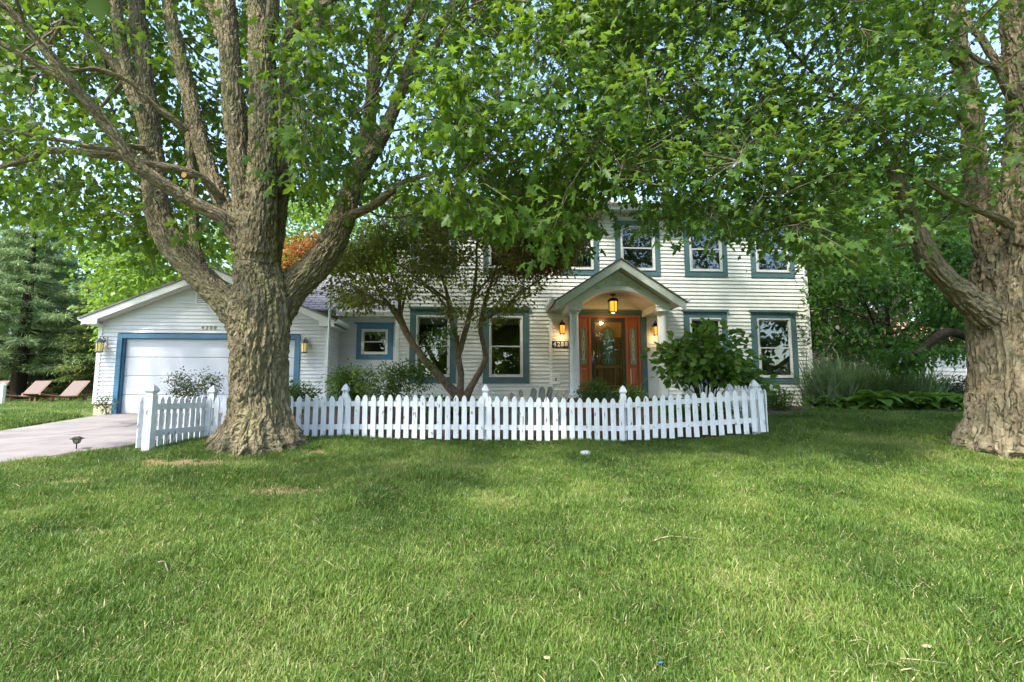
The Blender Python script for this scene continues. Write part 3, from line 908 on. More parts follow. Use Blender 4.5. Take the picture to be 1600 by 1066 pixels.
raised(m, dl + 0.14, gA - 0.06, dZs + 0.08 * H, dZs + 0.31 * H, 0.044); raised(m, gB + 0.06, dr - 0.14, dZs + 0.08 * H, dZs + 0.31 * H, 0.044)
m.build('moulding', MAT['moulding'], door)
m = MB(); cames(m, gA, gB, gz0, gz1_, 0.036, 0); o = m.build('came', MAT['came'], door); o['kind'] = 'stuff'
# full view storm door: bronze frame with one sheet of glass
m = MB()
a_, b_ = dl + 0.008, dr - 0.008
zz0, zz1 = dZs + 0.012, fz1 - jw - 0.008
m.box(a_, a_ + 0.10, -0.022, 0.008, zz0, zz1); m.box(b_ - 0.10, b_, -0.022, 0.008, zz0, zz1)
m.box(a_ + 0.10, b_ - 0.10, -0.020, 0.006, zz0, zz0 + 0.10); m.box(a_ + 0.10, b_ - 0.10, -0.020, 0.006, zz1 - 0.11, zz1)
m.build('storm_door', MAT['wood_dark'], door)
m = MB(); m.box(a_ + 0.10, b_ - 0.10, -0.008, -0.004, zz0 + 0.10, zz1 - 0.11); m.build('storm_glass', MAT['storm_glass'], door)
m = MB()
hz = dZs + 0.50 * H
m.box(a_ + 0.035, a_ + 0.065, -0.030, -0.021, hz - 0.10, hz + 0.10)
m.tube([(a_ + 0.05, -0.03, hz - 0.06), (a_ + 0.05, -0.065, hz - 0.05), (a_ + 0.06, -0.07, hz), (a_ + 0.05, -0.065, hz + 0.05), (a_ + 0.05, -0.03, hz + 0.06)], 0.011, 8)
m.build('handle', MAT['brass'], door)
# side lights
for (a_, b_) in ((s0 + jw + .004, dl - jw - .004), (dr + jw + .004, s1 - jw - .004)):
    m = MB(); m.box(a_, b_, 0.012, 0.07, dZs, fz1 - jw - .004)
    m.build('sidelight', MAT['wood_red'], door)
    c_ = (a_ + b_) / 2; g_ = min(0.085, (b_ - a_) / 2 - 0.06)
    m = MB(); m.prism([(x, 0.006, z) for x, z in arch_poly(c_ - g_, c_ + g_, gz0, gz1_)], (0, 0.003, 0)); m.build('leaded_glass', MAT['leaded'], door)
    m = MB(); ring(m, arch_poly(c_ - g_, c_ + g_, gz0, gz1_), 0.028, -0.010, 0.011)
    raised(m, c_ - g_ - 0.02, c_ + g_ + 0.02, dZs + 0.08 * H, dZs + 0.31 * H, 0.011)
    m.build('moulding', MAT['wood_red'], door)
    m = MB(); cames(m, c_ - g_, c_ + g_, gz0, gz1_, 0.002, 1); o = m.build('came', MAT['came'], door); o['kind'] = 'stuff'

# portico
tC = -1.30                      # face of the gable above the columns
tF = -1.58                      # rake fascia
cL, cR = HF.s(897.5, 550, tC + 0.13), HF.s(1035.5, 550, tC + 0.13)
cM = (cL + cR) / 2
zcap = HF.z(965, 487, tC); zspr = HF.z(965, 474.5, tC); zfl = HF.z(965, 622.5, tC)
apx, apz = HF.at(971, 404.5, tF)
tipL, tipLz = HF.at(871, 470.5, tF); tipR, tipRz = HF.at(1074, 471, tF)
apx = cM
halfw = (tipR - tipL) / 2
tipz = (tipLz + tipRz) / 2
pslope = (apz - tipz) / halfw
fh = 0.235                      # fascia height measured vertically
port = MB()
# gable wall with the arch cut out: strips
ri = HF.s(1024.5, 474, tC) - cM; arise = HF.z(968, 454, tC) - zspr
Rarc = (ri * ri + arise * arise) / (2 * arise)
def arcz(x): return zspr + arise - Rarc + math.sqrt(max(Rarc * Rarc - x * x, 0))
xe = cR - cM + 0.16
nS = 28
xs = [-xe] + [-ri + 2 * ri * i / nS for i in range(nS + 1)] + [xe]
for i in range(len(xs) - 1):
    x0, x1 = xs[i], xs[i + 1]
    lo = (lambda x: zspr if abs(x) >= ri - 1e-6 else arcz(x))
    top = (lambda x: apz - fh - 0.02 - abs(x) * pslope)
    port.prism([(cM + x0, tC, lo(x0)), (cM + x1, tC, lo(x1)), (cM + x1, tC, top(x1)), (cM + x0, tC, top(x0))], (0, 0.22, 0))
portico = port.build('portico', MAT['cream'], house)
# shakes on the gable: individual shingles
e_sh = 0.155
k = 0
z = zspr + 0.02
row = 0
while z < apz - fh - 0.1:
    xh = (apz - fh - 0.05 - (z + e_sh)) / pslope
    xh = min(xh, xe - 0.01)
    x = -xh + (0.03 if row % 2 else 0.0)
    while x < xh - 0.03:
        wd = random.uniform(0.10, 0.19)
        x2 = min(x + wd, xh)
        xc = (x + x2) / 2
        lo = arcz(xc) + 0.15 if abs(xc) < ri + 0.12 else -9
        zb = max(z, lo)
        if zb < z + e_sh - 0.03:
            MB().prism([(cM + x + .003, tC - 0.002, zb), (cM + x + .003, tC - 0.026 - random.uniform(0, .012), zb), (cM + x + .003, tC - 0.008, z + e_sh), (cM + x + .003, tC - 0.002, z + e_sh)], (x2 - x - .006, 0, 0)).build('shingle', MAT['shake'], portico)
        x = x2
    z += e_sh; row += 1
# arch trim
m = MB()
nA = 28
for i in range(nA):
    x0, x1 = -ri + 2 * ri * i / nA, -ri + 2 * ri * (i + 1) / nA
    def o2(x):
        c0 = np.array([0, zspr + arise - Rarc]); p = np.array([x, arcz(x)]); d = unit(p - c0)
        return p, p + d * 0.105
    p0, q0 = o2(x0); p1, q1 = o2(x1)
    m.prism([(cM + p0[0], tC - 0.035, p0[1]), (cM + p1[0], tC - 0.035, p1[1]), (cM + q1[0], tC - 0.035, q1[1]), (cM + q0[0], tC - 0.035, q0[1])], (0, 0.033, 0))
m.build('arch_trim', MAT['arch'], portico)
# barrel vault
m = MB()
for i in range(nA):
    x0, x1 = -ri + 2 * ri * i / nA, -ri + 2 * ri * (i + 1) / nA
    m.prism([(cM + x0, tC + 0.223, arcz(x0) + 0.002), (cM + x1, tC + 0.223, arcz(x1) + 0.002), (cM + x1, tC + 0.223, arcz(x1) + 0.03), (cM + x0, tC + 0.223, arcz(x0) + 0.03)], (0, -tC - 0.25, 0))
m.build('vault', MAT['soffit'], portico)
# side beams with the eave boxes
m = MB()
for sg in (-1, 1):
    xa = cM + sg * ri; xb = cM + sg * xe
    m.box(min(xa, xb), max(xa, xb), tC + 0.224, -0.03, zspr - 0.18, zspr + 0.30)
m.build('beam', MAT['cream'], portico)
m = MB()
for sg in (-1, 1):
    xa = cM + sg * (xe + .002); xb = cM + sg * (halfw - 0.03)
    m.box(min(xa, xb), max(xa, xb), tF + 0.04, -0.04, tipz - 0.02, tipz + 0.03)
m.build('soffit', MAT['soffit'], portico)
# rake fascia + roof
def rakeboard(mb, x_in, x_out, dz0, dz1, y0, y1):
    for sg in (-1, 1):
        mb.prism([(cM + sg * x_in, y0, apz - x_in * pslope + dz0), (cM + sg * x_out, y0, apz - x_out * pslope + dz0), (cM + sg * x_out, y0, apz - x_out * pslope + dz1), (cM + sg * x_in, y0, apz - x_in * pslope + dz1)], (0, y1 - y0, 0))
m = MB(); rakeboard(m, 0, halfw, -fh, -0.01, tF, tF + 0.04)
for sg in (-1, 1):                       # boxed return at each eave
    x0, x1 = cM + sg * (halfw - 0.36), cM + sg * halfw
    zz = apz - (halfw - 0.36) * pslope - fh
    m.prism([(x0, tF + .004, tipz - 0.02), (x1, tF + .004, tipz - 0.02), (x1, tF + .004, tipz + 0.0), (x0, tF + .004, zz + 0.05)], (0, 0.03, 0))
m.build('rake_fascia', MAT['cream'], portico)
m = MB(); rakeboard(m, 0, halfw + 0.03, 0.0, 0.035, tF - 0.03, -0.03); m.build('roof', MAT['shingle'], portico)
m = MB(); rakeboard(m, 0, halfw - 0.3, -fh - 0.015, -fh - 0.002, tF + 0.045, tC - 0.03); m.build('rake_soffit', MAT['soffit'], portico)
for sg in (-1, 1):
    m = MB()
    xg = cM + sg * (halfw + 0.01)
    pr = [(0, tipz - 0.005), (0.07, tipz + 0.0), (0.115, tipz + 0.05), (0.115, tipz + 0.10), (0.095, tipz + 0.10), (0.095, tipz + 0.05), (0, tipz + 0.03)]
    m.prism([(xg + sg * a_, tF - 0.02, z_) for a_, z_ in pr], (0, -tF - 0.03, 0))
    m.build('gutter', MAT['cream'], portico)
# columns
for cx_ in (cL, cR):
    m = MB()
    yc = tC + 0.13
    prof = [(0.165, zfl + 0.08), (0.165, zfl + 0.11), (0.15, zfl + 0.14), (0.138, zfl + 0.17), (0.136, zfl + 0.9), (0.118, zcap - 0.10), (0.118, zcap - 0.07), (0.135, zcap - 0.06), (0.135, zcap - 0.035), (0.15, zcap - 0.015), (0.165, zcap)]
    m.lathe([(r, z_) for r, z_ in prof], (cx_, yc, 0), 28)
    m.box(cx_ - 0.175, cx_ + 0.175, yc - 0.175, yc + 0.175, zfl, zfl + 0.078)
    m.box(cx_ - 0.17, cx_ + 0.17, yc - 0.17, yc + 0.17, zcap + .002, zcap + 0.055)
    o = m.build('column', MAT['cream'], portico)
    o.data.polygons.foreach_set('use_smooth', [len(p.vertices) == 4 and abs(p.normal.z) < 0.6 and p.area < 0.06 for p in o.data.polygons])
    m = MB(); m.box(cx_ - 0.19, cx_ + 0.19, yc - 0.155, yc + 0.19, zcap + 0.057, zspr - 0.002); m.box(cx_ - 0.205, cx_ + 0.205, yc - 0.17, yc + 0.2, zspr - 0.07, zspr - 0.03)
    m.build('capital', MAT['cream'], portico)
# porch floor with brick edge
m = MB(); m.box(cL - 0.45, cR + 0.45, tC - 0.10, -0.06, zG - 0.3, zfl - 0.002); m.build('porch_floor', MAT['brick'], portico)
x = cL - 0.45
while x < cR + 0.45:
    MB().box(x + .004, x + 0.196, tC - 0.19, tC - 0.102, zfl - 0.072, zfl).build('brick', MAT['brick'], portico)
    MB().box(x - 0.1 + .004, x + 0.096, tC - 0.19, tC - 0.102, zfl - 0.15, zfl - 0.08).build('brick', MAT['brick'], portico)
    x += 0.2

# ------------------------------------------------------------------ garage with the linking wing
garage = empty('garage', (0, GF.Y0, 0), ANG, label='one storey white garage with a blue framed door and a link wing to the house', cat='garage')
gL, gR = GF.s(151.5, 570), GF.s(512, 570)
gApx, gApz = GF.at(327, 419.5, -0.32)
gtL, gtLz = GF.at(127, 497, -0.32); gtR, gtRz = GF.at(522, 500, -0.32)
gH = (gtR - gtL) / 2; gC = (gtL + gtR) / 2
gtz = (gtLz + gtRz) / 2
gsl = (gApz - gtz) / gH
gz0b = GF.z(152, 631)
oL, oR, oT = GF.s(181, 580), GF.s(468, 580), GF.z(325, 522.5)
wallTop = gApz - 0.24
def gclip(z):
    xh = (gApz - 0.06 - z - 0.052) / gsl
    return max(gL, gC - xh), min(gR, gC + xh)
siding_wall(garage, gL, gR, gz0b, wallTop, 0.104, [(oL + 0.02, oR - 0.02, -9, oT - 0.03)], MAT['siding_garage'], clip=gclip)
m = MB(); m.box(gL - 0.02, gL + 0.09, -0.035, 0.1, gz0b - 0.01, gtz + 0.02); m.build('corner_trim', MAT['white'], garage)
m = MB(); m.box(gR - 0.09, gR + 0.03, -0.035, 0.1, gz0b - 0.25, gtz + 0.02); m.build('corner_trim', MAT['white'], garage)
m = MB(); tw = 0.13
zgd = gz(-9, 15.0) - 0.02
m.box(oL, oL + tw, -0.05, 0.12, zgd, oT); m.box(oR - tw, oR, -0.05, 0.12, zgd, oT); m.box(oL + tw, oR - tw, -0.047, 0.12, oT - tw, oT)
m.box(oL + tw + .002, oL + tw + 0.04, -0.0, 0.14, zgd, oT - tw - .002); m.box(oR - tw - 0.04, oR - tw - .002, 0.0, 0.14, zgd, oT - tw - .002)
gdoor = m.build('garage_door', MAT['blue'], garage)
npn = 4
ph = (oT - tw - zgd) / npn
for i in range(npn):
    a_, b_ = oL + tw + 0.045, oR - tw - 0.045
    m = MB(); z0_, z1_ = zgd + i * ph + 0.006, zgd + (i + 1) * ph - 0.006
    m.prism([(a_, 0.09, z0_), (a_, 0.085, z0_ + .015), (a_, 0.085, z1_ - 0.015), (a_, 0.09, z1_), (a_, 0.13, z1_), (a_, 0.13, z0_)], (b_ - a_, 0, 0))
    m.build('door_panel', MAT['garage_door'], gdoor)
m = MB(); m.box(oL + tw + 0.045, oR - tw - 0.045, 0.098, 0.12, zgd - 0.01, oT - tw); m.build('seal', MAT['metal_dark'], gdoor)
m = MB(); m.box(gL + 0.01, oL - .005, -0.005, 0.2, zgd - 0.3, gz0b); m.box(oR + .005, gR - 0.01, -0.005, 0.2, zgd - 0.3, gz0b); m.build('foundation', MAT['foundation'], garage)
m = MB()
GD = 7.0
m.box(gL, gL + 0.1, 0.11, GD, zgd - 0.2, gtz); m.box(gL, gR, GD, GD + 0.1, zgd - 0.2, gtz + 0.6)
m.build('wall', MAT['siding_garage'], garage)
wt = WF.Y0 - GF.Y0
m = MB(); m.box(gR - 0.1, gR - .003, 0.11, GD, zgd - 0.2, gtz); m.build('wall', MAT['siding_garage'], garage)
siding_wall(garage, 0.10, wt * math.cos(ANG) - 0.01, gz0b, gtz, 0.104, [], MAT['siding_garage'], t=gR, axis='y')
# garage roof
def grake(mb, x_in, x_out, d0, d1, y0, y1, side=(-1, 1)):
    for sg in side:
        mb.prism([(gC + sg * x_in, y0, gApz - x_in * gsl + d0), (gC + sg * x_out, y0, gApz - x_out * gsl + d0), (gC + sg * x_out, y0, gApz - x_out * gsl + d1), (gC + sg * x_in, y0, gApz - x_in * gsl + d1)], (0, y1 - y0, 0))
m = MB(); grake(m, 0, gH, -0.20, -0.01, -0.32, -0.28)
for sg in (-1, 1):
    xw = gC + sg * (gH - 0.42); xo = gC + sg * gH
    m.prism([(xw, -0.316, gtz - 0.17), (xo, -0.316, gtz - 0.17), (xo, -0.316, gtz - 0.01), (xw, -0.316, gtz + 0.42 * gsl - 0.2)], (0, 0.03, 0))
m.build('rake_fascia', MAT['white'], garage)
m = MB(); grake(m, 0, gH + 0.03, 0.0, 0.045, -0.35, GD + 0.3); m.build('roof', MAT['shingle'], garage)
m = MB(); grake(m, 0, gH - 0.3, -0.215, -0.203, -0.27, -0.028); m.build('rake_soffit', MAT['soffit'], garage)
m = MB()
for sg in (-1, 1):
    xw = gC + sg * (gH - 0.42); xo = gC + sg * (gH - 0.01)
    MB().box(min(xw, xo), max(xw, xo), -0.275, GD, gtz - 0.17, gtz - 0.14).build('soffit', MAT['white'], garage)
for sg in (-1, 1):
    m = MB(); xg = gC + sg * (gH + 0.004)
    pr = [(0, gtz - 0.09), (0.06, gtz - 0.08), (0.11, gtz - 0.03), (0.11, gtz + 0.03), (0.09, gtz + 0.03), (0.09, gtz - 0.03), (0, gtz - 0.05)]
    m.prism([(xg + sg * a_, -0.31, z_) for a_, z_ in pr], (0, 3.4 if sg < 0 else 1.75, 0))
    m.build('gutter', MAT['white'], garage)
# gable vent with louvres behind the big limb
vx, vz = GF.at(322, 466, -0.02)
m = MB(); ring(m, [(vx - 0.24, vz - 0.14), (vx + 0.24, vz - 0.14), (vx + 0.24, vz + 0.14), (vx - 0.24, vz + 0.14)], 0.05, -0.05, 0.0)
vent = m.build('gable_vent', MAT['white'], garage)
m = MB(); m.box(vx - 0.24, vx + 0.24, -0.022, -0.004, vz - 0.14, vz + 0.14); m.build('vent_back', MAT['metal_dark'], vent)
for i in range(5):
    zc = vz - 0.12 + i * 0.056
    MB().prism([(vx - 0.235, -0.045, zc), (vx - 0.235, -0.024, zc + 0.035), (vx - 0.235, -0.024, zc + 0.042), (vx - 0.235, -0.045, zc + 0.007)], (0.47, 0, 0)).build('slat', MAT['white'], vent)
# linking wing: its front wall stands a metre back
wy = wt * math.cos(ANG)                                # local y of the wing wall in the garage frame
def W2G(px, py): 
    s, z = WF.at(px, py)
    return s + wt * math.sin(ANG), z
wl, wr = gR + 0.0, W2G(618, 520)[0] + 0.3
_, wzt = W2G(560, 497)
win = [W2G(557, 545)[0], W2G(614, 545)[0], W2G(585, 562)[1], W2G(585, 507)[1]]
siding_wall(garage, wl, wr, gz0b - 0.1, wzt, 0.104, [(win[0] + .04, win[1] - .04, win[2] + .04, win[3] - .04)], MAT['siding_garage'], t=wy)
window(garage, win[0], win[1], win[2], win[3], 0.16, MAT['blue'], False, t=wy, blind=0.12)
m = MB(); m.box(win[0] - 0.6, win[1] + 0.3, wy + 2.2, wy + 2.3, gz0b, wzt); m.box(win[0] - .6, win[1] + .3, wy + .12, wy + 2.19, gz0b + .3, gz0b + .35); m.box(wl, wr + 0.2, wy + 0.11, wy + 2.3, wzt - 0.02, wzt + 0.01)
m.build('interior', MAT['interior'], garage)
m = MB(); m.box(win[0] - 0.075, win[1] + 0.04, wy - 0.07, wy + 0.03, win[3] + .002, win[3] + 0.05); m.build('header', MAT['blue'], garage)
m = MB(); m.box(gR + 0.1, wr, wy - 0.42, wy - 0.03, wzt + 0.02, wzt + 0.05); m.build('soffit', MAT['soffit'], garage)
m = MB(); m.box(gR + 0.02, wr, wy - 0.44, wy - 0.42, wzt + 0.0, wzt + 0.16); m.build('fascia', MAT['white'], garage)
m = MB(); m.prism([(gR + 0.05, wy - 0.445, wzt + 0.05), (gR + 0.05, wy - 0.52, wzt + 0.06), (gR + 0.05, wy - 0.56, wzt + 0.11), (gR + 0.05, wy - 0.56, wzt + 0.17), (gR + 0.05, wy - 0.54, wzt + 0.17), (gR + 0.05, wy - 0.54, wzt + 0.11), (gR + 0.05, wy - 0.445, wzt + 0.09)], (wr - gR - 0.05, 0, 0)); m.build('gutter', MAT['white'], garage)
# wing roof: deck plus courses of real shingle tabs
rz0 = wzt + 0.17; ry0 = wy - 0.46; rsl = 0.62; rdep = 3.0
m = MB(); m.prism([(gC + 0.3, ry0, rz0 - 0.02), (gC + 0.3, ry0 + rdep, rz0 + rdep * rsl - 0.02), (gC + 0.3, ry0 + rdep, rz0 + rdep * rsl - 0.12), (gC + 0.3, ry0 + 0.1, rz0 - 0.08)], (wr - gC + 0.0, 0, 0)); m.build('roof_deck', MAT['shingle'], garage)
me_cache = []
nrow = 18
for r_ in range(nrow):
    y_a = ry0 + r_ * rdep / nrow
    z_a = rz0 + (y_a - ry0) * rsl
    dy = rdep / nrow * 1.1
    x = gC + 0.5 + (0.17 if r_ % 2 else 0)
    rowmb = MB()
    while x < wr + 0.2:
        x2 = min(x + 0.32, wr + 0.22)
        th = 0.018 + random.uniform(0, 0.012)
        rowmb.prism([(x, y_a, z_a), (x, y_a, z_a + th), (x, y_a + dy, z_a + dy * rsl + 0.004), (x, y_a + dy, z_a + dy * rsl)], (x2 - x - 0.008, 0, 0))
        x += 0.33
    rowmb.build('shingle_course', MAT['shingle'], garage)

# ------------------------------------------------------------------ picket fence
fence = empty('picket_fence', (0, 8.8, 0.7), 0, label='low white picket fence with gothic topped posts between lawn and planting bed', cat='fence')
FO = np.array([0, 8.8, 0.7])
def picket_mesh(h, wd=0.088, th=0.019):
    hw = wd / 2
    pts = [(-hw, 0), (hw, 0), (hw, h - 0.075)]
    pts += [(hw * 0.93, h - 0.055), (hw * 0.62, h - 0.024), (hw * 0.22, h - 0.003), (0, h), (-hw * 0.22, h - 0.003), (-hw * 0.62, h - 0.024), (-hw * 0.93, h - 0.055), (-hw, h - 0.075)]
    mb = MB()
    b = 0.004
    outer = [(x, -th / 2 + b, z) for x, z in pts]
    cxm, czm = 0, h / 2
    inner = [((x - math.copysign(b, x) if abs(x) > b else x), -th / 2, (z - b if z > czm else z + b)) for x, z in pts]
    back = [(x, th / 2, z) for x, z in pts]
    n = len(pts)
    fs = [tuple(range(n))]
    V_ = inner + outer + back
    for i in range(n):
        j = (i + 1) % n
        fs.append((i, n + i, n + j, j)); fs.append((n + i, 2 * n + i, 2 * n + j, n + j))
    fs.append(tuple(range(2 * n, 3 * n))[::-1])
    mb.add(V_, fs)
    return mb.mesh('picket', MAT['picket'])
PK = [picket_mesh(0.735 + d) for d in (-0.012, 0.0, 0.01)]
def post(pos, h, parent, size=0.09):
    m = MB(); s_ = size / 2
    m.box(-s_, s_, -s_, s_, -0.12, h)
    o = m.build('post', MAT['picket'], parent, tuple(np.array(pos) - FO))
    c = MB()
    r2 = math.sqrt(2)
    c.lathe([(r_ * r2, h + z_) for r_, z_ in [(s_ * 0.80, 0.0), (s_ * 0.80, 0.035), (s_ * 1.05, 0.048), (s_ * 1.22, 0.062), (s_ * 1.22, 0.075), (s_ * 1.02, 0.105), (s_ * 0.72, 0.135), (s_ * 0.34, 0.16), (0.002, 0.178)]], (0, 0, 0), 4, PI / 4)
    c.build('cap', MAT['picket'], o)
    return o
# picket top line along the front (photo heights), x in metres
FY = 8.80
tops = [(325, 621), (470, 619), (620, 617), (760, 619), (880, 621), (960, 622), (1040, 617), (1110, 612.5), (1165, 609), (1193, 607)]
fx_ = np.array([P(px, py, FY)[0] for px, py in tops]); fz_ = np.array([P(px, py, FY)[2] for px, py in tops])
xA, xB = P(325, 640, FY)[0], P(1191, 640, FY)[0]
pitchp = P(812.9, 640, FY)[0] - P(800, 640, FY)[0]
npk = int((xB - xA) / pitchp)
for i in range(npk + 1):
    x = xA + i * (xB - xA) / npk
    zt = np.interp(x, fx_, fz_) + random.uniform(-0.007, 0.007)
    lean = -rad(2.0) * sstep(2.3, 4.2, x) + rad(random.uniform(-0.7, 0.7))
    me = PK[i % 3]
    h = [0.723, 0.735, 0.745][i % 3]
    o = link('picket', me, fence, (x - FO[0], FY - FO[1], zt - h - FO[2]), (rad(random.uniform(-0.8, 0.8)), lean, rad(random.uniform(-1, 1))))
# rails: straight lengths from post to post
post_px = [325, 536, 757.5, 976, 1185]
px_x = [P(p, 640, FY)[0] for p in post_px]
for a_, b_ in zip(px_x[:-1], px_x[1:]):
    for dz in (0.165, 0.555):
        za = np.interp(a_, fx_, fz_) - 0.735 + dz; zb = np.interp(b_, fx_, fz_) - 0.735 + dz
        m = MB()
        m.prism([(a_ - FO[0] + 0.002, 0.014, za - FO[2]), (b_ - FO[0] - 0.002, 0.014, zb - FO[2]), (b_ - FO[0] - 0.002, 0.014, zb - FO[2] + 0.085), (a_ - FO[0] + 0.002, 0.014, za - FO[2] + 0.085)], (0, 0.035, 0))
        m.build('rail', MAT['picket'], fence)
for p_ in post_px:
    x = P(p_, 640, FY)[0]
    zt = np.interp(x, fx_, fz_)
    h = 0.765 if p_ < 1100 else 0.72
    post((x, FY + 0.115, zt - 0.735 + 0.0), h - 0.0, fence, 0.095)
# wing panel on the left that comes forward beside the driveway
c1 = P(231, 700, 7.55); c2 = np.array([xA - 0.02, FY + 0.02, 0])
zt1 = P(231, 620, 7.55)[2]; zt2 = P(318, 619.5, 8.7)[2]
c1[2] = zt1 - 0.735
post((c1[0], c1[1], c1[2] - 0.02), 0.775, fence, 0.115)
d2 = unit(np.array([c2[0] - c1[0], c2[1] - c1[1]])); Lw = np.linalg.norm([c2[0] - c1[0], c2[1] - c1[1]])
nrm2 = np.array([-d2[1], d2[0]])           # outward, away from the camera side
angw = math.atan2(d2[1], d2[0])
nw = 9
for i in range(nw):
    u = (i + 0.85) / (nw + 0.4)
    q = np.array([c1[0], c1[1]]) + d2 * Lw * u + nrm2 * 0.03
    zt = zt1 + (zt2 - zt1) * u
    link('picket', PK[i % 3], fence, (q[0] - FO[0], q[1] - FO[1], zt - 0.735 - FO[2]), (0, rad(random.uniform(-.8, .8)), angw + PI))
for dz in (0.155, 0.54):
    p0 = np.array([c1[0], c1[1]]) + d2 * 0.06; p1 = np.array([c2[0], c2[1]]) - d2 * 0.02
    m = MB()
    za, zb = zt1 - 0.735 + dz, zt2 - 0.735 + dz
    m.prism([(p0[0] - FO[0], p0[1] - FO[1], za - FO[2]), (p1[0] - FO[0], p1[1] - FO[1], zb - FO[2]), (p1[0] - FO[0], p1[1] - FO[1], zb + 0.09 - FO[2]), (p0[0] - FO[0], p0[1] - FO[1], za + 0.09 - FO[2])], (nrm2[0] * 0.018, nrm2[1] * 0.018, 0))
    m.build('rail', MAT['picket'], fence)
# lone picket beyond the front post (start of the return along the drive)
q = np.array([c1[0], c1[1]]) + nrm2 * 0.13 - d2 * 0.02
link('picket', PK[1], fence, (q[0] - FO[0], q[1] - FO[1], zt1 - 0.735 - FO[2]), (0, 0, angw + PI))
for dz in (0.155, 0.54):
    m = MB(); 
    z_ = zt1 - 0.735 + dz - FO[2]
    pa = np.array([c1[0], c1[1]]) + nrm2 * 0.05 - FO[:2]; pb = np.array([c1[0], c1[1]]) + nrm2 * 0.115 - FO[:2]
    m.prism([(*(pa - d2 * .02), z_), (*(pb - d2 * .02), z_), (*(pb - d2 * .02), z_ + .09), (*(pa - d2 * .02), z_ + .09)], (d2[0] * 0.03, d2[1] * 0.03, 0)); m.build('rail', MAT['picket'], fence)
# return panel at the right end, running back towards the house
zr = np.interp(xB, fx_, fz_)
for i in range(9):
    y = FY + 0.06 + i * 0.142
    link('picket', PK[i % 3], fence, (xB + 0.085 - FO[0], y - FO[1], zr - 0.735 + i * 0.012 - FO[2]), (0, rad(random.uniform(-.8, .8)), PI / 2))
for dz in (0.165, 0.555):
    m = MB(); z_ = zr - 0.735 + dz - FO[2]
    m.prism([(xB + 0.04 - FO[0], 0.06, z_), (xB + 0.04 - FO[0], 1.3, z_ + 0.1), (xB + 0.04 - FO[0], 1.3, z_ + 0.185), (xB + 0.04 - FO[0], 0.06, z_ + 0.085)], (0.033, 0, 0)); m.build('rail', MAT['picket'], fence)
post((xB + 0.03, FY + 1.35, zr - 0.735 + 0.08), 0.60, fence, 0.095)

# ------------------------------------------------------------------ lanterns and small things on the walls
def hexa(mb, prof, c, n=6, ph=PI / 6): mb.lathe(prof, c, n, ph)
def lamp_light(parent, loc, watts):
    d = bpy.data.lights.new('lamp_light', 'POINT'); d.energy = watts; d.color = (1.0, 0.62, 0.26); d.shadow_soft_size = 0.05
    return link('lamp_light', d, parent, loc)
def wall_lantern(frame_obj, s_, z_, t_, glass, metal, label, sc=1.0, group=None):
    """lantern on a wall bracket; z_ = middle of the glass"""
    base = frame_obj.matrix_basis @ Vector((s_, t_, z_))
    L = empty('wall_lantern', base, ANG, label=label, cat='wall lantern', group=group)
    off = -0.15 * sc
    m = MB(); m.box(-0.075, 0.075, -0.02, 0.0, -0.02, 0.30); m.build('mounting_block', MAT['white'], L)
    m = MB(); m.lathe([(0.045, 0.0), (0.05, 0.012), (0.02, 0.02)], (0, 0, 0), 12)
    m.v = [(x, -z - 0.021, y + 0.20) for x, y, z in m.v]
    m.tube([(0, -0.03, 0.20 * sc), (0, -0.08, 0.25 * sc), (0, off, 0.24 * sc), (0, off, 0.19 * sc)], 0.012, 8)
    m.build('bracket', metal, L)
    m = MB()
    for k in range(6):
        th = PI / 6 + k * PI / 3
        x, y = 0.076 * sc * math.cos(th), 0.076 * sc * math.sin(th)
        m.tube([(x * 0.88, off + y * 0.88, -0.11 * sc), (x, off + y, 0.10 * sc)], 0.0075 * sc, 5)
    hexa(m, [(0.086 * sc, 0.098 * sc), (0.098 * sc, 0.105 * sc), (0.098 * sc, 0.118 * sc), (0.082 * sc, 0.13 * sc), (0.075 * sc, 0.155 * sc), (0.035 * sc, 0.185 * sc), (0.02 * sc, 0.20 * sc)], (0, off, 0))
    hexa(m, [(0.03 * sc, -0.145 * sc), (0.06 * sc, -0.135 * sc), (0.084 * sc, -0.122 * sc), (0.084 * sc, -0.108 * sc)], (0, off, 0))
    m.build('cage', metal, L)
    m = MB(); hexa(m, [(0.058 * sc, -0.107 * sc), (0.066 * sc, 0.096 * sc)], (0, off, 0)); m.build('lamp_glass', glass, L)
    if glass is MAT['amber']: lamp_light(L, (0, off, -0.20 * sc), 0.9)
    return L
bpy.context.view_layer.update()
s_, z_ = HF.at(877, 516, 0); wall_lantern(house, s_, z_, -0.022, MAT['amber'], MAT['metal_dark'], 'lit black porch lantern on the wall above the navy 4288 plaque', 1.15)
s_, z_ = HF.at(1022, 518, 0); wall_lantern(house, s_, z_, -0.022, MAT['amber'], MAT['metal_dark'], 'lit black porch lantern on the wall between front door casing and tall shrub', 1.15)
s_, z_ = GF.at(163.5, 543, 0); wall_lantern(garage, s_, z_, -0.022, MAT['amber_pale'], MAT['metal_pewter'], 'pewter wall lantern on the outer side of the garage door, towards the pines', 1.2)
s_, z_ = GF.at(479, 544, 0); wall_lantern(garage, s_, z_, -0.022, MAT['amber_pale'], MAT['metal_pewter'], 'pewter wall lantern between the garage door and the slim metal pole', 1.2)
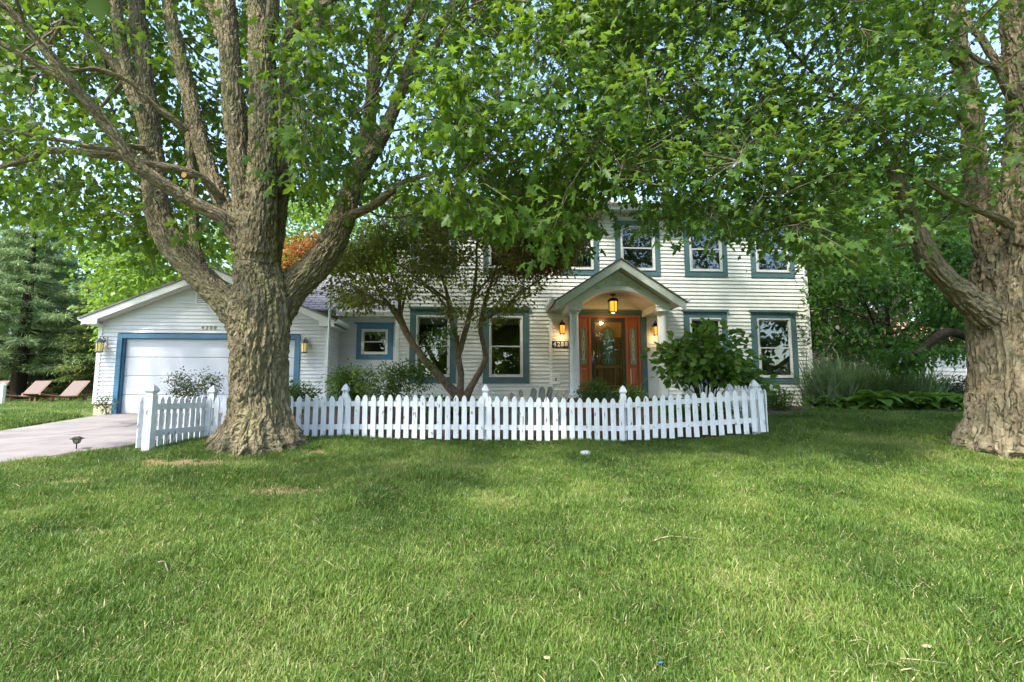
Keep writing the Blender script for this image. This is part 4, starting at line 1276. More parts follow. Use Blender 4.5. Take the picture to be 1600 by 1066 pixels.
# hanging porch lantern
t_h = -0.75
hs, hz = HF.at(958, 479, t_h)
vz_top = arcz(hs - cM) if abs(hs - cM) < ri else zspr
base = house.matrix_basis @ Vector((hs, t_h, hz))
Lh = empty('hanging_lantern', base, ANG, label='lit hexagonal lantern hanging under the porch arch above the door', cat='hanging lantern')
m = MB()
hexa(m, [(0.15, 0.14), (0.165, 0.15), (0.165, 0.17), (0.14, 0.20), (0.12, 0.225), (0.045, 0.245), (0.012, 0.26)], (0, 0, 0))
hexa(m, [(0.06, -0.205), (0.12, -0.19), (0.135, -0.175), (0.135, -0.155)], (0, 0, 0))
for k in range(6):
    th = PI / 6 + k * PI / 3
    m.tube([(0.118 * math.cos(th), 0.118 * math.sin(th), -0.16), (0.130 * math.cos(th), 0.130 * math.sin(th), 0.145)], 0.011, 5)
m.build('cage', MAT['metal_dark'], Lh)
m = MB(); hexa(m, [(0.104, -0.154), (0.112, 0.139)], (0, 0, 0)); m.build('lamp_glass', MAT['amber'], Lh); lamp_light(Lh, (0, 0, -0.27), 3.0)
m = MB(); m.tube([(0, 0, 0.255), (0, 0, max(0.30, vz_top - hz - 0.01))], 0.012, 6); hexa(m, [(0.075, max(0.28, vz_top - hz - 0.035)), (0.075, max(0.30, vz_top - hz - 0.004))], (0, 0, 0), 16); m.build('stem', MAT['metal_dark'], Lh)

# lettering turned into real mesh
def text_mesh(txt, size, depth, mat, bold=0.0):
    c = bpy.data.curves.new('digits', 'FONT')
    c.body = txt; c.size = size; c.extrude = depth; c.align_x = 'CENTER'; c.align_y = 'CENTER'; c.offset = bold
    o = bpy.data.objects.new('digits', c); COL.objects.link(o)
    dg = bpy.context.evaluated_depsgraph_get()
    me = bpy.data.meshes.new_from_object(o.evaluated_get(dg))
    bpy.data.objects.remove(o); bpy.data.curves.remove(c)
    me.materials.clear(); me.materials.append(mat)
    return me
def serif(me_w, h, mb, cx):
    pass
s_, z_ = HF.at(875, 538.5, 0)
pl = empty('number_plaque', house.matrix_basis @ Vector((s_, -0.024, z_)), ANG, label='navy plaque reading 4288 in white digits left of the front door', cat='house number')
m = MB(); m.box(-0.245, 0.245, -0.014, 0.0, -0.10, 0.10); m.build('plate', MAT['navy'], pl)
for i, ch in enumerate('4288'):
    x = -0.165 + i * 0.115
    link('digit', text_mesh(ch, 0.185, 0.004, MAT['digit_white'], 0.004), pl, (x, -0.019, 0), (PI / 2, 0, 0))
    if ch in '42':      # serif foot
        m = MB(); m.box(x - 0.035 + (0.012 if ch == '4' else 0), x + 0.04, -0.022, -0.015, -0.068, -0.055); m.build('digit_serif', MAT['digit_white'], pl)
s_, z_ = GF.at(327, 512.5, 0)
gn = empty('house_number', garage.matrix_basis @ Vector((s_, -0.024, z_)), ANG, label='bronze digits 4288 spaced out on the siding over the garage door', cat='house number')
for i, ch in enumerate('4288'):
    link('digit', text_mesh(ch, 0.15, 0.006, MAT['digit_bronze'], 0.003), gn, (-0.165 + i * 0.113, -0.006, 0), (PI / 2, 0, 0))
# vent box low on the porch wall
s_, z_ = HF.at(868, 593, 0)
vb = empty('wall_vent', house.matrix_basis @ Vector((s_, -0.022, z_)), ANG, label='small square cream vent cover low on the wall by the porch column', cat='vent')
m = MB(); ring(m, [(-0.075, -0.085), (0.075, -0.085), (0.075, 0.085), (-0.075, 0.085)], 0.055, -0.03, 0.0); m.build('cover', MAT['cream'], vb)
m = MB(); m.box(-0.075, 0.075, -0.012, -0.002, -0.085, 0.085); m.box(-0.05, 0.05, -0.03, -0.013, -0.06, 0.06); m.build('inner_plate', MAT['cream'], vb)
m = MB()
for q in range(3): m.box(-0.028, 0.028, -0.036, -0.0305, -0.045 + q * 0.03, -0.024 + q * 0.03)
m.build('socket', MAT['metal_dark'], vb)
# security camera under the porch beam
s_, z_ = HF.at(1019, 484, -0.9)
sc_ = empty('security_camera', house.matrix_basis @ Vector((s_, -0.9, z_)), ANG, label='small white security camera tucked under the porch beam', cat='camera')
m = MB(); m.tube([(0.0, 0.0, 0.07), (0, 0, 0.03)], 0.012, 6); m.build('mount', MAT['white'], sc_)
m = MB(); m.tube([(0, 0.06, 0.0), (0, 0.0, 0.0), (-0.01, -0.055, -0.015)], [0.03, 0.034, 0.034], 12); m.build('body', MAT['white'], sc_)
m = MB(); m.tube([(-0.0102, -0.056, -0.0152), (-0.011, -0.062, -0.016)], 0.022, 12); m.build('lens', MAT['metal_dark'], sc_)
# slim pole by the garage corner
pp = P(510.5, 612, 13.9)
pz = P(512, 436, 13.9)[2]
pb = gz(pp[0], pp[1])
po = empty('flagpole', (pp[0], pp[1], pb), label='slim galvanised pole standing at the corner of the garage', cat='pole')
m = MB(); m.tube([(0, 0, -0.1), (0, 0, pz - pb)], 0.034, 12); m.build('shaft', MAT['pole'], po, smooth=False)
m = MB(); m.lathe([(0.02, 0), (0.048, 0.02), (0.048, 0.05), (0.02, 0.075), (0.002, 0.08)], (0, 0, pz - pb), 12); m.build('cap', MAT['pole'], po)
m = MB(); m.lathe([(0.055, -0.05), (0.055, 0.12), (0.036, 0.14)], (0, 0, 0), 12); m.build('sleeve', MAT['metal_pewter'], po)

# path light beside the drive
lp = P(119, 703, 6.9)
for _y in np.arange(4.0, 9.0, 0.02):
    q_ = P(119, 703, _y)
    if q_[2] <= gz(q_[0], q_[1]): lp = q_; break
 
pl_ = empty('path_light', (lp[0], lp[1], gz(lp[0], lp[1])), 0.3, label='small black solar path light at the edge of the driveway', cat='garden light')
pl_.scale = (0.72, 0.72, 0.8); pl_.location.z += 0.05
m = MB(); m.tube([(0, 0, -0.2), (0, 0, 0.06)], 0.012, 8); m.lathe([(0.03, 0.05), (0.055, 0.06), (0.055, 0.07)], (0, 0, 0), 4, PI / 4); m.build('stake', MAT['metal_dark'], pl_)
m = MB(); m.lathe([(0.05, 0.071), (0.075, 0.135)], (0, 0, 0), 4, PI / 4); m.build('lamp_glass', MAT['leaded'], pl_)
m = MB()
for k in range(4):
    th = PI / 4 + k * PI / 2
    m.tube([(0.055 * math.cos(th), 0.055 * math.sin(th), 0.065), (0.082 * math.cos(th), 0.082 * math.sin(th), 0.14)], 0.006, 5)
m.build('cage', MAT['metal_dark'], pl_)
m = MB(); m.lathe([(0.135, 0.137), (0.135, 0.148), (0.06, 0.18), (0.055, 0.185)], (0, 0, 0), 4, PI / 4); m.build('cap', MAT['metal_dark'], pl_)
m = MB(); m.lathe([(0.054, 0.1855), (0.054, 0.188)], (0, 0, 0), 4, PI / 4); m.build('solar_panel', MAT['navy'], pl_)

# lounge chairs on the far lawn
def lounge():
    r = empty('lounge_chair', (0, 0, 0))
    # side rails: a long low curve
    m = MB()
    def rail_pts(y): return [(-0.95, y, 0.36), (-0.55, y, 0.28), (0.0, y, 0.24), (0.5, y, 0.27), (0.95, y, 0.34), (1.25, y, 0.36)]
    for y in (-0.32, 0.32):
        m2 = MB(); m2.tube(rail_pts(y), 0.038, 8); m2.build('side_rail', MAT['lounge_wood'], r)
    for x in (-0.45, 0.85):
        for y in (-0.3, 0.3):
            MB().box(x - 0.05, x + 0.05, y - 0.035, y + 0.035, 0.0, 0.26).build('leg', MAT['lounge_wood'], r)
    m = MB(); k = 10
    xs_ = np.linspace(-0.9, 0.45, k)
    zs_ = np.interp(xs_, [-0.95, -0.55, 0.0, 0.5], [0.37, 0.30, 0.26, 0.29])
    for i in range(k - 1):
        m.prism([(xs_[i], -0.29, zs_[i]), (xs_[i + 1], -0.29, zs_[i + 1]), (xs_[i + 1], -0.29, zs_[i + 1] + 0.02), (xs_[i], -0.29, zs_[i] + 0.02)], (0, 0.58, 0))
    m.build('seat', MAT['sling'], r)
    b = MB(); b.prism([(0.45, -0.29, 0.29), (0.48, -0.29, 0.27), (1.0, -0.29, 0.93), (0.97, -0.29, 0.95)], (0, 0.58, 0)); bo = b.build('backrest', MAT['sling'], r)
    m = MB()
    for y in (-0.315, 0.315):
        m.tube([(0.47, y, 0.28), (0.99, y, 0.95)], 0.024, 6)
    m.tube([(0.985, -0.315, 0.945), (0.985, 0.315, 0.945)], 0.024, 6)
    m.tube([(0.83, -0.3, 0.73), (1.1, -0.3, 0.36)], 0.015, 6)
    m.build('back_frame', MAT['lounge_wood'], bo)
    return r
lc = lounge()
LCL = ['reclining brown lounge chair on the far lawn, the one nearest the garage', 'reclining brown lounge chair on the far lawn beside the white post',
       'brown lounge chair mostly cut off at the edge of the far lawn']
for i, (px, py, Y, rz) in enumerate([(88, 621, 25.5, 1.42), (25, 622, 25.5, 1.42), (-45, 624, 25.3, 1.4)]):
    p = P(px, py, Y)
    o = lc if i == 0 else copy_tree(lc)
    o.location = (p[0], p[1], gz(p[0], p[1])); o.rotation_euler = (0, 0, rz); o.scale = (1.25, 1.5, 1.15)
    tag(o, LCL[i], 'lounge chair', 'lounge chairs on the far lawn')
p = P(3, 623, 22); o = empty('garden_post', (p[0], p[1], gz(p[0], p[1])), label='white garden post at the very edge of the far lawn', cat='post')
MB().box(-0.07, 0.07, -0.07, 0.07, -0.1, 0.8).build('shaft', MAT['white'], o); MB().lathe([(0.11, 0.8), (0.12, 0.83), (0.02, 0.93)], (0, 0, 0), 4, PI / 4).build('cap', MAT['white'], o)

# stones, twigs and litter on the lawn
def blob(name, pos, sx, sy, sz, mat, seed, label, cat, rz=0.0):
    mb = MB(); prof = [(0.05, -0.5), (0.6, -0.42), (0.95, -0.12), (1.0, 0.1), (0.78, 0.38), (0.35, 0.5), (0.03, 0.52)]
    mb.lathe(prof, (0, 0, 0), 12)
    rs = np.random.default_rng(seed)
    V = np.array(mb.v); V += noise3(V * 1.4 + seed)[:, None] * unit(V) * 0.30
    mb.v = [(x * sx, y * sy, z * sz) for x, y, z in V]
    o = mb.build(name, mat, None, pos, (0, 0, rz), smooth=True)
    return tag(o, label, cat)
def onlawn(px, py):
    lo, hi = 0.8, 40
    for _ in range(50):
        mid = (lo + hi) / 2; p = P(px, py, mid)
        if p[2] > gz(p[0], p[1]): lo = mid
        else: hi = mid
    return P(px, py, lo)
p = onlawn(915, 716); blob('stone', (p[0], p[1], p[2] + 0.065), 0.075, 0.06, 0.085, MAT['stone'], 5, 'rounded white stone lying on the lawn before the fence', 'stone')
p = onlawn(937, 730); blob('stone', (p[0], p[1], p[2] + 0.02), 0.06, 0.03, 0.03, MAT['stone'], 9, 'small flat pale stone in the grass near the white stone', 'stone', 0.4)
def stick(name, pxs, Yr, r, mat, label, lift=0.04):
    pts = []
    for px, py in pxs:
        q = onlawn(px, py); q[2] += lift; pts.append(q)
    c = np.mean(pts, axis=0)
    m = MB(); m.tube([q - c for q in pts], np.linspace(r, r * 0.55, len(pts)), 6)
    return tag(m.build(name, mat, None, tuple(c), smooth=True), label, 'twig')
stick('twig', [(1022, 855), (1032, 851), (1048, 847.5), (1070, 849), (1097, 852)], 0, 0.0065, MAT['pale_wood'], 'long pale curved twig lying in the middle of the lawn', 0.05)
stick('twig', [(378, 704), (392, 702), (412, 697)], 0, 0.022, MAT['pale_wood'], 'short broken pale branch at the foot of the big maple', 0.06)
stick('twig', [(246, 890), (256, 888), (262, 905)], 0, 0.008, MAT['twig'], 'small bent brown twig in the grass left of centre', 0.05)
stick('twig', [(1408, 1045), (1440, 1048), (1480, 1053)], 0, 0.0035, MAT['pale_wood'], 'straw coloured stalk lying near the bottom right of the lawn', 0.05)
p = onlawn(855, 1042); blob('dry_leaf', (p[0], p[1], p[2] + 0.045), 0.02, 0.016, 0.008, MAT['pale_wood'], 12, 'curled dry leaf in the grass at the bottom centre', 'leaf')
blob('dry_leaf', (*(onlawn(1450, 1024)[:2]), onlawn(1450, 1024)[2] + 0.045), 0.03, 0.016, 0.012, MAT['pale_wood'], 15, 'curled dry leaf beside the straw stalk near bottom right', 'leaf')

p = onlawn(1033, 1050); blob('litter', (p[0], p[1], p[2] + 0.045), 0.016, 0.008, 0.006, pmat('blue_scrap', (0.02, 0.12, 0.40), None), 19, 'tiny blue scrap caught in the grass near the bottom edge', 'litter', 0.3)
# weathered stakes standing behind the fence (old boards on end)
for i, (px, py, wpx, lean, lab) in enumerate([(806, 611, 7, -0.30, 'greyish green weathered board leaning left behind the fence'), (817, 608, 6, -0.18, 'narrow weathered board just right of the leaning green one'),
        (832, 606, 9, 0.03, 'upright broad weathered board behind the fence, left of the dark ones'), (846, 604, 9, 0.02, 'dark grey upright board in the bundle behind the fence'),
        (855, 603, 8, 0.12, 'charred looking board in the middle of the bundle behind the fence'), (866, 606, 9, 0.32, 'dark slanted board at the right of the bundle behind the fence'), (878, 607, 7, 0.26, 'single weathered board leaning right, apart from the bundle')]):
    Y = 10.4 + 0.06 * (i % 3)
    p = P(px, py, Y); g0 = gz(p[0], p[1]) ; h = p[2] - g0; wd = wpx / 800 * Y
    m = MB(); n = 7
    for j in range(n):
        f = j / (n - 1)
    pts = [(-wd / 2, -0.1), (wd / 2, -0.1), (wd * 0.55, h * 0.6), (wd * 0.62, h * 0.93), (wd * 0.2, h), (-wd * 0.35, h * 0.97), (-wd * 0.58, h * 0.7)]
    m.xz(pts, -0.018, 0.018)
    o = m.build('weathered_board', MAT['old_wood'], None, (p[0] - math.sin(lean) * h * 0.5, Y, g0), (0.05, lean, random.uniform(-.3, .3)))
    tag(o, lab, 'board', 'weathered boards behind the fence')

# ------------------------------------------------------------------ trees
def limb_px(pts):
    """(px, py, depth, width in px) -> x y z r"""
    out = []
    for px, py, Y, wpx in pts:
        p = P(px, py, Y)
        dist = Y * math.cos(PITCH) + (p[2] - CAMZ) * math.sin(PITCH)
        out.append((*p, wpx / 2 / F * dist))
    return np.array(out)
def frames(path):
    n = len(path); t = np.gradient(path[:, :3], axis=0); t = unit(t)
    A = np.zeros((n, 3)); B = np.zeros((n, 3))
    ref = np.array([0.0, 1.0, 0.0]) if abs(t[0][1]) < 0.9 else np.array([1.0, 0, 0])
    for i in range(n):
        a = ref - t[i] * np.dot(ref, t[i]); a /= np.linalg.norm(a); A[i] = a; B[i] = np.cross(t[i], a); ref = a
    arc = np.concatenate([[0], np.cumsum(np.linalg.norm(np.diff(path[:, :3], axis=0), axis=1))])
    return t, A, B, arc
def wood(parent, limbs, mat, voxel, amp, name='trunk', lat=0.085, elong=5.5, warp=0.8, nbark=999):
    paths = [catmull(l, 0.10) for l in limbs]
    big = MB()
    for p in paths:
        big.tube([q[:3] for q in p], [max(q[3], 0.012) for q in p], 20)
    o = big.build(name, mat, None)
    md = o.modifiers.new('r', 'REMESH'); md.mode = 'VOXEL'; md.voxel_size = voxel; md.use_smooth_shade = True
    m2 = o.modifiers.new('s', 'SMOOTH'); m2.iterations = 9; m2.factor = 0.5
    dg = bpy.context.evaluated_depsgraph_get()
    me = bpy.data.meshes.new_from_object(o.evaluated_get(dg))
    old = o.data; o.modifiers.clear(); 
    n = len(me.vertices)
    V = np.empty(n * 3, np.float32); me.vertices.foreach_get('co', V); V = V.reshape(-1, 3).astype(float)
    Nn = np.empty(n * 3, np.float32); me.vertices.foreach_get('normal', Nn); Nn = Nn.reshape(-1, 3).astype(float)
    C = []; R = []; T = []; AA = []; BB = []; ARC = []; LI = []
    for li, p in enumerate(paths[:nbark]):
        t, A, B, arc = frames(p)
        C.append(p[:, :3]); R.append(p[:, 3]); T.append(t); AA.append(A); BB.append(B); ARC.append(arc + li * 7.3)
    C = np.vstack(C); R = np.concatenate(R); T = np.vstack(T); AA = np.vstack(AA); BB = np.vstack(BB); ARC = np.concatenate(ARC)
    near = np.empty(n, int)
    C2 = (C ** 2).sum(1)
    for s in range(0, n, 4000):
        v = V[s:s + 4000]
        d = np.sqrt(np.maximum((v ** 2).sum(1)[:, None] + C2[None] - 2 * v @ C.T, 0)) - R[None]
        near[s:s + 4000] = d.argmin(1)
    rel = V - C[near]
    r = R[near]
    th = np.arctan2((rel * BB[near]).sum(1), (rel * AA[near]).sum(1))
    v_ = ARC[near] + (rel * T[near]).sum(1)
    rr = np.maximum(r, 0.05)
    bc = np.stack([np.cos(th) * rr, np.sin(th) * rr, v_], 1)
    sc_ = lat * np.clip(rr / 0.5, 0.25, 1.0) ** 0.5
    q = np.stack([bc[:, 0] / sc_, bc[:, 1] / sc_, v_ / (sc_ * elong)], 1)
    q += noise3(bc * 5)[:, None] * warp
    rid = 1 - np.abs(noise3(q)) * 2.4
    rid2 = 1 - np.abs(noise3(q * 2.3 + 11)) * 2.4
    k = amp * np.clip(rr / 0.5, 0.15, 1.0) ** 0.8
    disp = -k * (np.clip(rid, 0, 1) ** 1.5) * 1.25 - k * 0.7 * np.clip(rid2, 0, 1) ** 1.5 + k * 0.35 + k * 1.3 * noise3(bc * np.array([4.0, 4.0, 8.0 / elong])) 
    V2 = V + Nn * disp[:, None]
    me.vertices.foreach_set('co', V2.astype(np.float32).ravel())
    a = me.attributes.new('bc', 'FLOAT_VECTOR', 'POINT'); a.data.foreach_set('vector', bc.astype(np.float32).ravel())
    me.polygons.foreach_set('use_smooth', np.ones(len(me.polygons), bool))
    me.update()
    o.data = me; me.materials.clear(); me.materials.append(mat)
    bpy.data.meshes.remove(old)
    o.parent = parent
    o.name = name
    return o, paths

def tubes_mesh(name, paths, n, mat):
    """many thin branches in one mesh; every path (k,4)"""
    Vs = []; Fs = []; base = 0
    ang = np.arange(n) * 2 * PI / n
    for p in paths:
        t, A, B, arc = frames(p)
        ringv = p[:, None, :3] + p[:, 3][:, None, None] * (np.cos(ang)[None, :, None] * A[:, None, :] + np.sin(ang)[None, :, None] * B[:, None, :])
        k = len(p)
        Vs.append(ringv.reshape(-1, 3))
        i = np.arange(k - 1)[:, None] * n; j = np.arange(n)[None]; j2 = (j + 1) % n
        Fs.append(np.stack([i + j, i + j2, i + n + j2, i + n + j], -1).reshape(-1, 4) + base)
        base += k * n
    return np_mesh(name, np.vstack(Vs), np.vstack(Fs), mat, smooth=True)

def bough_path(a, b, r0, r1, sag, k=6, seed=0):
    t = np.linspace(0, 1, k)[:, None]
    p = a + (b - a) * t
    L = np.linalg.norm(b - a)
    p = p + np.array([0, 0, 1.0]) * (np.sin(PI * t) * sag * L)
    w_ = rng.normal(size=(k, 3)) * 0.035 * L; w_[0] = 0; w_[-1] = 0
    p = p + w_
    return np.hstack([p, (r0 + (r1 - r0) * t ** 0.8)])

def foliage(parent, centres, skel, tmpl, leafmat_, barkmat, per=14, spread=(0.22, 0.22, 0.13), size=(0.10, 0.15), bough_frac=0.07, droop=0.55,
            tint_fn=None, flat=0.6, bough_r=0.022, twig_r=0.006, far=None, individual=0, name='crown', stems=True):
    centres = np.asarray(centres)
    n = len(centres)
    skel = np.asarray(skel)
    out = []
    if stems:
        nb = max(4, int(n * bough_frac))
        sel = rng.choice(n, min(nb, n), replace=False)
        bp = []
        for s in sel:
            c = centres[s]
            d = np.linalg.norm(skel[:, :3] - c, axis=1) + np.maximum(skel[:, 2] - c[2], 0) * 0.8
            j = d.argmin()
            L = d[j]
            if L < 0.15: continue
            r0 = min(bough_r * (0.5 + 0.22 * L), max(skel[j, 3] * 0.7, 0.008))
            bp.append(bough_path(skel[j, :3], c, r0, 0.006, 0.05 * rng.uniform(-0.4, 1.6), 7))
        allp = np.vstack([skel] + [b for b in bp]) if bp else skel
        tw = []
        attach = np.empty((n, 3))
        for s in range(0, n, 500):
            d = np.linalg.norm(centres[s:s + 500, None, :] - allp[None, :, :3], axis=2)
            attach[s:s + 500] = allp[d.argmin(1), :3]
        for i in range(n):
            L = np.linalg.norm(attach[i] - centres[i])
            if L > 0.08 and L < 3.5:
                tw.append(bough_path(attach[i], centres[i] + unit(centres[i] - attach[i]) * spread[0] * 0.8, twig_r, twig_r * 0.4, 0.03, 4))
        if bp: out.append(link('branches', tubes_mesh('branches', bp, 6, barkmat), parent)); out[-1]['kind'] = 'stuff'
        if tw: out.append(link('twigs', tubes_mesh('twigs', tw, 3, barkmat), parent)); out[-1]['kind'] = 'stuff'
        outd = centres - attach
    else:
        outd = rng.normal(size=(n, 3))
    k = per
    pos = centres[:, None, :] + rng.normal(size=(n, k, 3)) * np.array(spread)
    od = unit(outd)[:, None, :] * np.ones((1, k, 1))
    ydir = od * 0.5 + unit(pos - centres[:, None, :]) * 0.7 + np.array([0, 0, -droop]) + rng.normal(size=(n, k, 3)) * 0.35
    nrm = np.array([0, 0, flat]) + rng.normal(size=(n, k, 3)) * 0.45 + od * 0.25
    ctint = rng.normal(0.45, 0.13, size=(n, 1))
    if tint_fn is not None: ctint = ctint + tint_fn(centres)[:, None]
    tint = np.clip(ctint + rng.normal(0, 0.13, size=(n, k)), 0, 1)
    sz = rng.uniform(size[0], size[1], size=(n, k))
    pos = pos.reshape(-1, 3); ydir = ydir.reshape(-1, 3); nrm = nrm.reshape(-1, 3); tint = tint.ravel(); sz = sz.ravel()
    keep = np.ones(len(pos), bool)
    if individual:
        px, py, f = proj(pos)
        vis = (px > 5) & (px < 1595) & (py > 5) & (py < 500) & (f > 0.5)
        cand = np.where(vis)[0]
        cand = cand[np.argsort((f - sz * 8)[cand])][:individual]
        R = leaf_mats(ydir, nrm)
        metas = []
        for q in range(6):
            me = np_mesh('leaf', tmpl[0], tmpl[1], leafmat_, np.full(len(tmpl[0]), 0.3 + 0.08 * q)); metas.append(me)
        for i in cand:
            q = int(np.clip((tint[i] - 0.3) / 0.08, 0, 5))
            o = bpy.data.objects.new('leaf', metas[q])
            M4 = Matrix([[*(R[i][r_] * sz[i]), pos[i][r_]] for r_ in range(3)] + [[0, 0, 0, 1]])
            o.matrix_basis = parent.matrix_basis.inverted() @ M4
            o.parent = parent
            COL.objects.link(o)
        keep[cand] = False
    if far is not None:
        px, py, f = proj(pos)
        farm = keep & ((f > far) | (f < 0.3) | (px < -40) | (px > 1640) | (py < -40))
        if farm.any():
            o = link(name, leaves_mesh(name, pos[farm], ydir[farm], nrm[farm], sz[farm], tint[farm], T_SIMPLE, leafmat_), parent); o['kind'] = 'stuff'; out.append(o)
        keep &= ~farm
    if keep.any():
        o = link(name, leaves_mesh(name, pos[keep], ydir[keep], nrm[keep], sz[keep], tint[keep], tmpl, leafmat_), parent); o['kind'] = 'stuff'; out.append(o)
    return out

def sample_region(n, x0, x1, ytop, ybfn, depthfn, reject=None, thr=-0.12, nscale=0.85, seed=0.0):
    """cluster centres filling the part of a crown that the photo shows, spread through its real depth"""
    out = []
    while len(out) < n:
        m = 4000
        px = rng.uniform(x0, x1, m); u = rng.uniform(0, 1, m)
        yb = ybfn(px)
        py = ytop + (yb - ytop) * u
        Y = depthfn(px, py, m)
        pts = np.array([P(a_, b_, c_) for a_, b_, c_ in zip(px, py, Y)])
        nz = noise3(pts * nscale + seed)
        ok = nz > thr
        if reject is not None: ok &= ~reject(px, py, Y)
        # density per metre, not per pixel: keep far ones more often
        ok &= rng.uniform(0, 1, m) < np.clip((Y / 9.0) ** 1.2, 0.25, 1)
        out += list(pts[ok])
    return np.array(out[:n])

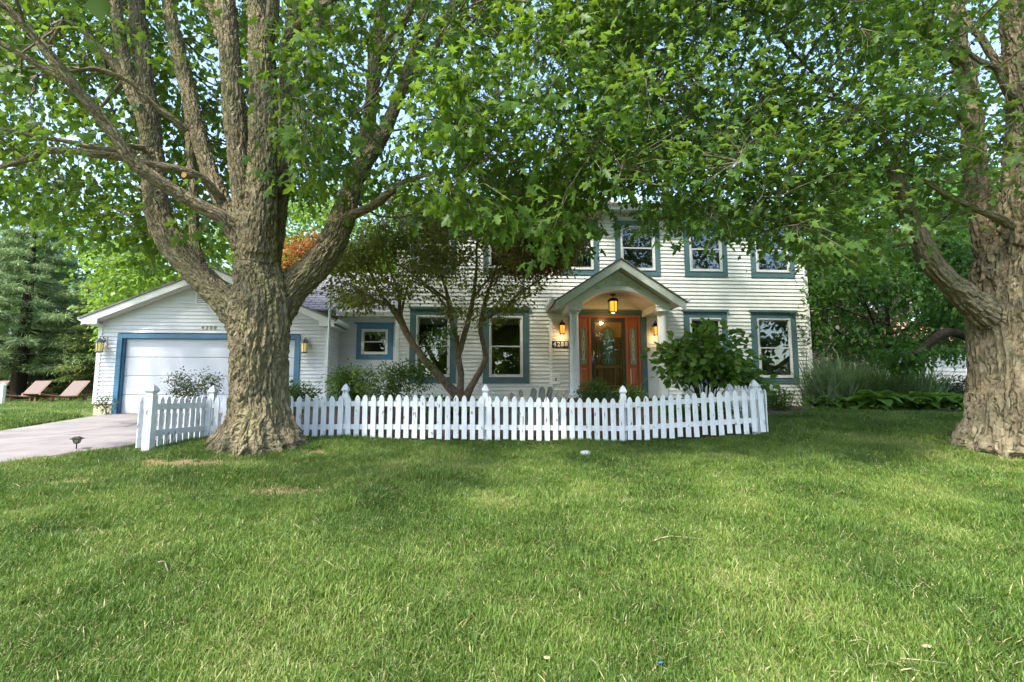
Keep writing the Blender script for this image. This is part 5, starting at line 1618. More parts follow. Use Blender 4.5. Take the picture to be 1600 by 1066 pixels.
# ---- big maple by the fence
MY = 7.9
tb = P(405, 690, MY)
maple = empty('maple_tree', (tb[0], tb[1], gz(tb[0], tb[1])), label='big many stemmed maple with furrowed trunk at the left end of the picket fence', cat='tree')
inv = Vector(maple.location)
LM = [
    [(400, 720, 7.9, 130), (400, 690, 7.9, 116), (404, 655, 7.9, 104), (405, 610, 7.9, 98), (405, 560, 7.9, 97), (408, 510, 7.9, 100), (408, 470, 7.9, 96), (403, 430, 7.9, 80), (402, 390, 7.9, 72), (402, 330, 7.95, 66)],
    [(395, 400, 7.95, 60), (388, 350, 7.95, 48), (378, 280, 7.95, 42), (369, 200, 8.0, 38), (362, 120, 8.0, 36), (356, 50, 8.1, 36), (349, -20, 8.2, 34), (338, -160, 8.6, 28), (325, -320, 9.0, 18)],
    [(405, 400, 7.8, 62), (408, 330, 7.75, 56), (410, 250, 7.75, 50), (412, 170, 7.8, 47), (410, 100, 7.8, 46), (405, 40, 7.9, 38), (398, -40, 7.9, 34), (392, -200, 8.0, 24), (390, -330, 8.2, 14)],
    [(414, 70, 7.8, 26), (424, 35, 7.7, 24), (427, 0, 7.6, 22), (432, -80, 7.5, 18), (440, -200, 7.4, 12)],
    [(412, 440, 8.1, 50), (432, 350, 8.25, 34), (442, 260, 8.35, 32), (447, 170, 8.4, 31), (452, 90, 8.5, 30), (462, 20, 8.6, 29), (470, -60, 8.8, 26), (480, -220, 9.1, 16)],
    [(436, 95, 8.0, 22), (455, 52, 7.9, 20), (480, 30, 7.8, 18), (505, 10, 7.7, 16), (535, -15, 7.5, 14), (580, -90, 7.2, 9)],
    # low left limb
    [(392, 520, 8.0, 70), (366, 482, 8.05, 58), (338, 456, 8.15, 50), (306, 425, 8.25, 46), (275, 392, 8.35, 45), (253, 350, 8.45, 44), (243, 305, 8.5, 40), (238, 250, 8.6, 37), (233, 190, 8.7, 34), (226, 130, 8.8, 32), (219, 70, 8.9, 28), (213, 0, 9.0, 26), (205, -120, 9.2, 18), (195, -250, 9.4, 10)],
    [(236, 235, 8.6, 26), (222, 180, 8.6, 24), (204, 135, 8.6, 23), (192, 85, 8.6, 21), (184, 30, 8.6, 20), (176, -60, 8.6, 16), (165, -180, 8.6, 9)],
    [(205, 140, 8.6, 18), (178, 100, 8.5, 15), (150, 70, 8.4, 13), (125, 45, 8.3, 10), (100, 30, 8.2, 8)],
    [(318, 425, 8.3, 22), (305, 385, 8.45, 19), (302, 330, 8.6, 18), (301, 280, 8.7, 17), (297, 228, 8.8, 15), (292, 150, 9.0, 12), (285, 60, 9.2, 9)],
    # long limb to the upper left
    [(385, 392, 7.85, 40), (366, 365, 7.8, 31), (345, 340, 7.7, 28), (312, 323, 7.6, 25), (278, 303, 7.5, 24), (245, 282, 7.4, 24), (212, 258, 7.3, 24), (188, 226, 7.2, 23), (160, 188, 7.1, 21), (128, 148, 7.0, 20), (95, 108, 6.9, 19), (58, 62, 6.8, 17), (20, 22, 6.7, 15), (-40, -40, 6.6, 12), (-120, -120, 6.5, 8)],
    [(124, 142, 7.0, 17), (100, 122, 6.95, 15), (62, 103, 6.9, 13), (30, 84, 6.85, 12), (-10, 62, 6.8, 11), (-90, 20, 6.7, 8)],
    # second upright left limb
    [(392, 395, 8.1, 44), (370, 358, 8.2, 33), (352, 326, 8.3, 32), (334, 285, 8.4, 31), (318, 238, 8.5, 29), (305, 190, 8.6, 28), (294, 145, 8.7, 27), (284, 105, 8.8, 25), (272, 55, 8.9, 23), (262, 0, 9.0, 21), (250, -90, 9.2, 16), (235, -220, 9.4, 9)],
    # side branches
    [(346, 312, 8.2, 17), (326, 288, 8.05, 16), (306, 274, 7.9, 15), (284, 265, 7.8, 14), (255, 259, 7.75, 13), (222, 254, 7.7, 12), (190, 246, 7.6, 14), (150, 241, 7.5, 14), (105, 236, 7.4, 14), (68, 236, 7.3, 13), (40, 250, 7.25, 12), (0, 261, 7.2, 11), (-60, 266, 7.1, 8)],
    [(225, 232, 8.4, 12), (200, 229, 8.1, 12), (178, 234, 7.9, 12), (150, 232, 7.8, 11), (110, 222, 7.7, 11), (60, 214, 7.6, 9), (10, 203, 7.5, 8), (-50, 196, 7.4, 6)],
    [(292, 205, 8.55, 15), (270, 186, 8.4, 13), (246, 168, 8.3, 12), (226, 150, 8.2, 12), (205, 128, 8.1, 12), (180, 118, 8.0, 10), (150, 108, 7.9, 9), (110, 112, 7.8, 7), (60, 118, 7.7, 6)],
    # right limb
    [(415, 520, 8.0, 74), (440, 470, 8.1, 64), (468, 440, 8.2, 58), (498, 410, 8.3, 54), (520, 378, 8.4, 50), (534, 345, 8.5, 46), (545, 310, 8.6, 38), (560, 272, 8.7, 32), (578, 242, 8.8, 30), (597, 213, 8.9, 26), (618, 165, 9.0, 22), (640, 105, 9.1, 22), (655, 55, 9.2, 20), (668, 0, 9.3, 18), (690, -100, 9.5, 12)],
    [(536, 352, 8.4, 26), (552, 336, 8.2, 19), (580, 324, 8.0, 17), (604, 305, 7.8, 16), (630, 287, 7.6, 13), (655, 276, 7.5, 11), (688, 272, 7.4, 9), (728, 266, 7.3, 6)],
    [(560, 275, 8.7, 22), (575, 200, 8.8, 24), (583, 130, 8.8, 25), (590, 70, 8.9, 25), (596, 10, 9.0, 23), (600, -90, 9.2, 16)],
    [(588, 95, 8.8, 18), (604, 65, 8.7, 17), (625, 42, 8.6, 15), (642, 8, 8.5, 13), (660, -60, 8.4, 10)],
    [(658, 55, 9.1, 15), (675, 45, 8.9, 16), (696, 28, 8.8, 14), (715, -8, 8.7, 12), (740, -70, 8.6, 9)],
    [(672, 85, 8.9, 11), (683, 68, 8.9, 12), (700, 30, 8.9, 11), (708, -10, 8.9, 9)],
    [(432, 300, 8.1, 18), (445, 262, 8.0, 16), (466, 238, 7.9, 15), (490, 214, 7.8, 12), (520, 195, 7.7, 9), (560, 175, 7.5, 6)],
    [(447, 190, 8.4, 20), (466, 140, 8.5, 18), (480, 130, 8.5, 19), (484, 95, 8.6, 18), (492, 55, 8.7, 17), (502, 10, 8.8, 15), (512, -70, 9.0, 11)],
    [(345, 60, 8.1, 18), (335, 30, 8.1, 15), (322, 0, 8.1, 14), (305, -60, 8.1, 11)],
]
# buttress roots
for ang_, L_ in [(182, 0.80), (205, 0.75), (228, 0.82), (250, 0.72), (272, 0.78), (294, 0.70), (315, 0.78), (338, 0.80), (2, 0.74), (60, 0.75), (110, 0.75), (150, 0.8)]:
    d = np.array([math.cos(rad(ang_)), math.sin(rad(ang_)), 0])
    c0 = np.array([tb[0] + 0.02, MY, gz(tb[0], MY)])
    pts_ = [(*(c0 + d * 0.27 + np.array([0, 0, 0.66])), 0.14), (*(c0 + d * 0.41 + np.array([0, 0, 0.26])), 0.145)]
    for q_ in (0.60, L_):
        e_ = c0 + d * q_; pts_.append((e_[0], e_[1], gz(e_[0], e_[1]) + (0.05 if q_ == 0.60 else -0.06), 0.13 if q_ == 0.60 else 0.06))
    LM.append(np.array(pts_))
limbs = [l if isinstance(l, np.ndarray) else limb_px([(a_, b_, c_, d_ * 0.90) for a_, b_, c_, d_ in l]) for l in LM]
def shift(l): 
    l = l.copy(); l[:, :3] -= np.array(inv); return l
tr, mp_paths = wood(maple, [shift(l) for l in limbs], MAT['bark'], 0.0185, 0.046, nbark=len(LM) - 12)
cutp = P(294, 276, 7.72)
m = MB(); m.tube([tuple(cutp - np.array(inv) + np.array([0.02, 0.02, 0.01])), tuple(cutp - np.array(inv) + np.array([0.0, -0.10, -0.015]))], [0.055, 0.05], 12); sb = m.build('pruned_stub', MAT['bark'], maple)
m = MB(); m.tube([tuple(cutp - np.array(inv) + np.array([0.0, -0.1005, -0.0152])), tuple(cutp - np.array(inv) + np.array([-0.0005, -0.104, -0.0155]))], [0.045, 0.045], 12); m.build('cut_face', MAT['cut_wood'], sb)

LX = [-60, 0, 60, 110, 150, 190, 225, 300, 345, 365, 440, 470, 520, 560, 620, 690, 740, 770, 800, 830, 860, 885, 905, 930, 960, 1000]
LY = [340, 335, 345, 370, 385, 400, 418, 425, 400, 330, 290, 300, 305, 300, 320, 325, 340, 372, 372, 360, 395, 400, 330, 320, 300, 240]
def l_yb(px): return np.interp(px, LX, LY)
def l_depth(px, py, m):
    back = rng.uniform(8.9, 12.5, m); front = rng.uniform(5.6, 8.6, m); allr = rng.uniform(5.8, 11.5, m)
    lf = px < 430
    pick = rng.uniform(0, 1, m)
    y = np.where(lf, np.where(pick < 0.05, front, back), allr)
    return np.where((~lf) & (pick < 0.35) & (py > 60), rng.uniform(5.4, 7.4, m), y)
def l_rej(px, py, Y):
    trunk = (px > 335) & (px < 452) & (Y < 8.9)
    low = (px > 330) & (px < 450) & (py > 330)
    rl = (np.abs(px - np.interp(py, [213, 272, 345, 410, 470], [597, 560, 534, 498, 440])) < 36) & (py > 200) & (py < 480) & (Y < 8.9)
    r2 = (np.abs(py - np.interp(px, [545, 575, 610, 655, 728], [340, 325, 303, 278, 266])) < 20) & (px > 540) & (px < 730) & (Y < 8.2)
    r3 = (np.abs(px - np.interp(py, [0, 60, 130, 213], [600, 590, 583, 572])) < 18) & (py < 200) & (Y < 8.7) & (rng.uniform(0, 1, len(px)) < 0.8)
    r4 = (np.abs(px - np.interp(py, [0, 55, 105, 213], [668, 655, 640, 597])) < 18) & (py < 213) & (Y < 8.9) & (rng.uniform(0, 1, len(px)) < 0.8)
    return trunk | low | rl | r2 | r3 | r4
cl = sample_region(3200, -120, 990, -230, l_yb, l_depth, l_rej, thr=-0.12, nscale=0.9, seed=3.0)
# rest of the crown, outside the frame: overhead and towards the street
ext = []
while len(ext) < 180:
    q = rng.normal(size=(600, 3)); q = unit(q) * rng.uniform(0.55, 1, (600, 1)) ** 0.5
    q = q * np.array([7.0, 6.6, 4.5]) + np.array([tb[0], MY, 8.6])
    px, py, f = proj(q)
    ok = ((py < -230) | (px < -280) | (f < 0.5)) & (q[:, 2] > 4.6) & (np.hypot(q[:, 0], q[:, 1]) > 5.2) & (noise3(q * 0.5) > -0.12)
    ext += list(q[ok])
ext = np.array(ext[:180])
skel = np.vstack([p for p in mp_paths[1:25]])
def jt(c):
    return noise3(c * 0.7) * 0.38
shiftc = lambda c: np.asarray(c) - np.array(inv)
def foliage_w(parent, centres, skel_local, **kw):
    """foliage() works in world space; the result is moved under the parent"""
    loc = np.array(parent.location)
    sk = skel_local.copy(); sk[:, :3] += loc
    objs = foliage(parent, centres, sk, **kw)
    for o in objs:
        n = len(o.data.vertices); V = np.empty(n * 3, np.float32); o.data.vertices.foreach_get('co', V)
        V = V.reshape(-1, 3) - loc.astype(np.float32); o.data.vertices.foreach_set('co', V.ravel()); o.data.update()
    return objs
foliage_w(maple, cl, skel, tmpl=T_MAPLE, leafmat_=MAT['leaf_maple'], barkmat=MAT['bark_thin'], per=15, spread=(0.20, 0.20, 0.13), size=(0.075, 0.195), tint_fn=jt, far=9.5, individual=260, droop=0.7)
foliage_w(maple, ext, skel, tmpl=T_SIMPLE, leafmat_=MAT['leaf_maple'], barkmat=MAT['bark_thin'], per=13, spread=(0.42, 0.42, 0.25), size=(0.24, 0.36), tint_fn=jt, bough_frac=0.03)

# ---- maple on the right edge
RY = 7.7
tb2 = P(1594, 690, RY)
maple2 = empty('maple_tree', (tb2[0], tb2[1], gz(tb2[0], tb2[1])), label='thick old maple with deeply ridged grey brown trunk at the right edge of the lawn', cat='tree')
inv2 = np.array(maple2.location)
LR = [
    [(1600, 730, 7.7, 160), (1600, 690, 7.7, 148), (1600, 650, 7.7, 140), (1598, 600, 7.7, 136), (1596, 540, 7.7, 136), (1592, 480, 7.7, 130), (1590, 420, 7.7, 110), (1592, 370, 7.7, 90)],
    [(1572, 480, 7.8, 80), (1552, 430, 7.9, 52), (1541, 385, 8.0, 40), (1531, 330, 8.1, 38), (1524, 270, 8.2, 36), (1519, 200, 8.3, 34), (1513, 135, 8.4, 31), (1500, 70, 8.5, 26), (1490, 0, 8.6, 22), (1475, -100, 8.8, 16), (1460, -230, 9.0, 9)],
    [(1600, 430, 7.6, 90), (1598, 350, 7.5, 76), (1602, 270, 7.45, 68), (1606, 190, 7.4, 62), (1602, 110, 7.4, 58), (1594, 40, 7.4, 54), (1585, -20, 7.4, 48), (1570, -140, 7.5, 34), (1555, -280, 7.6, 18)],
    [(1640, 420, 7.8, 70), (1690, 300, 7.9, 55), (1740, 180, 8.0, 45), (1790, 60, 8.1, 35), (1850, -80, 8.3, 22)],
    # left limb
    [(1560, 505, 7.65, 80), (1524, 476, 7.6, 62), (1496, 452, 7.55, 50), (1470, 428, 7.5, 45), (1448, 398, 7.45, 44), (1432, 362, 7.4, 42), (1417, 325, 7.35, 39), (1403, 292, 7.3, 30), (1388, 262, 7.25, 18), (1364, 222, 7.2, 14), (1335, 178, 7.1, 13), (1288, 132, 7.0, 12), (1245, 88, 6.9, 10), (1205, 42, 6.8, 9), (1180, -10, 6.7, 7)],
    [(1410, 300, 7.3, 22), (1400, 255, 7.4, 15), (1385, 220, 7.5, 13), (1362, 190, 7.6, 12), (1330, 165, 7.7, 11), (1290, 150, 7.8, 8)],
    [(1578, 352, 7.35, 20), (1555, 338, 7.2, 15), (1525, 328, 7.1, 13), (1500, 314, 7.0, 13), (1472, 300, 6.9, 12), (1440, 280, 6.8, 10), (1398, 262, 6.7, 7)],
    [(1420, 352, 7.4, 12), (1375, 364, 7.5, 8), (1310, 367, 7.6, 8), (1262, 360, 7.7, 6), (1225, 352, 7.8, 5)],
    [(1428, 376, 7.4, 12), (1397, 386, 7.5, 9), (1360, 400, 7.6, 8), (1322, 409, 7.7, 5)],
    [(1596, 165, 7.4, 22), (1572, 142, 7.2, 16), (1558, 108, 7.1, 14), (1534, 98, 7.05, 12), (1495, 70, 7.0, 9), (1450, 50, 6.9, 6)],
    [(1598, 125, 7.4, 20), (1576, 112, 7.5, 17), (1552, 90, 7.6, 14), (1532, 58, 7.7, 13), (1508, 25, 7.8, 12), (1490, -40, 7.9, 9)],
    [(1520, 200, 8.2, 14), (1480, 168, 8.0, 11), (1430, 150, 7.9, 10), (1380, 165, 7.8, 8), (1345, 140, 7.7, 7), (1300, 120, 7.6, 5)],
    [(1507, 105, 8.4, 20), (1470, 75, 8.2, 16), (1440, 48, 8.0, 14), (1408, 30, 7.9, 14), (1370, 15, 7.8, 10), (1312, -2, 7.7, 8)],
    [(1408, 32, 7.9, 12), (1385, 8, 7.9, 14), (1362, -30, 7.9, 11), (1330, -90, 7.9, 8)],
    [(1360, 220, 7.2, 10), (1300, 218, 7.1, 8), (1240, 205, 7.0, 7), (1170, 195, 6.9, 5), (1100, 190, 6.8, 4)],
    [(1335, 178, 7.1, 10), (1250, 250, 7.3, 8), (1150, 268, 7.5, 7), (1060, 286, 7.7, 6), (1000, 290, 7.8, 4)],
    [(1288, 132, 7.0, 8), (1200, 110, 7.3, 7), (1120, 75, 7.6, 6), (1050, 60, 7.9, 5), (980, 70, 8.2, 4)],
]
for ang_, L_ in [(165, 0.86), (188, 0.84), (212, 0.88), (235, 0.84), (258, 0.94), (280, 0.86), (302, 0.94), (330, 0.95), (0, 0.95), (60, 0.9), (110, 0.9)]:
    d = np.array([math.cos(rad(ang_)), math.sin(rad(ang_)), 0])
    c0 = np.array([tb2[0], RY, gz(tb2[0], RY)])
    pts_ = [(*(c0 + d * 0.42 + np.array([0, 0, 0.8])), 0.18), (*(c0 + d * 0.54 + np.array([0, 0, 0.30])), 0.17)]
    for q_ in (0.74, L_):
        e_ = c0 + d * q_; pts_.append((e_[0], e_[1], gz(e_[0], e_[1]) + (0.07 if q_ == 0.74 else -0.05), 0.15 if q_ == 0.74 else 0.07))
    LR.append(np.array(pts_))
limbs2 = [l if isinstance(l, np.ndarray) else limb_px([(a_, b_, c_, d_ * (0.98 if i_ == 0 else 0.70 if i_ == 4 else 0.86)) for a_, b_, c_, d_ in l]) for i_, l in enumerate(LR)]
for l in limbs2: l[:, :3] -= inv2
tr2, mp2 = wood(maple2, limbs2, MAT['bark2'], 0.0185, 0.060, lat=0.095, elong=13.0, warp=0.35, nbark=len(LR) - 11)
RX = [900, 940, 960, 1000, 1040, 1080, 1110, 1150, 1180, 1210, 1240, 1262, 1300, 1350, 1400, 1440, 1500, 1560, 1600, 1700]
RYB = [280, 300, 300, 345, 372, 372, 368, 360, 385, 395, 385, 400, 415, 410, 395, 390, 360, 345, 345, 360]
def r_yb(px): return np.interp(px, RX, RYB)
def r_depth(px, py, m):
    return np.where(rng.uniform(0, 1, m) < 0.45, rng.uniform(5.6, 7.6, m), rng.uniform(6.5, 12.0, m))
def r_rej(px, py, Y):
    tk = (px > 1500) & (Y < 8.3) & ((py > 300) | (rng.uniform(0, 1, len(px)) < 0.72))
    lim = (np.abs(px - np.interp(py, [292, 325, 362, 398, 428, 452, 476], [1403, 1417, 1432, 1448, 1470, 1496, 1524])) < 40) & (py > 262) & (Y < 8.2)
    gap = ((px - 990) ** 2 + ((py - 300) * 1.6) ** 2 < 42 ** 2) & (rng.uniform(0, 1, len(px)) < 0.85)
    st = (px > 1480) & (px < 1545) & (Y < 8.5) & (rng.uniform(0, 1, len(px)) < 0.6)
    gp = ((px - 1550) ** 2 + ((py - 70) * 1.0) ** 2 < 26 ** 2)
    l2 = (np.abs(py - np.interp(px, [1180, 1205, 1245, 1288, 1335, 1364, 1388, 1403], [-10, 42, 88, 132, 178, 222, 262, 292])) < 20) & (px > 1180) & (px < 1410) & (Y < 7.4) & (rng.uniform(0, 1, len(px)) < 0.9)
    l3 = (np.abs(py - np.interp(px, [1398, 1440, 1472, 1500, 1525, 1555, 1578], [262, 280, 300, 314, 328, 338, 352])) < 22) & (px > 1400) & (px < 1580) & (Y < 7.5)
    return tk | lim | gap | st | gp | l2 | l3
cr = sample_region(3000, 930, 1760, -230, r_yb, r_depth, r_rej, thr=-0.12, nscale=0.9, seed=41.0)
ext2 = []
while len(ext2) < 170:
    q = rng.normal(size=(600, 3)); q = unit(q) * rng.uniform(0.55, 1, (600, 1)) ** 0.5
    q = q * np.array([6.6, 6.4, 4.5]) + np.array([tb2[0], RY, 8.8])
    px, py, f = proj(q)
    ok = ((py < -230) | (px > 1760) | (f < 0.5)) & (q[:, 2] > 4.8) & (np.hypot(q[:, 0], q[:, 1]) > 5.2) & (noise3(q * 0.5 + 5) > -0.12)
    ext2 += list(q[ok])
ext2 = np.array(ext2[:170])
skel2 = np.vstack([p for p in mp2[1:17]])
foliage_w(maple2, cr, skel2, tmpl=T_MAPLE, leafmat_=MAT['leaf_maple2'], barkmat=MAT['bark_thin'], per=15, spread=(0.21, 0.21, 0.11), size=(0.065, 0.155), tint_fn=jt, far=9.0, individual=120, droop=0.45, flat=0.9)
foliage_w(maple2, ext2, skel2, tmpl=T_SIMPLE, leafmat_=MAT['leaf_maple2'], barkmat=MAT['bark_thin'], per=13, spread=(0.42, 0.42, 0.25), size=(0.24, 0.36), tint_fn=jt, bough_frac=0.03)

# ---- Japanese maple in front of the house
JY = 12.3
jb = P(719, 622, JY)
jg = gz(jb[0], jb[1])
jap = empty('japanese_maple', (jb[0], jb[1], jg), label='slender multi stemmed japanese maple with dark reddish leaves against the house', cat='tree')
JL = [
    [(720, 640, 12.3, 30), (716, 620, 12.3, 22), (700, 603, 12.25, 17), (682, 582, 12.2, 15), (660, 558, 12.15, 14), (642, 532, 12.1, 13), (630, 510, 12.1, 13), (622, 490, 12.05, 10), (606, 476, 12.0, 8), (588, 470, 11.9, 7), (566, 456, 11.8, 5), (548, 446, 11.7, 3)],
    [(630, 512, 12.1, 11), (625, 485, 12.2, 7), (622, 455, 12.25, 6), (610, 425, 12.3, 4), (600, 400, 12.3, 3)],
    [(626, 505, 12.1, 8), (610, 480, 12.0, 7), (592, 455, 11.9, 6), (580, 430, 11.8, 4), (570, 405, 11.7, 3)],
    [(627, 490, 12.1, 6), (633, 462, 12.1, 4), (640, 430, 12.1, 3)],
    [(722, 640, 12.35, 26), (719, 612, 12.35, 15), (720, 585, 12.35, 13), (716, 556, 12.35, 12), (712, 525, 12.35, 10), (704, 498, 12.4, 9), (700, 465, 12.4, 7), (690, 430, 12.45, 5), (680, 390, 12.5, 4), (670, 340, 12.5, 3)],
    [(716, 556, 12.35, 12), (724, 528, 12.3, 11), (732, 500, 12.2, 10), (739, 465, 12.1, 8), (744, 430, 12.0, 6), (745, 390, 11.9, 4), (750, 340, 11.8, 3)],
    [(724, 640, 12.4, 24), (732, 612, 12.4, 15), (746, 588, 12.45, 12), (758, 562, 12.5, 11), (755, 535, 12.5, 10), (751, 515, 12.5, 10), (754, 490, 12.5, 9), (762, 460, 12.5, 7), (775, 420, 12.5, 5), (790, 380, 12.5, 4), (800, 330, 12.5, 3)],
    [(753, 500, 12.5, 8), (775, 490, 12.4, 5), (795, 478, 12.3, 5), (806, 463, 12.25, 4.5), (818, 455, 12.2, 4), (842, 438, 12.1, 3), (866, 422, 12.0, 2)],
    [(704, 498, 12.4, 8), (690, 470, 12.5, 5), (668, 450, 12.6, 4), (640, 430, 12.7, 3)],
    [(700, 470, 12.4, 6), (660, 440, 12.2, 4), (625, 415, 12.0, 3), (600, 408, 11.9, 2)],
    [(739, 465, 12.1, 6), (770, 430, 11.9, 4), (810, 395, 11.8, 3), (845, 360, 11.7, 2)],
    [(795, 478, 12.3, 3.5), (812, 466, 12.3, 2.5), (828, 462, 12.3, 2)],
]
jl = [limb_px([(a_, b_, c_, d_ * 0.82) for a_, b_, c_, d_ in l]) for l in JL]
for l in jl: l[:, :3] -= np.array(jap.location)
jpaths = [catmull(l, 0.08) for l in jl]
for p_ in jpaths:
    p_[:, :3] += rng.normal(size=(len(p_), 3)) * 0.006
jme = tubes_mesh('trunk', jpaths, 10, MAT['bark_jap']); link('trunk', jme, jap)
JX = [515, 540, 560, 590, 620, 660, 700, 730, 760, 800, 840, 880, 905]
JYB = [440, 472, 482, 478, 470, 478, 508, 506, 512, 486, 445, 410, 370]
JTOP = [420, 400, 385, 370, 350, 330, 310, 300, 300, 300, 305, 300, 320]
def j_region(n, x0, x1, seed):
    out = []
    while len(out) < n:
        px = rng.uniform(x0, x1, 2000); u = rng.uniform(0, 1, 2000)
        tp = np.interp(px, JX, JTOP); bt = np.interp(px, JX, JYB); py = tp - 25 + (bt - tp + 25) * u ** 1.0
        Y = 12.2 + rng.uniform(-1.5, 1.1, 2000)
        pts = np.array([P(a_, b_, c_) for a_, b_, c_ in zip(px, py, Y)])
        q = pts * np.array([0.9, 0.9, 2.2])
        ok = (noise3(q + seed) > 0.0) & (rng.uniform(0, 1, 2000) < np.where(py > 425, 0.5, 1.0))
        out += list(pts[ok])
    return np.array(out[:n])
jc = j_region(1000, 515, 905, 7.0)
jskel = np.vstack(jpaths)
foliage_w(jap, jc, jskel, tmpl=T_OVAL, leafmat_=MAT['leaf_red'], barkmat=MAT['bark_jap'], per=24, spread=(0.22, 0.22, 0.07), size=(0.065, 0.11), bough_r=0.012, twig_r=0.004, flat=0.7, droop=0.4)
px_, py_, _ = proj(jc)
jc2 = np.array([c for c, a_, b_ in zip(jc, px_, py_) if (760 < a_ < 905 and b_ < 420)])
ex_ = np.array([P(a_, b_, c_) for a_, b_, c_ in zip(rng.uniform(860, 915, 70), rng.uniform(265, 345, 70), rng.uniform(11.2, 12.6, 70))])
jc2 = np.vstack([jc2 + rng.normal(size=jc2.shape) * 0.15, ex_])
foliage_w(jap, jc2, jskel, tmpl=T_OVAL, leafmat_=MAT['leaf_brown'], barkmat=MAT['bark_jap'], per=26, spread=(0.22, 0.22, 0.10), size=(0.055, 0.095), bough_r=0.012, twig_r=0.004, flat=1.0, droop=0.5, name='red_foliage')
# low spray in front of the left window
jc3 = np.array([P(a_, b_, c_) for a_, b_, c_ in zip(rng.uniform(664, 712, 26), rng.uniform(508, 555, 26), rng.uniform(11.7, 12.2, 26))])
px_, py_, _ = proj(jc3); jc3 = jc3[np.abs((py_ - 545) + (px_ - 664) * 0.75) < 17]
foliage_w(jap, jc3, jskel, tmpl=T_OVAL, leafmat_=MAT['leaf_olive'], barkmat=MAT['bark_jap'], per=22, spread=(0.13, 0.13, 0.06), size=(0.05, 0.085), twig_r=0.004)

# ---- generic broadleaf tree
def broadleaf(name, label, cat, base, height, cr, leaf, bark, n, per, size, lean=(0, 0), z0=0.3, tmpl=T_SIMPLE, rt=0.18, spread=0.35, nscale=0.5, thr=-0.1, flat=0.7, group=None, branches=6, seed=0, tint=0.0, squash=1.0):
    x, y = base; zg = gz(x, y)
    r = empty(name, (x, y, zg), label=label, cat=cat, group=group)
    rs = np.random.default_rng(seed)
    H = height
    paths = []
    main = np.array([(0, 0, -0.2, rt * 1.25), (0.05, 0, H * 0.15, rt), (lean[0] * 0.3, lean[1] * 0.3, H * 0.4, rt * 0.8), (lean[0] * 0.7, lean[1] * 0.7, H * 0.68, rt * 0.5), (lean[0], lean[1], H * 0.93, rt * 0.12)])
    paths.append(catmull(main, 0.3))
    for i in range(branches):
        f = rs.uniform(0.25, 0.7); th = i * 2.4 + rs.uniform(-.4, .4)
        s = paths[0][int(f * (len(paths[0]) - 1))]
        L = cr * rs.uniform(0.6, 0.95) * (1.1 - 0.5 * f)
        e = s[:3] + np.array([math.cos(th) * L, math.sin(th) * L, L * rs.uniform(0.25, 0.8)])
        mid = (s[:3] + e) / 2 + np.array([0, 0, -0.06 * L])
        paths.append(catmull(np.array([(*s[:3], s[3] * 0.6), (*mid, s[3] * 0.36), (*e, 0.02)]), 0.3))
    link('trunk', tubes_mesh('trunk', paths, 9, bark), r)
    out = []
    zc = H * (z0 + (1 - z0) * 0.5); hz_ = H * (1 - z0) * 0.5
    while len(out) < n:
        q = rs.normal(size=(1500, 3)); q = unit(q) * (rs.uniform(0.25, 1, (1500, 1)) ** 0.45)
        q = q * np.array([cr, cr, hz_]) + np.array([lean[0] * .6, lean[1] * .6, zc])
        w_ = q + np.array([x, y, zg])
        ok = noise3(w_ * nscale * np.array([1, 1, squash]) + seed * 3.1) > thr
        out += list(w_[ok])
    out = np.array(out[:n])
    foliage_w(r, out, np.vstack(paths), tmpl=tmpl, leafmat_=leaf, barkmat=bark, per=per, spread=(spread, spread, spread * 0.6), size=size, flat=flat, bough_frac=0.04, bough_r=0.016, twig_r=0.008, tint_fn=lambda c: noise3(c * 0.6) * 0.3 + tint)
    return r
def at_px(px, Y): return (P(px, 600, Y)[0], Y)
BT = 'trees standing behind the house and garage'
broadleaf('maple_tree', 'bright yellow green tree rising directly behind the garage roof', 'tree', at_px(330, 24), 8.6, 5.0, MAT['leaf_bright'], MAT['bark_dark'], 676, 28, (0.13, 0.22), z0=0.25, seed=1, group=BT, tint=0.15)
broadleaf('maple_tree', 'bright green tree between the garage roof and the house', 'tree', at_px(520, 25), 11.5, 4.6, MAT['leaf_bright'], MAT['bark_dark'], 624, 28, (0.13, 0.22), z0=0.2, seed=2, group=BT, tint=0.1)
broadleaf('maple_tree', 'yellow green tree behind the left slope of the garage roof', 'tree', at_px(262, 28), 7.4, 3.4, MAT['leaf_bright'], MAT['bark_dark'], 390, 28, (0.13, 0.22), z0=0.15, seed=12, group=BT, tint=0.05)
broadleaf('maple_tree', 'small orange leaved maple seen between the stems of the big maple', 'tree', at_px(468, 20.5), 7.0, 1.7, MAT['leaf_orange'], MAT['bark_dark'], 110, 18, (0.10, 0.18), z0=0.55, seed=3, group=BT, spread=0.25)
broadleaf('maple_tree', 'brownish purple tree behind the right corner of the house', 'tree', at_px(1318, 24), 7.2, 2.6, MAT['leaf_purple'], MAT['bark_dark'], 240, 20, (0.16, 0.26), z0=0.1, seed=4, group=BT, tint=0.0)
broadleaf('ash_tree', 'tall pale green tree behind the right part of the house', 'tree', at_px(1390, 34), 17, 6.5, MAT['leaf_under'], MAT['bark_dark'], 620, 20, (0.28, 0.45), z0=0.15, seed=5, group=BT, tint=0.1, thr=0.0)
broadleaf('ash_tree', 'tall pale green tree beyond the old maple at the right', 'tree', at_px(1580, 36), 18, 7.0, MAT['leaf_under'], MAT['bark_dark'], 560, 20, (0.28, 0.45), z0=0.15, seed=6, group=BT, thr=0.0)
broadleaf('ash_tree', 'mid green tree far behind the garage, left of its gable', 'tree', at_px(120, 42), 15, 6.5, MAT['leaf_under'], MAT['bark_dark'], 420, 20, (0.3, 0.48), z0=0.1, seed=7, group=BT)
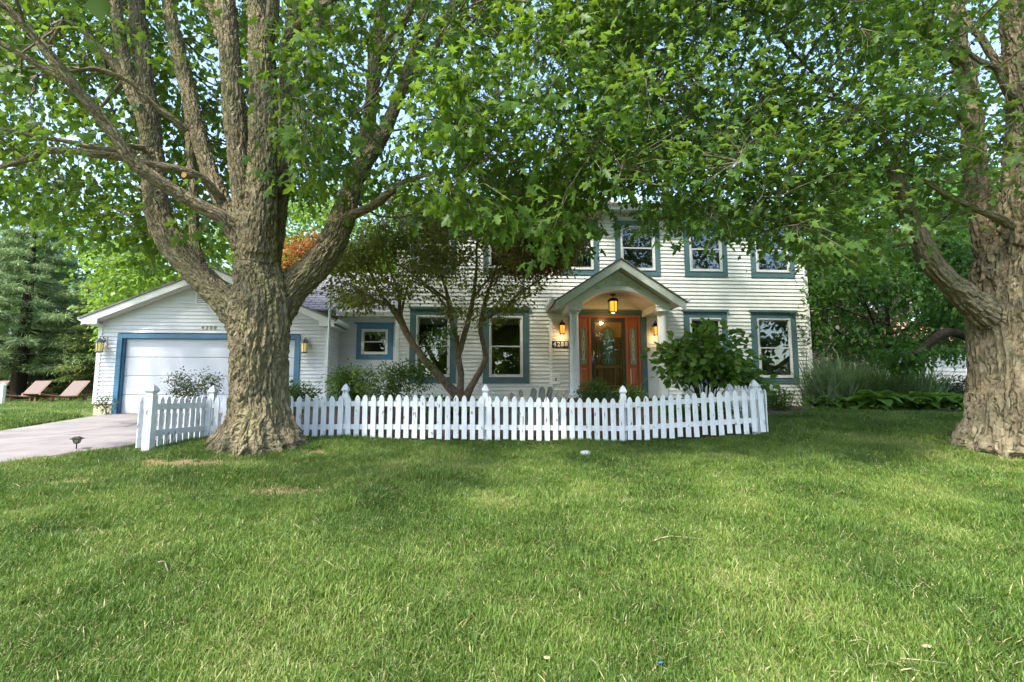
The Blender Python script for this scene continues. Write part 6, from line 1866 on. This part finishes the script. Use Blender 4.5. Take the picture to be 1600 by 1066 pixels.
broadleaf('ash_tree', 'mid green tree far behind the link wing', 'tree', at_px(560, 40), 14, 6.5, MAT['leaf_under'], MAT['bark_dark'], 420, 20, (0.3, 0.48), z0=0.1, seed=8, group=BT, tint=0.1)
broadleaf('ash_tree', 'mid green tree on the far side of the pines at the left', 'tree', at_px(-30, 46), 16, 7.5, MAT['leaf_under'], MAT['bark_dark'], 420, 20, (0.3, 0.5), z0=0.1, seed=9, group=BT)
# layered dogwood to the right of the house
broadleaf('dogwood_tree', 'spreading dogwood with layered green branches between the house and the old maple', 'tree', at_px(1395, 15.5), 5.6, 3.1, MAT['leaf_under'], MAT['bark_dark'], 760, 20, (0.11, 0.19), z0=0.22, tmpl=T_OVAL, rt=0.09, spread=0.28, nscale=0.7, squash=3.2, thr=0.0, seed=14, tint=0.05, branches=9, flat=1.1)
# bent dark limb of a small tree in front of the neighbour's wall
p0 = P(1516, 552, 13.0)
tl = empty('bent_tree', (p0[0], p0[1], gz(p0[0], p0[1])), label='small tree with a dark arching limb in front of the neighbouring wall', cat='tree')
pl2 = np.array([limb_px([(1535, 640, 13, 14)])[0], limb_px([(1532, 570, 13, 14)])[0], limb_px([(1520, 535, 13, 13)])[0], limb_px([(1496, 521, 12.9, 13)])[0], limb_px([(1474, 521, 12.8, 14)])[0], limb_px([(1456, 532, 12.7, 12)])[0], limb_px([(1430, 553, 12.6, 9)])[0], limb_px([(1405, 556, 12.5, 7)])[0]])
pl2[0, 2] = gz(pl2[0, 0], 13) - 0.1
pl2[:, :3] -= np.array(tl.location)
plc = catmull(pl2, 0.08)
link('trunk', tubes_mesh('trunk', [plc], 10, MAT['bark_dark']), tl)
bc_ = np.array([P(a_, b_, c_) for a_, b_, c_ in zip(rng.uniform(1375, 1500, 90), rng.uniform(540, 582, 90), rng.uniform(12.1, 13.2, 90))])
px_, py_, _ = proj(bc_); bc_ = bc_[np.abs(py_ - (548 + 18 * np.sin(px_ / 17.0))) < 16]
foliage_w(tl, bc_, plc, tmpl=T_OVAL, leafmat_=MAT['leaf_under'], barkmat=MAT['bark_dark'], per=16, spread=(0.2, 0.2, 0.06), size=(0.09, 0.15), flat=1.2)

# ---- conifers on the left
def conifer(name, label, base, height, cr, mat, bark, whorls, nb, needle, wdt, droop, seed, tip=1, feather=9, z0=0.08):
    x, y = base; zg = gz(x, y)
    r = empty(name, (x, y, zg), label=label, cat='conifer')
    rs = np.random.default_rng(seed)
    paths = [catmull(np.array([(0, 0, -0.2, cr * 0.07), (0, 0, height * 0.5, cr * 0.045), (0, 0, height, 0.02)]), 0.5)]
    pos = []; yd = []; nr = []; sz = []; tn = []
    for i in range(whorls):
        f = (i + 0.5) / whorls
        z = height * (z0 + (1 - z0) * f)
        L0 = cr * (1 - f) ** 0.75 * 1.0 + 0.15
        for b in range(nb):
            th = b * 2 * PI / nb + i * 0.9 + rs.uniform(-.25, .25)
            L = L0 * rs.uniform(0.7, 1.1)
            d = np.array([math.cos(th), math.sin(th), 0])
            k = 6
            t = np.linspace(0, 1, k)
            dz = -droop * L * t + (0.35 * droop * L) * t ** 2.5
            pth = np.stack([d[0] * L * t, d[1] * L * t, z + dz, 0.035 * (1 - t) * (L / 3) + 0.006], 1)
            paths.append(pth)
            m_ = int(feather * L * 3.2)
            tt = rs.uniform(0.15, 1.0, m_) ** 0.8
            pp_ = np.stack([np.interp(tt, t, pth[:, q]) for q in range(3)], 1)
            side = np.array([-d[1], d[0], 0]) * rs.choice([-1, 1], m_)[:, None]
            dirs = d * 0.7 + side * rs.uniform(0.2, 1.1, m_)[:, None] + np.array([0, 0, 1]) * rs.uniform(-0.35, 0.3, m_)[:, None]
            off = unit(dirs) * rs.uniform(0, 0.24, m_)[:, None] * L
            pp_ = pp_ + off * (1 - tt[:, None] * 0.5)
            kk = 5
            P_ = np.repeat(pp_, kk, 0) + rs.normal(size=(m_ * kk, 3)) * 0.05
            D_ = np.repeat(dirs, kk, 0) + rs.normal(size=(m_ * kk, 3)) * 0.45
            pos.append(P_); yd.append(D_); nr.append(np.array([0, 0, 1]) + rs.normal(size=(m_ * kk, 3)) * 0.5)
            sz.append(rs.uniform(*needle, m_ * kk)); tn.append(np.clip(np.repeat(rs.normal(0.45, 0.15) + 0.25 * (tt - 0.5), kk) + rs.normal(0, 0.1, m_ * kk), 0, 1))
    link('trunk', tubes_mesh('trunk', paths, 5, bark), r)
    T = tmpl_simple(wdt)
    o = link('needles', leaves_mesh('needles', np.vstack(pos), np.vstack(yd), np.vstack(nr), np.concatenate(sz), np.concatenate(tn), T, mat), r)
    o['kind'] = 'stuff'
    return r
conifer('white_pine', 'feathery blue green white pine at the left edge, the tallest of the conifers', at_px(30, 31), 12.2, 6.0, MAT['needle_pine'], MAT['bark_dark'], 14, 9, (0.22, 0.42), 0.07, 0.10, 21, feather=10, z0=0.14)
conifer('white_pine', 'white pine half cut off by the left edge behind the lounge chairs', at_px(-80, 36), 14.5, 6.0, MAT['needle_pine'], MAT['bark_dark'], 14, 8, (0.22, 0.42), 0.07, 0.10, 22, feather=9, z0=0.12)
conifer('spruce_tree', 'yellowish green drooping spruce just left of the garage corner', at_px(168, 31), 9.4, 3.4, MAT['needle_spruce'], MAT['bark_dark'], 16, 7, (0.16, 0.30), 0.09, 0.35, 23, feather=12, z0=0.05)
conifer('spruce_tree', 'low dark spruce behind the lounge chairs at the left', at_px(60, 38), 6.5, 3.6, MAT['needle_dark'], MAT['bark_dark'], 12, 8, (0.18, 0.32), 0.10, 0.15, 24, feather=9, z0=0.05)
conifer('spruce_tree', 'dark spruce in the gap between the lounge chairs and the garage', at_px(106, 35), 7.2, 3.0, MAT['needle_dark'], MAT['bark_dark'], 12, 8, (0.18, 0.32), 0.10, 0.2, 25, feather=9, z0=0.05)

# ------------------------------------------------------------------ shrubs and beds
def shrub(name, label, base, boxes, n, leaf, per, size, tmpl=T_OVAL, stems=9, spread=0.1, bark=None, group=None, flat=0.7, thr=-0.15, nscale=2.0, seed=0, droop=0.2, sr=0.012, cat='shrub', tint_fn=None):
    """boxes: list of (dx, dy, z, rx, ry, rz, weight) ellipsoids relative to the base"""
    x, y = base; zg = gz(x, y)
    bark = bark or MAT['bark_dark']
    r = empty(name, (x, y, zg), label=label, cat=cat, group=group)
    rs = np.random.default_rng(seed)
    out = []
    ws = np.array([b[6] for b in boxes], float); ws /= ws.sum()
    while len(out) < n:
        b = boxes[rs.choice(len(boxes), p=ws)]
        q = unit(rs.normal(size=(60, 3))) * rs.uniform(0.3, 1, (60, 1)) ** 0.5
        q = q * np.array(b[3:6]) + np.array(b[0:3])
        ok = (noise3(q * nscale + seed) > thr) & (q[:, 2] > 0.05)
        out += list(q[ok][:12])
    out = np.array(out[:n])
    paths = []
    for i in range(stems):
        t = out[rs.integers(len(out))] * np.array([0.8, 0.8, 0.85])
        b0 = np.array([rs.normal(0, 0.06), rs.normal(0, 0.06), -0.08])
        mid = (b0 + t) / 2 + np.array([0, 0, 0.12 * np.linalg.norm(t)]) + rs.normal(0, 0.03, 3)
        paths.append(catmull(np.array([(*b0, sr), (*mid, sr * 0.75), (*t, sr * 0.4)]), 0.08))
    link('stem', tubes_mesh('stem', paths, 5, bark), r)['kind'] = 'stuff'
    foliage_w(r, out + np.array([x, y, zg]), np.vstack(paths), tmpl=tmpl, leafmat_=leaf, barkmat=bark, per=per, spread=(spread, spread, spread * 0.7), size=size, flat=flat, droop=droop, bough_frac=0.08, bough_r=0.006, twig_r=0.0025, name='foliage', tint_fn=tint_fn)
    return r
def rel(px, py, Y, base):
    p = P(px, py, Y); return p[0] - base[0], p[1] - base[1], p[2] - gz(*base)
Yb = 10.6
bx = (P(1103, 600, Yb)[0], Yb)
e1 = rel(1110, 560, Yb, bx); e2 = rel(1065, 575, Yb, bx); e3 = rel(1100, 530, Yb, bx); e4 = rel(1155, 585, Yb, bx); e5 = rel(1045, 555, Yb, bx); e6 = rel(1150, 560, Yb, bx)
shrub('magnolia_shrub', 'tall glossy broad leaved shrub between the porch and the right hand windows', bx,
      [(*e1, 0.75, 0.65, 0.60, 3), (*e2, 0.40, 0.5, 0.40, 1.3), (*e3, 0.42, 0.45, 0.28, 1.0), (*e4, 0.46, 0.5, 0.33, 1.3), (*e5, 0.30, 0.3, 0.10, 0.3), (*e6, 0.35, 0.4, 0.25, .6)], 165, MAT['leaf_shrub'], 10, (0.11, 0.20), tmpl=tmpl_oval(0.36), stems=24, spread=0.15, seed=31, sr=0.014, flat=0.6, tint_fn=lambda c: (c[:, 2] - 1.7) * 0.22)  # leaf tint lightens with height: the lit top is painted into the colour
bx = (P(598, 600, 10.6)[0], 10.6)
e1 = rel(585, 600, 10.6, bx); e2 = rel(645, 598, 10.6, bx); e3 = rel(545, 600, 10.6, bx)
shrub('nandina_shrub', 'wide low olive green shrub below the small blue framed window', bx,
      [(*e1, 0.75, 0.6, 0.42, 2), (*e2, 0.55, 0.55, 0.40, 1.6), (*e3, 0.42, 0.5, 0.34, 1.2)], 380, MAT['leaf_olive'], 14, (0.05, 0.09), tmpl=tmpl_oval(0.2), stems=18, spread=0.10, seed=32, sr=0.008, thr=-0.05)
bx = (-5.62, 9.45)
e1 = rel(305, 598, 9.45, bx)
shrub('barberry_shrub', 'small airy shrub with pinkish leaves in front of the garage door', bx,
      [(*e1, 0.50, 0.35, 0.26, 2), (e1[0], e1[1], e1[2] - 0.2, 0.35, 0.3, 0.25, 1)], 210, MAT['leaf_pink'], 9, (0.025, 0.05), tmpl=T_OVAL, stems=26, spread=0.06, seed=33, sr=0.006, thr=-0.05)
b_ = P(166, 636, 14.2)
shrub('rose_bush', 'little leggy plant at the outer corner of the garage', (b_[0], b_[1]), [(0, 0, 0.30, 0.34, 0.2, 0.22, 1)], 30, MAT['leaf_pink'], 8, (0.04, 0.08), stems=9, spread=0.06, seed=34, sr=0.006)
for (px, py, Y, rx, rz_, sd_, lf, lab) in [(925, 612, 11.2, 0.34, 0.20, 35, 'leaf_olive', 'fine leaved low shrub in front of the left porch column'), (982, 616, 11.3, 0.28, 0.14, 36, 'leaf_shrub', 'small green shrub below the front door sill'),
                              (1222, 628, 12.4, 0.42, 0.30, 37, 'leaf_olive', 'loose dull green shrub at the right end of the fence'), (470, 618, 10.2, 0.45, 0.22, 38, 'leaf_olive', 'low shrub between the big maple and the garage lantern'),
                              (700, 640, 10.8, 0.6, 0.2, 39, 'leaf_olive', 'dark low plants at the foot of the japanese maple'), (1090, 640, 9.9, 0.7, 0.16, 40, 'leaf_shrub', 'low plants behind the fence under the tall glossy shrub')]:
    b_ = P(px, py, Y); bx = (b_[0], Y); c_ = max(0.15, b_[2] - gz(b_[0], Y))
    shrub('shrub', lab, bx, [(0, 0, c_, rx, rx * 0.8, rz_ + 0.02, 1)], int(160 * rx / 0.3 * 0.6), MAT[lf], 12, (0.035, 0.07), stems=12, spread=0.08, seed=sd_, sr=0.006)

# ornamental grasses and hostas of the right bed
def reed_clump(label, base, n, L, sprd, seed, mat):
    x, y = base; zg = gz(x, y); r = empty('ornamental_grass', (x, y, zg), label=label, cat='plant', group='ornamental grasses right of the house')
    rs = np.random.default_rng(seed)
    Vs = []; Fs = []; tn = []; k = 6
    for i in range(n):
        th = rs.uniform(0, 2 * PI); d = np.array([math.cos(th), math.sin(th), 0]); sdv = np.array([-d[1], d[0], 0])
        l = L * rs.uniform(0.6, 1.1); out_ = sprd * rs.uniform(0.2, 1.0)
        b0 = rs.normal(0, 0.22, 3) * np.array([1, 1, 0]); w_ = rs.uniform(0.014, 0.024)
        for j in range(k):
            f = j / (k - 1); h = l * (f * 1.25 - 0.55 * out_ / sprd * f * f * 1.1)
            c = b0 + d * out_ * l * (f ** 1.7) + np.array([0, 0, h])
            ww = w_ * (1 - f) ** 0.6
            Vs += [c - sdv * ww, c + sdv * ww]
        o_ = i * 2 * k
        Fs += [(o_ + 2 * j, o_ + 2 * j + 1, o_ + 2 * j + 3, o_ + 2 * j + 2) for j in range(k - 1)]
        tn += [np.clip(rs.normal(0.45, 0.2), 0, 1)] * (2 * k)
    link('foliage', np_mesh('foliage', np.array(Vs), np.array(Fs), mat, np.array(tn)), r)['kind'] = 'stuff'
for (px, Y, n, L, sp, sd_, lab) in [(1292, 13.6, 520, 1.45, 0.93, 1, 'tall pale ornamental grass touching the right corner of the house'), (1335, 14.2, 480, 1.40, 1.01, 2, 'pale ornamental grass, second from the house corner'),
                               (1385, 13.8, 480, 1.35, 1.08, 3, 'arching ornamental grass in the middle of the right bed'), (1432, 13.4, 460, 1.25, 1.16, 4, 'arching silvery ornamental grass next to the dark juniper'), (1310, 15.2, 420, 1.60, 0.93, 5, 'ornamental grass at the back beside the house wall')]:
    reed_clump(lab, (P(px, 600, Y)[0], Y), n, L, sp, sd_, MAT['reed'])
hosta_me = []
for q in range(3):
    rs = np.random.default_rng(90 + q)
    Vs = []; Fs = []; tn = []; off = 0
    for i in range(26):
        th = rs.uniform(0, 2 * PI); d = np.array([math.cos(th), math.sin(th), 0]); s_ = np.array([-d[1], d[0], 0])
        l = rs.uniform(0.22, 0.42); w_ = l * rs.uniform(0.26, 0.36); h0 = rs.uniform(0.12, 0.42); tl_ = rs.uniform(0.25, 0.9)
        prof = [(0.0, 0.10), (0.25, 0.8), (0.5, 1.0), (0.75, 0.72), (1.0, 0.03)]
        for f, ww in prof:
            c = d * (0.06 + l * f) + np.array([0, 0, h0 + l * (0.35 * f - tl_ * f * f * 0.8)])
            Vs += [c - s_ * w_ * ww + np.array([0, 0, 0.025 * ww]), c, c + s_ * w_ * ww + np.array([0, 0, 0.025 * ww])]
        for j in range(4):
            a_ = off + j * 3
            Fs += [(a_, a_ + 1, a_ + 4, a_ + 3), (a_ + 1, a_ + 2, a_ + 5, a_ + 4)]
        off += 15
        tn += [np.clip(rs.normal(0.45, 0.2), 0, 1)] * 15
    hosta_me.append(np_mesh('foliage', np.array(Vs), np.array(Fs), MAT['hosta'], np.array(tn), smooth=True))
hp = [(1272, 630, 12.6), (1300, 632, 12.3), (1325, 636, 12.1), (1348, 634, 12.2), (1372, 640, 11.9), (1398, 637, 12.0), (1420, 642, 11.8), (1445, 640, 11.9), (1470, 644, 11.7), (1495, 642, 11.8), (1515, 646, 11.6), (1360, 622, 12.9), (1410, 624, 12.8), (1455, 625, 12.7), (1500, 628, 12.6), (1335, 618, 13.1)]
for i, (px, py, Y) in enumerate(hp):
    x = P(px, py, Y)[0]
    e = empty('hosta', (x, Y, gz(x, Y) + 0.02), random.uniform(0, 6), label='broad leaved green hosta in the row along the edge of the right bed', cat='plant', group='hostas along the right bed')
    e.scale = [random.uniform(0.75, 1.15)] * 3
    o = link('foliage', hosta_me[i % 3], e); o['kind'] = 'stuff'
b_ = P(1478, 596, 15.0)
shrub('juniper', 'low dark spreading juniper under the neighbouring wall', (b_[0], 15.0), [(0, 0, 0.35, 1.1, 0.7, 0.16, 2), (0.2, 0.2, 0.62, 0.8, 0.6, 0.13, 1)], 190, MAT['needle_dark'], 22, (0.07, 0.15), tmpl=T_NARROW, stems=10, spread=0.14, seed=44)
b_ = P(1352, 580, 17.5)
shrub('golden_shrub', 'small yellow flowering shrub glimpsed behind the ornamental grasses', (b_[0], 17.5), [(0, 0, 0.9, 0.35, 0.3, 0.4, 1)], 60, MAT['leaf_bright'], 12, (0.06, 0.11), stems=8, spread=0.1, seed=45, tint_fn=lambda c: np.full(len(c), 0.5))

# flower spikes over the hostas
# ------------------------------------------------------------------ neighbouring houses
def far_house(name, label, A, B, depth, ztop, zbase, rise, roofmat, e=0.2, eave=0.4, win=None, door=None):
    A = np.array(A, float); B = np.array(B, float); L = np.linalg.norm(B - A); an = math.atan2(B[1] - A[1], B[0] - A[0])
    r = empty(name, (A[0], A[1], 0), an, label=label, cat='house')
    n = int((ztop - zbase) / e)
    for k in range(n):
        board(0, L, zbase + k * e, e, 0.0, proj=0.03, mat=MAT['siding_far'], parent=r)
    m = MB(); m.box(0, L, 0.01, depth, zbase - 0.5, zbase + n * e); m.build('wall', MAT['siding_far'], r)
    m = MB()
    z0 = zbase + n * e
    for sg in (0, 1):
        y0 = -eave if sg == 0 else depth + eave
        m.prism([(-0.3, y0, z0 - 0.05), (-0.3, depth / 2, z0 + rise), (-0.3, depth / 2, z0 + rise + 0.12), (-0.3, y0, z0 + 0.1)], (L + 0.6, 0, 0))
    m.build('roof', roofmat, r)
    m = MB(); m.prism([(0.01, 0.02, z0), (0.01, depth, z0), (0.01, depth / 2, z0 + rise)], (L - 0.02, 0, 0)); m.build('gable', MAT['siding_far'], r)
    for (s0, s1, za, zb, nm) in (win or []):
        m = MB(); m.box(s0, s1, -0.04, 0.0, za, zb); w_ = m.build(nm, MAT['white'], r)
        m = MB(); m.box(s0 + 0.09, s1 - 0.09, -0.045, -0.041, za + 0.09, zb - 0.09); m.build('pane', MAT['interior'], w_)
    return r
a_ = P(1362, 600, 24); b_ = P(1580, 600, 30)
s_d = P(1512, 600, 28.2)
sdist = np.linalg.norm(s_d[:2] - a_[:2])
far_house('neighbour_house', 'pale clapboard house with reddish roof beyond the right flower bed', a_[:2], b_[:2], 8.0, 4.55, 1.3, 1.9, MAT['roof_red'], 0.22, win=[(sdist - 0.5, sdist + 0.6, 1.45, 3.35, 'side_door'), (sdist - 6.5, sdist - 5.3, 2.2, 3.4, 'window')])
a_ = P(-70, 600, 48); b_ = P(70, 600, 46)
far_house('neighbour_house', 'white house glimpsed between the pines at the left', a_[:2], b_[:2], 8.0, 4.6, 1.2, 2.2, MAT['shingle'], 0.25, win=[(1.5, 2.7, 2.2, 3.6, 'window'), (4.6, 5.8, 2.2, 3.6, 'window')])

# ------------------------------------------------------------------ trees across the street (they show in the window glass)
SG = 'street trees opposite the house'
for i, (x, y, h, cr_) in enumerate([(-24, -27, 9.5, 5), (-11, -30, 12.5, 6), (3, -28, 12, 6), (16, -30, 13, 6.5), (29, -27, 12.5, 6), (-38, -20, 10, 5.5), (42, -18, 9.5, 5.5)]):
    broadleaf('street_tree', 'big leafy tree standing across the street, opposite the house', 'tree', (x, y), h, cr_, MAT['leaf_maple'], MAT['bark_dark'], 230, 16, (0.5, 0.85), z0=0.12, seed=60 + i, group=SG, spread=0.6, thr=-0.05, nscale=0.35)

# ------------------------------------------------------------------ grass
def tuft_mesh(seed, n, h, spread, wd):
    rs = np.random.default_rng(seed)
    Vs = []; Fs = []; tn = []; o_ = 0
    for i in range(n):
        b0 = np.array([rs.normal(0, spread), rs.normal(0, spread), -0.012])
        th = rs.uniform(0, 2 * PI); d = np.array([math.cos(th), math.sin(th), 0]); s_ = np.array([-d[1], d[0], 0])
        l = h * rs.uniform(0.55, 1.25); bend = rs.uniform(0.15, 1.0) ** 1.2; w_ = wd * rs.uniform(0.7, 1.3)
        straw = rs.uniform() < 0.10
        if straw: bend = rs.uniform(0.7, 1.3)
        for f, ww in ((0, 1.0), (0.4, 0.95), (0.75, 0.65), (1.0, 0.08)):
            c = b0 + d * bend * l * f ** 1.6 + np.array([0, 0, l * (f - 0.42 * bend * f * f)])
            Vs += [c - s_ * w_ * ww, c + s_ * w_ * ww]
        Fs += [(o_ + 2 * j, o_ + 2 * j + 1, o_ + 2 * j + 3, o_ + 2 * j + 2) for j in range(3)]
        o_ += 8
        t = rs.uniform(0.9, 1.0) + 0.25 if straw else np.clip(rs.normal(0.36, 0.14), 0.0, 0.72)
        tn += [t, t, t, t, t + .06, t + .06, t + 0.12, t + .12]
    return np_mesh('grass_tuft', np.array(Vs), np.array(Fs), MAT['grass'], np.array(tn))
gcol = bpy.data.collections.new('grass_tufts')
for i in range(6):
    o = bpy.data.objects.new('grass_tuft', tuft_mesh(200 + i, 28, 0.078, 0.042, 0.0030)); gcol.objects.link(o)
def scatter(n, ymin, ymax, pw):
    pts = []
    while len(pts) < n:
        m = 20000
        y = ymin + (ymax - ymin) * rng.uniform(0, 1, m) ** pw
        x = rng.uniform(-1.1, 1.1, m) * (y + 0.6)
        ok = np.ones(m, bool)
        yc = np.clip(y, -2, 14.5)
        ok &= ~((x > edge_x(DRIVE_L, yc) - 0.05) & (x < edge_x(DRIVE_R, yc) + 0.36 + 0.05 * np.sin(y * 9)) & (y < 14.8))
        ok &= ~((y > 8.93) & (x > -5.4) & (x < 4.4 + np.maximum(0, y - 9.8) * 1.2) & (y < 15.5))
        ok &= ~((y > 11.6) & (x > 8.95) & (y < 19))
        ok &= ~((y > 14.6) & (x < 9.2) & (x > -12.6))
        ok &= np.hypot(x - tb[0], y - MY) > 0.62
        ok &= np.hypot(x - tb2[0], y - RY) > 0.88
        ok &= rng.uniform(0, 1, m) > bare(x, y) * 1.05
        pts += list(np.stack([x, y], 1)[ok])
    return np.array(pts[:n])
def grass_object(name, pts, smin, smax, label):
    z = ground_full(pts[:, 0], pts[:, 1])
    n = len(pts)
    me = bpy.data.meshes.new(name)
    me.vertices.add(n); me.vertices.foreach_set('co', np.column_stack([pts, z]).astype(np.float32).ravel())
    nz = noise3(np.column_stack([pts * 1.3, np.zeros(n)])) + 0.6 * noise3(np.column_stack([pts * 4.1, np.ones(n)]))
    sc = rng.uniform(smin, smax, n) * np.clip(1 + 0.75 * nz, 0.5, 1.7)
    rot = np.column_stack([rng.normal(0, 0.16, n), rng.normal(0, 0.16, n), rng.uniform(0, 2 * PI, n)])
    a = me.attributes.new('scl', 'FLOAT', 'POINT'); a.data.foreach_set('value', sc.astype(np.float32))
    a = me.attributes.new('rot', 'FLOAT_VECTOR', 'POINT'); a.data.foreach_set('vector', rot.astype(np.float32).ravel())
    a = me.attributes.new('pick', 'INT', 'POINT'); a.data.foreach_set('value', rng.integers(0, 6, n).astype(np.int32))
    o = link(name, me)
    ng = bpy.data.node_groups.new('grass', 'GeometryNodeTree')
    ng.interface.new_socket('Geometry', in_out='INPUT', socket_type='NodeSocketGeometry')
    ng.interface.new_socket('Geometry', in_out='OUTPUT', socket_type='NodeSocketGeometry')
    gi = ng.nodes.new('NodeGroupInput'); go = ng.nodes.new('NodeGroupOutput')
    ip = ng.nodes.new('GeometryNodeInstanceOnPoints')
    ci = ng.nodes.new('GeometryNodeCollectionInfo'); ci.inputs['Collection'].default_value = gcol
    ci.inputs['Separate Children'].default_value = True; ci.inputs['Reset Children'].default_value = True
    def na(nm, ty):
        q = ng.nodes.new('GeometryNodeInputNamedAttribute'); q.data_type = ty; q.inputs['Name'].default_value = nm; return q
    ng.links.new(gi.outputs[0], ip.inputs['Points']); ng.links.new(ci.outputs[0], ip.inputs['Instance'])
    ip.inputs['Pick Instance'].default_value = True
    ng.links.new(na('pick', 'INT').outputs['Attribute'], ip.inputs['Instance Index'])
    ng.links.new(na('rot', 'FLOAT_VECTOR').outputs['Attribute'], ip.inputs['Rotation'])
    ng.links.new(na('scl', 'FLOAT').outputs['Attribute'], ip.inputs['Scale'])
    ng.links.new(ip.outputs[0], go.inputs[0])
    md = o.modifiers.new('grass', 'NODES'); md.node_group = ng
    tag(o, label, 'grass', kind='stuff')
    return o
fe = np.column_stack([rng.uniform(-4.9, 4.3, 900), rng.normal(8.74, 0.06, 900)])
fe = fe[np.hypot(fe[:, 0] - tb[0], fe[:, 1] - MY) > 0.7]
an_ = rng.uniform(PI * 0.95, PI * 2.05, 260); rr_ = 0.72 + 0.12 * np.abs(rng.normal(size=260))
te = np.column_stack([tb[0] + np.cos(an_) * rr_, MY + np.sin(an_) * rr_])
te2 = np.column_stack([tb2[0] + np.cos(an_) * (rr_ + 0.28), RY + np.sin(an_) * (rr_ + 0.28)])
gp = np.vstack([scatter(32000, 1.9, 5.5, 0.9), scatter(32000, 5.0, 9.6, 0.9), fe, fe + 0.02, te, te2])
grass_object('grass', gp, 0.65, 1.15, 'blades of the mown front lawn, green with straw coloured wisps')
gp2 = np.vstack([scatter(22000, 9.0, 14.0, 0.9), scatter(26000, 14.0, 32.0, 0.8)])
grass_object('far_grass', gp2, 0.9, 1.7, 'grass of the lawn beyond the driveway and beside the flower bed')
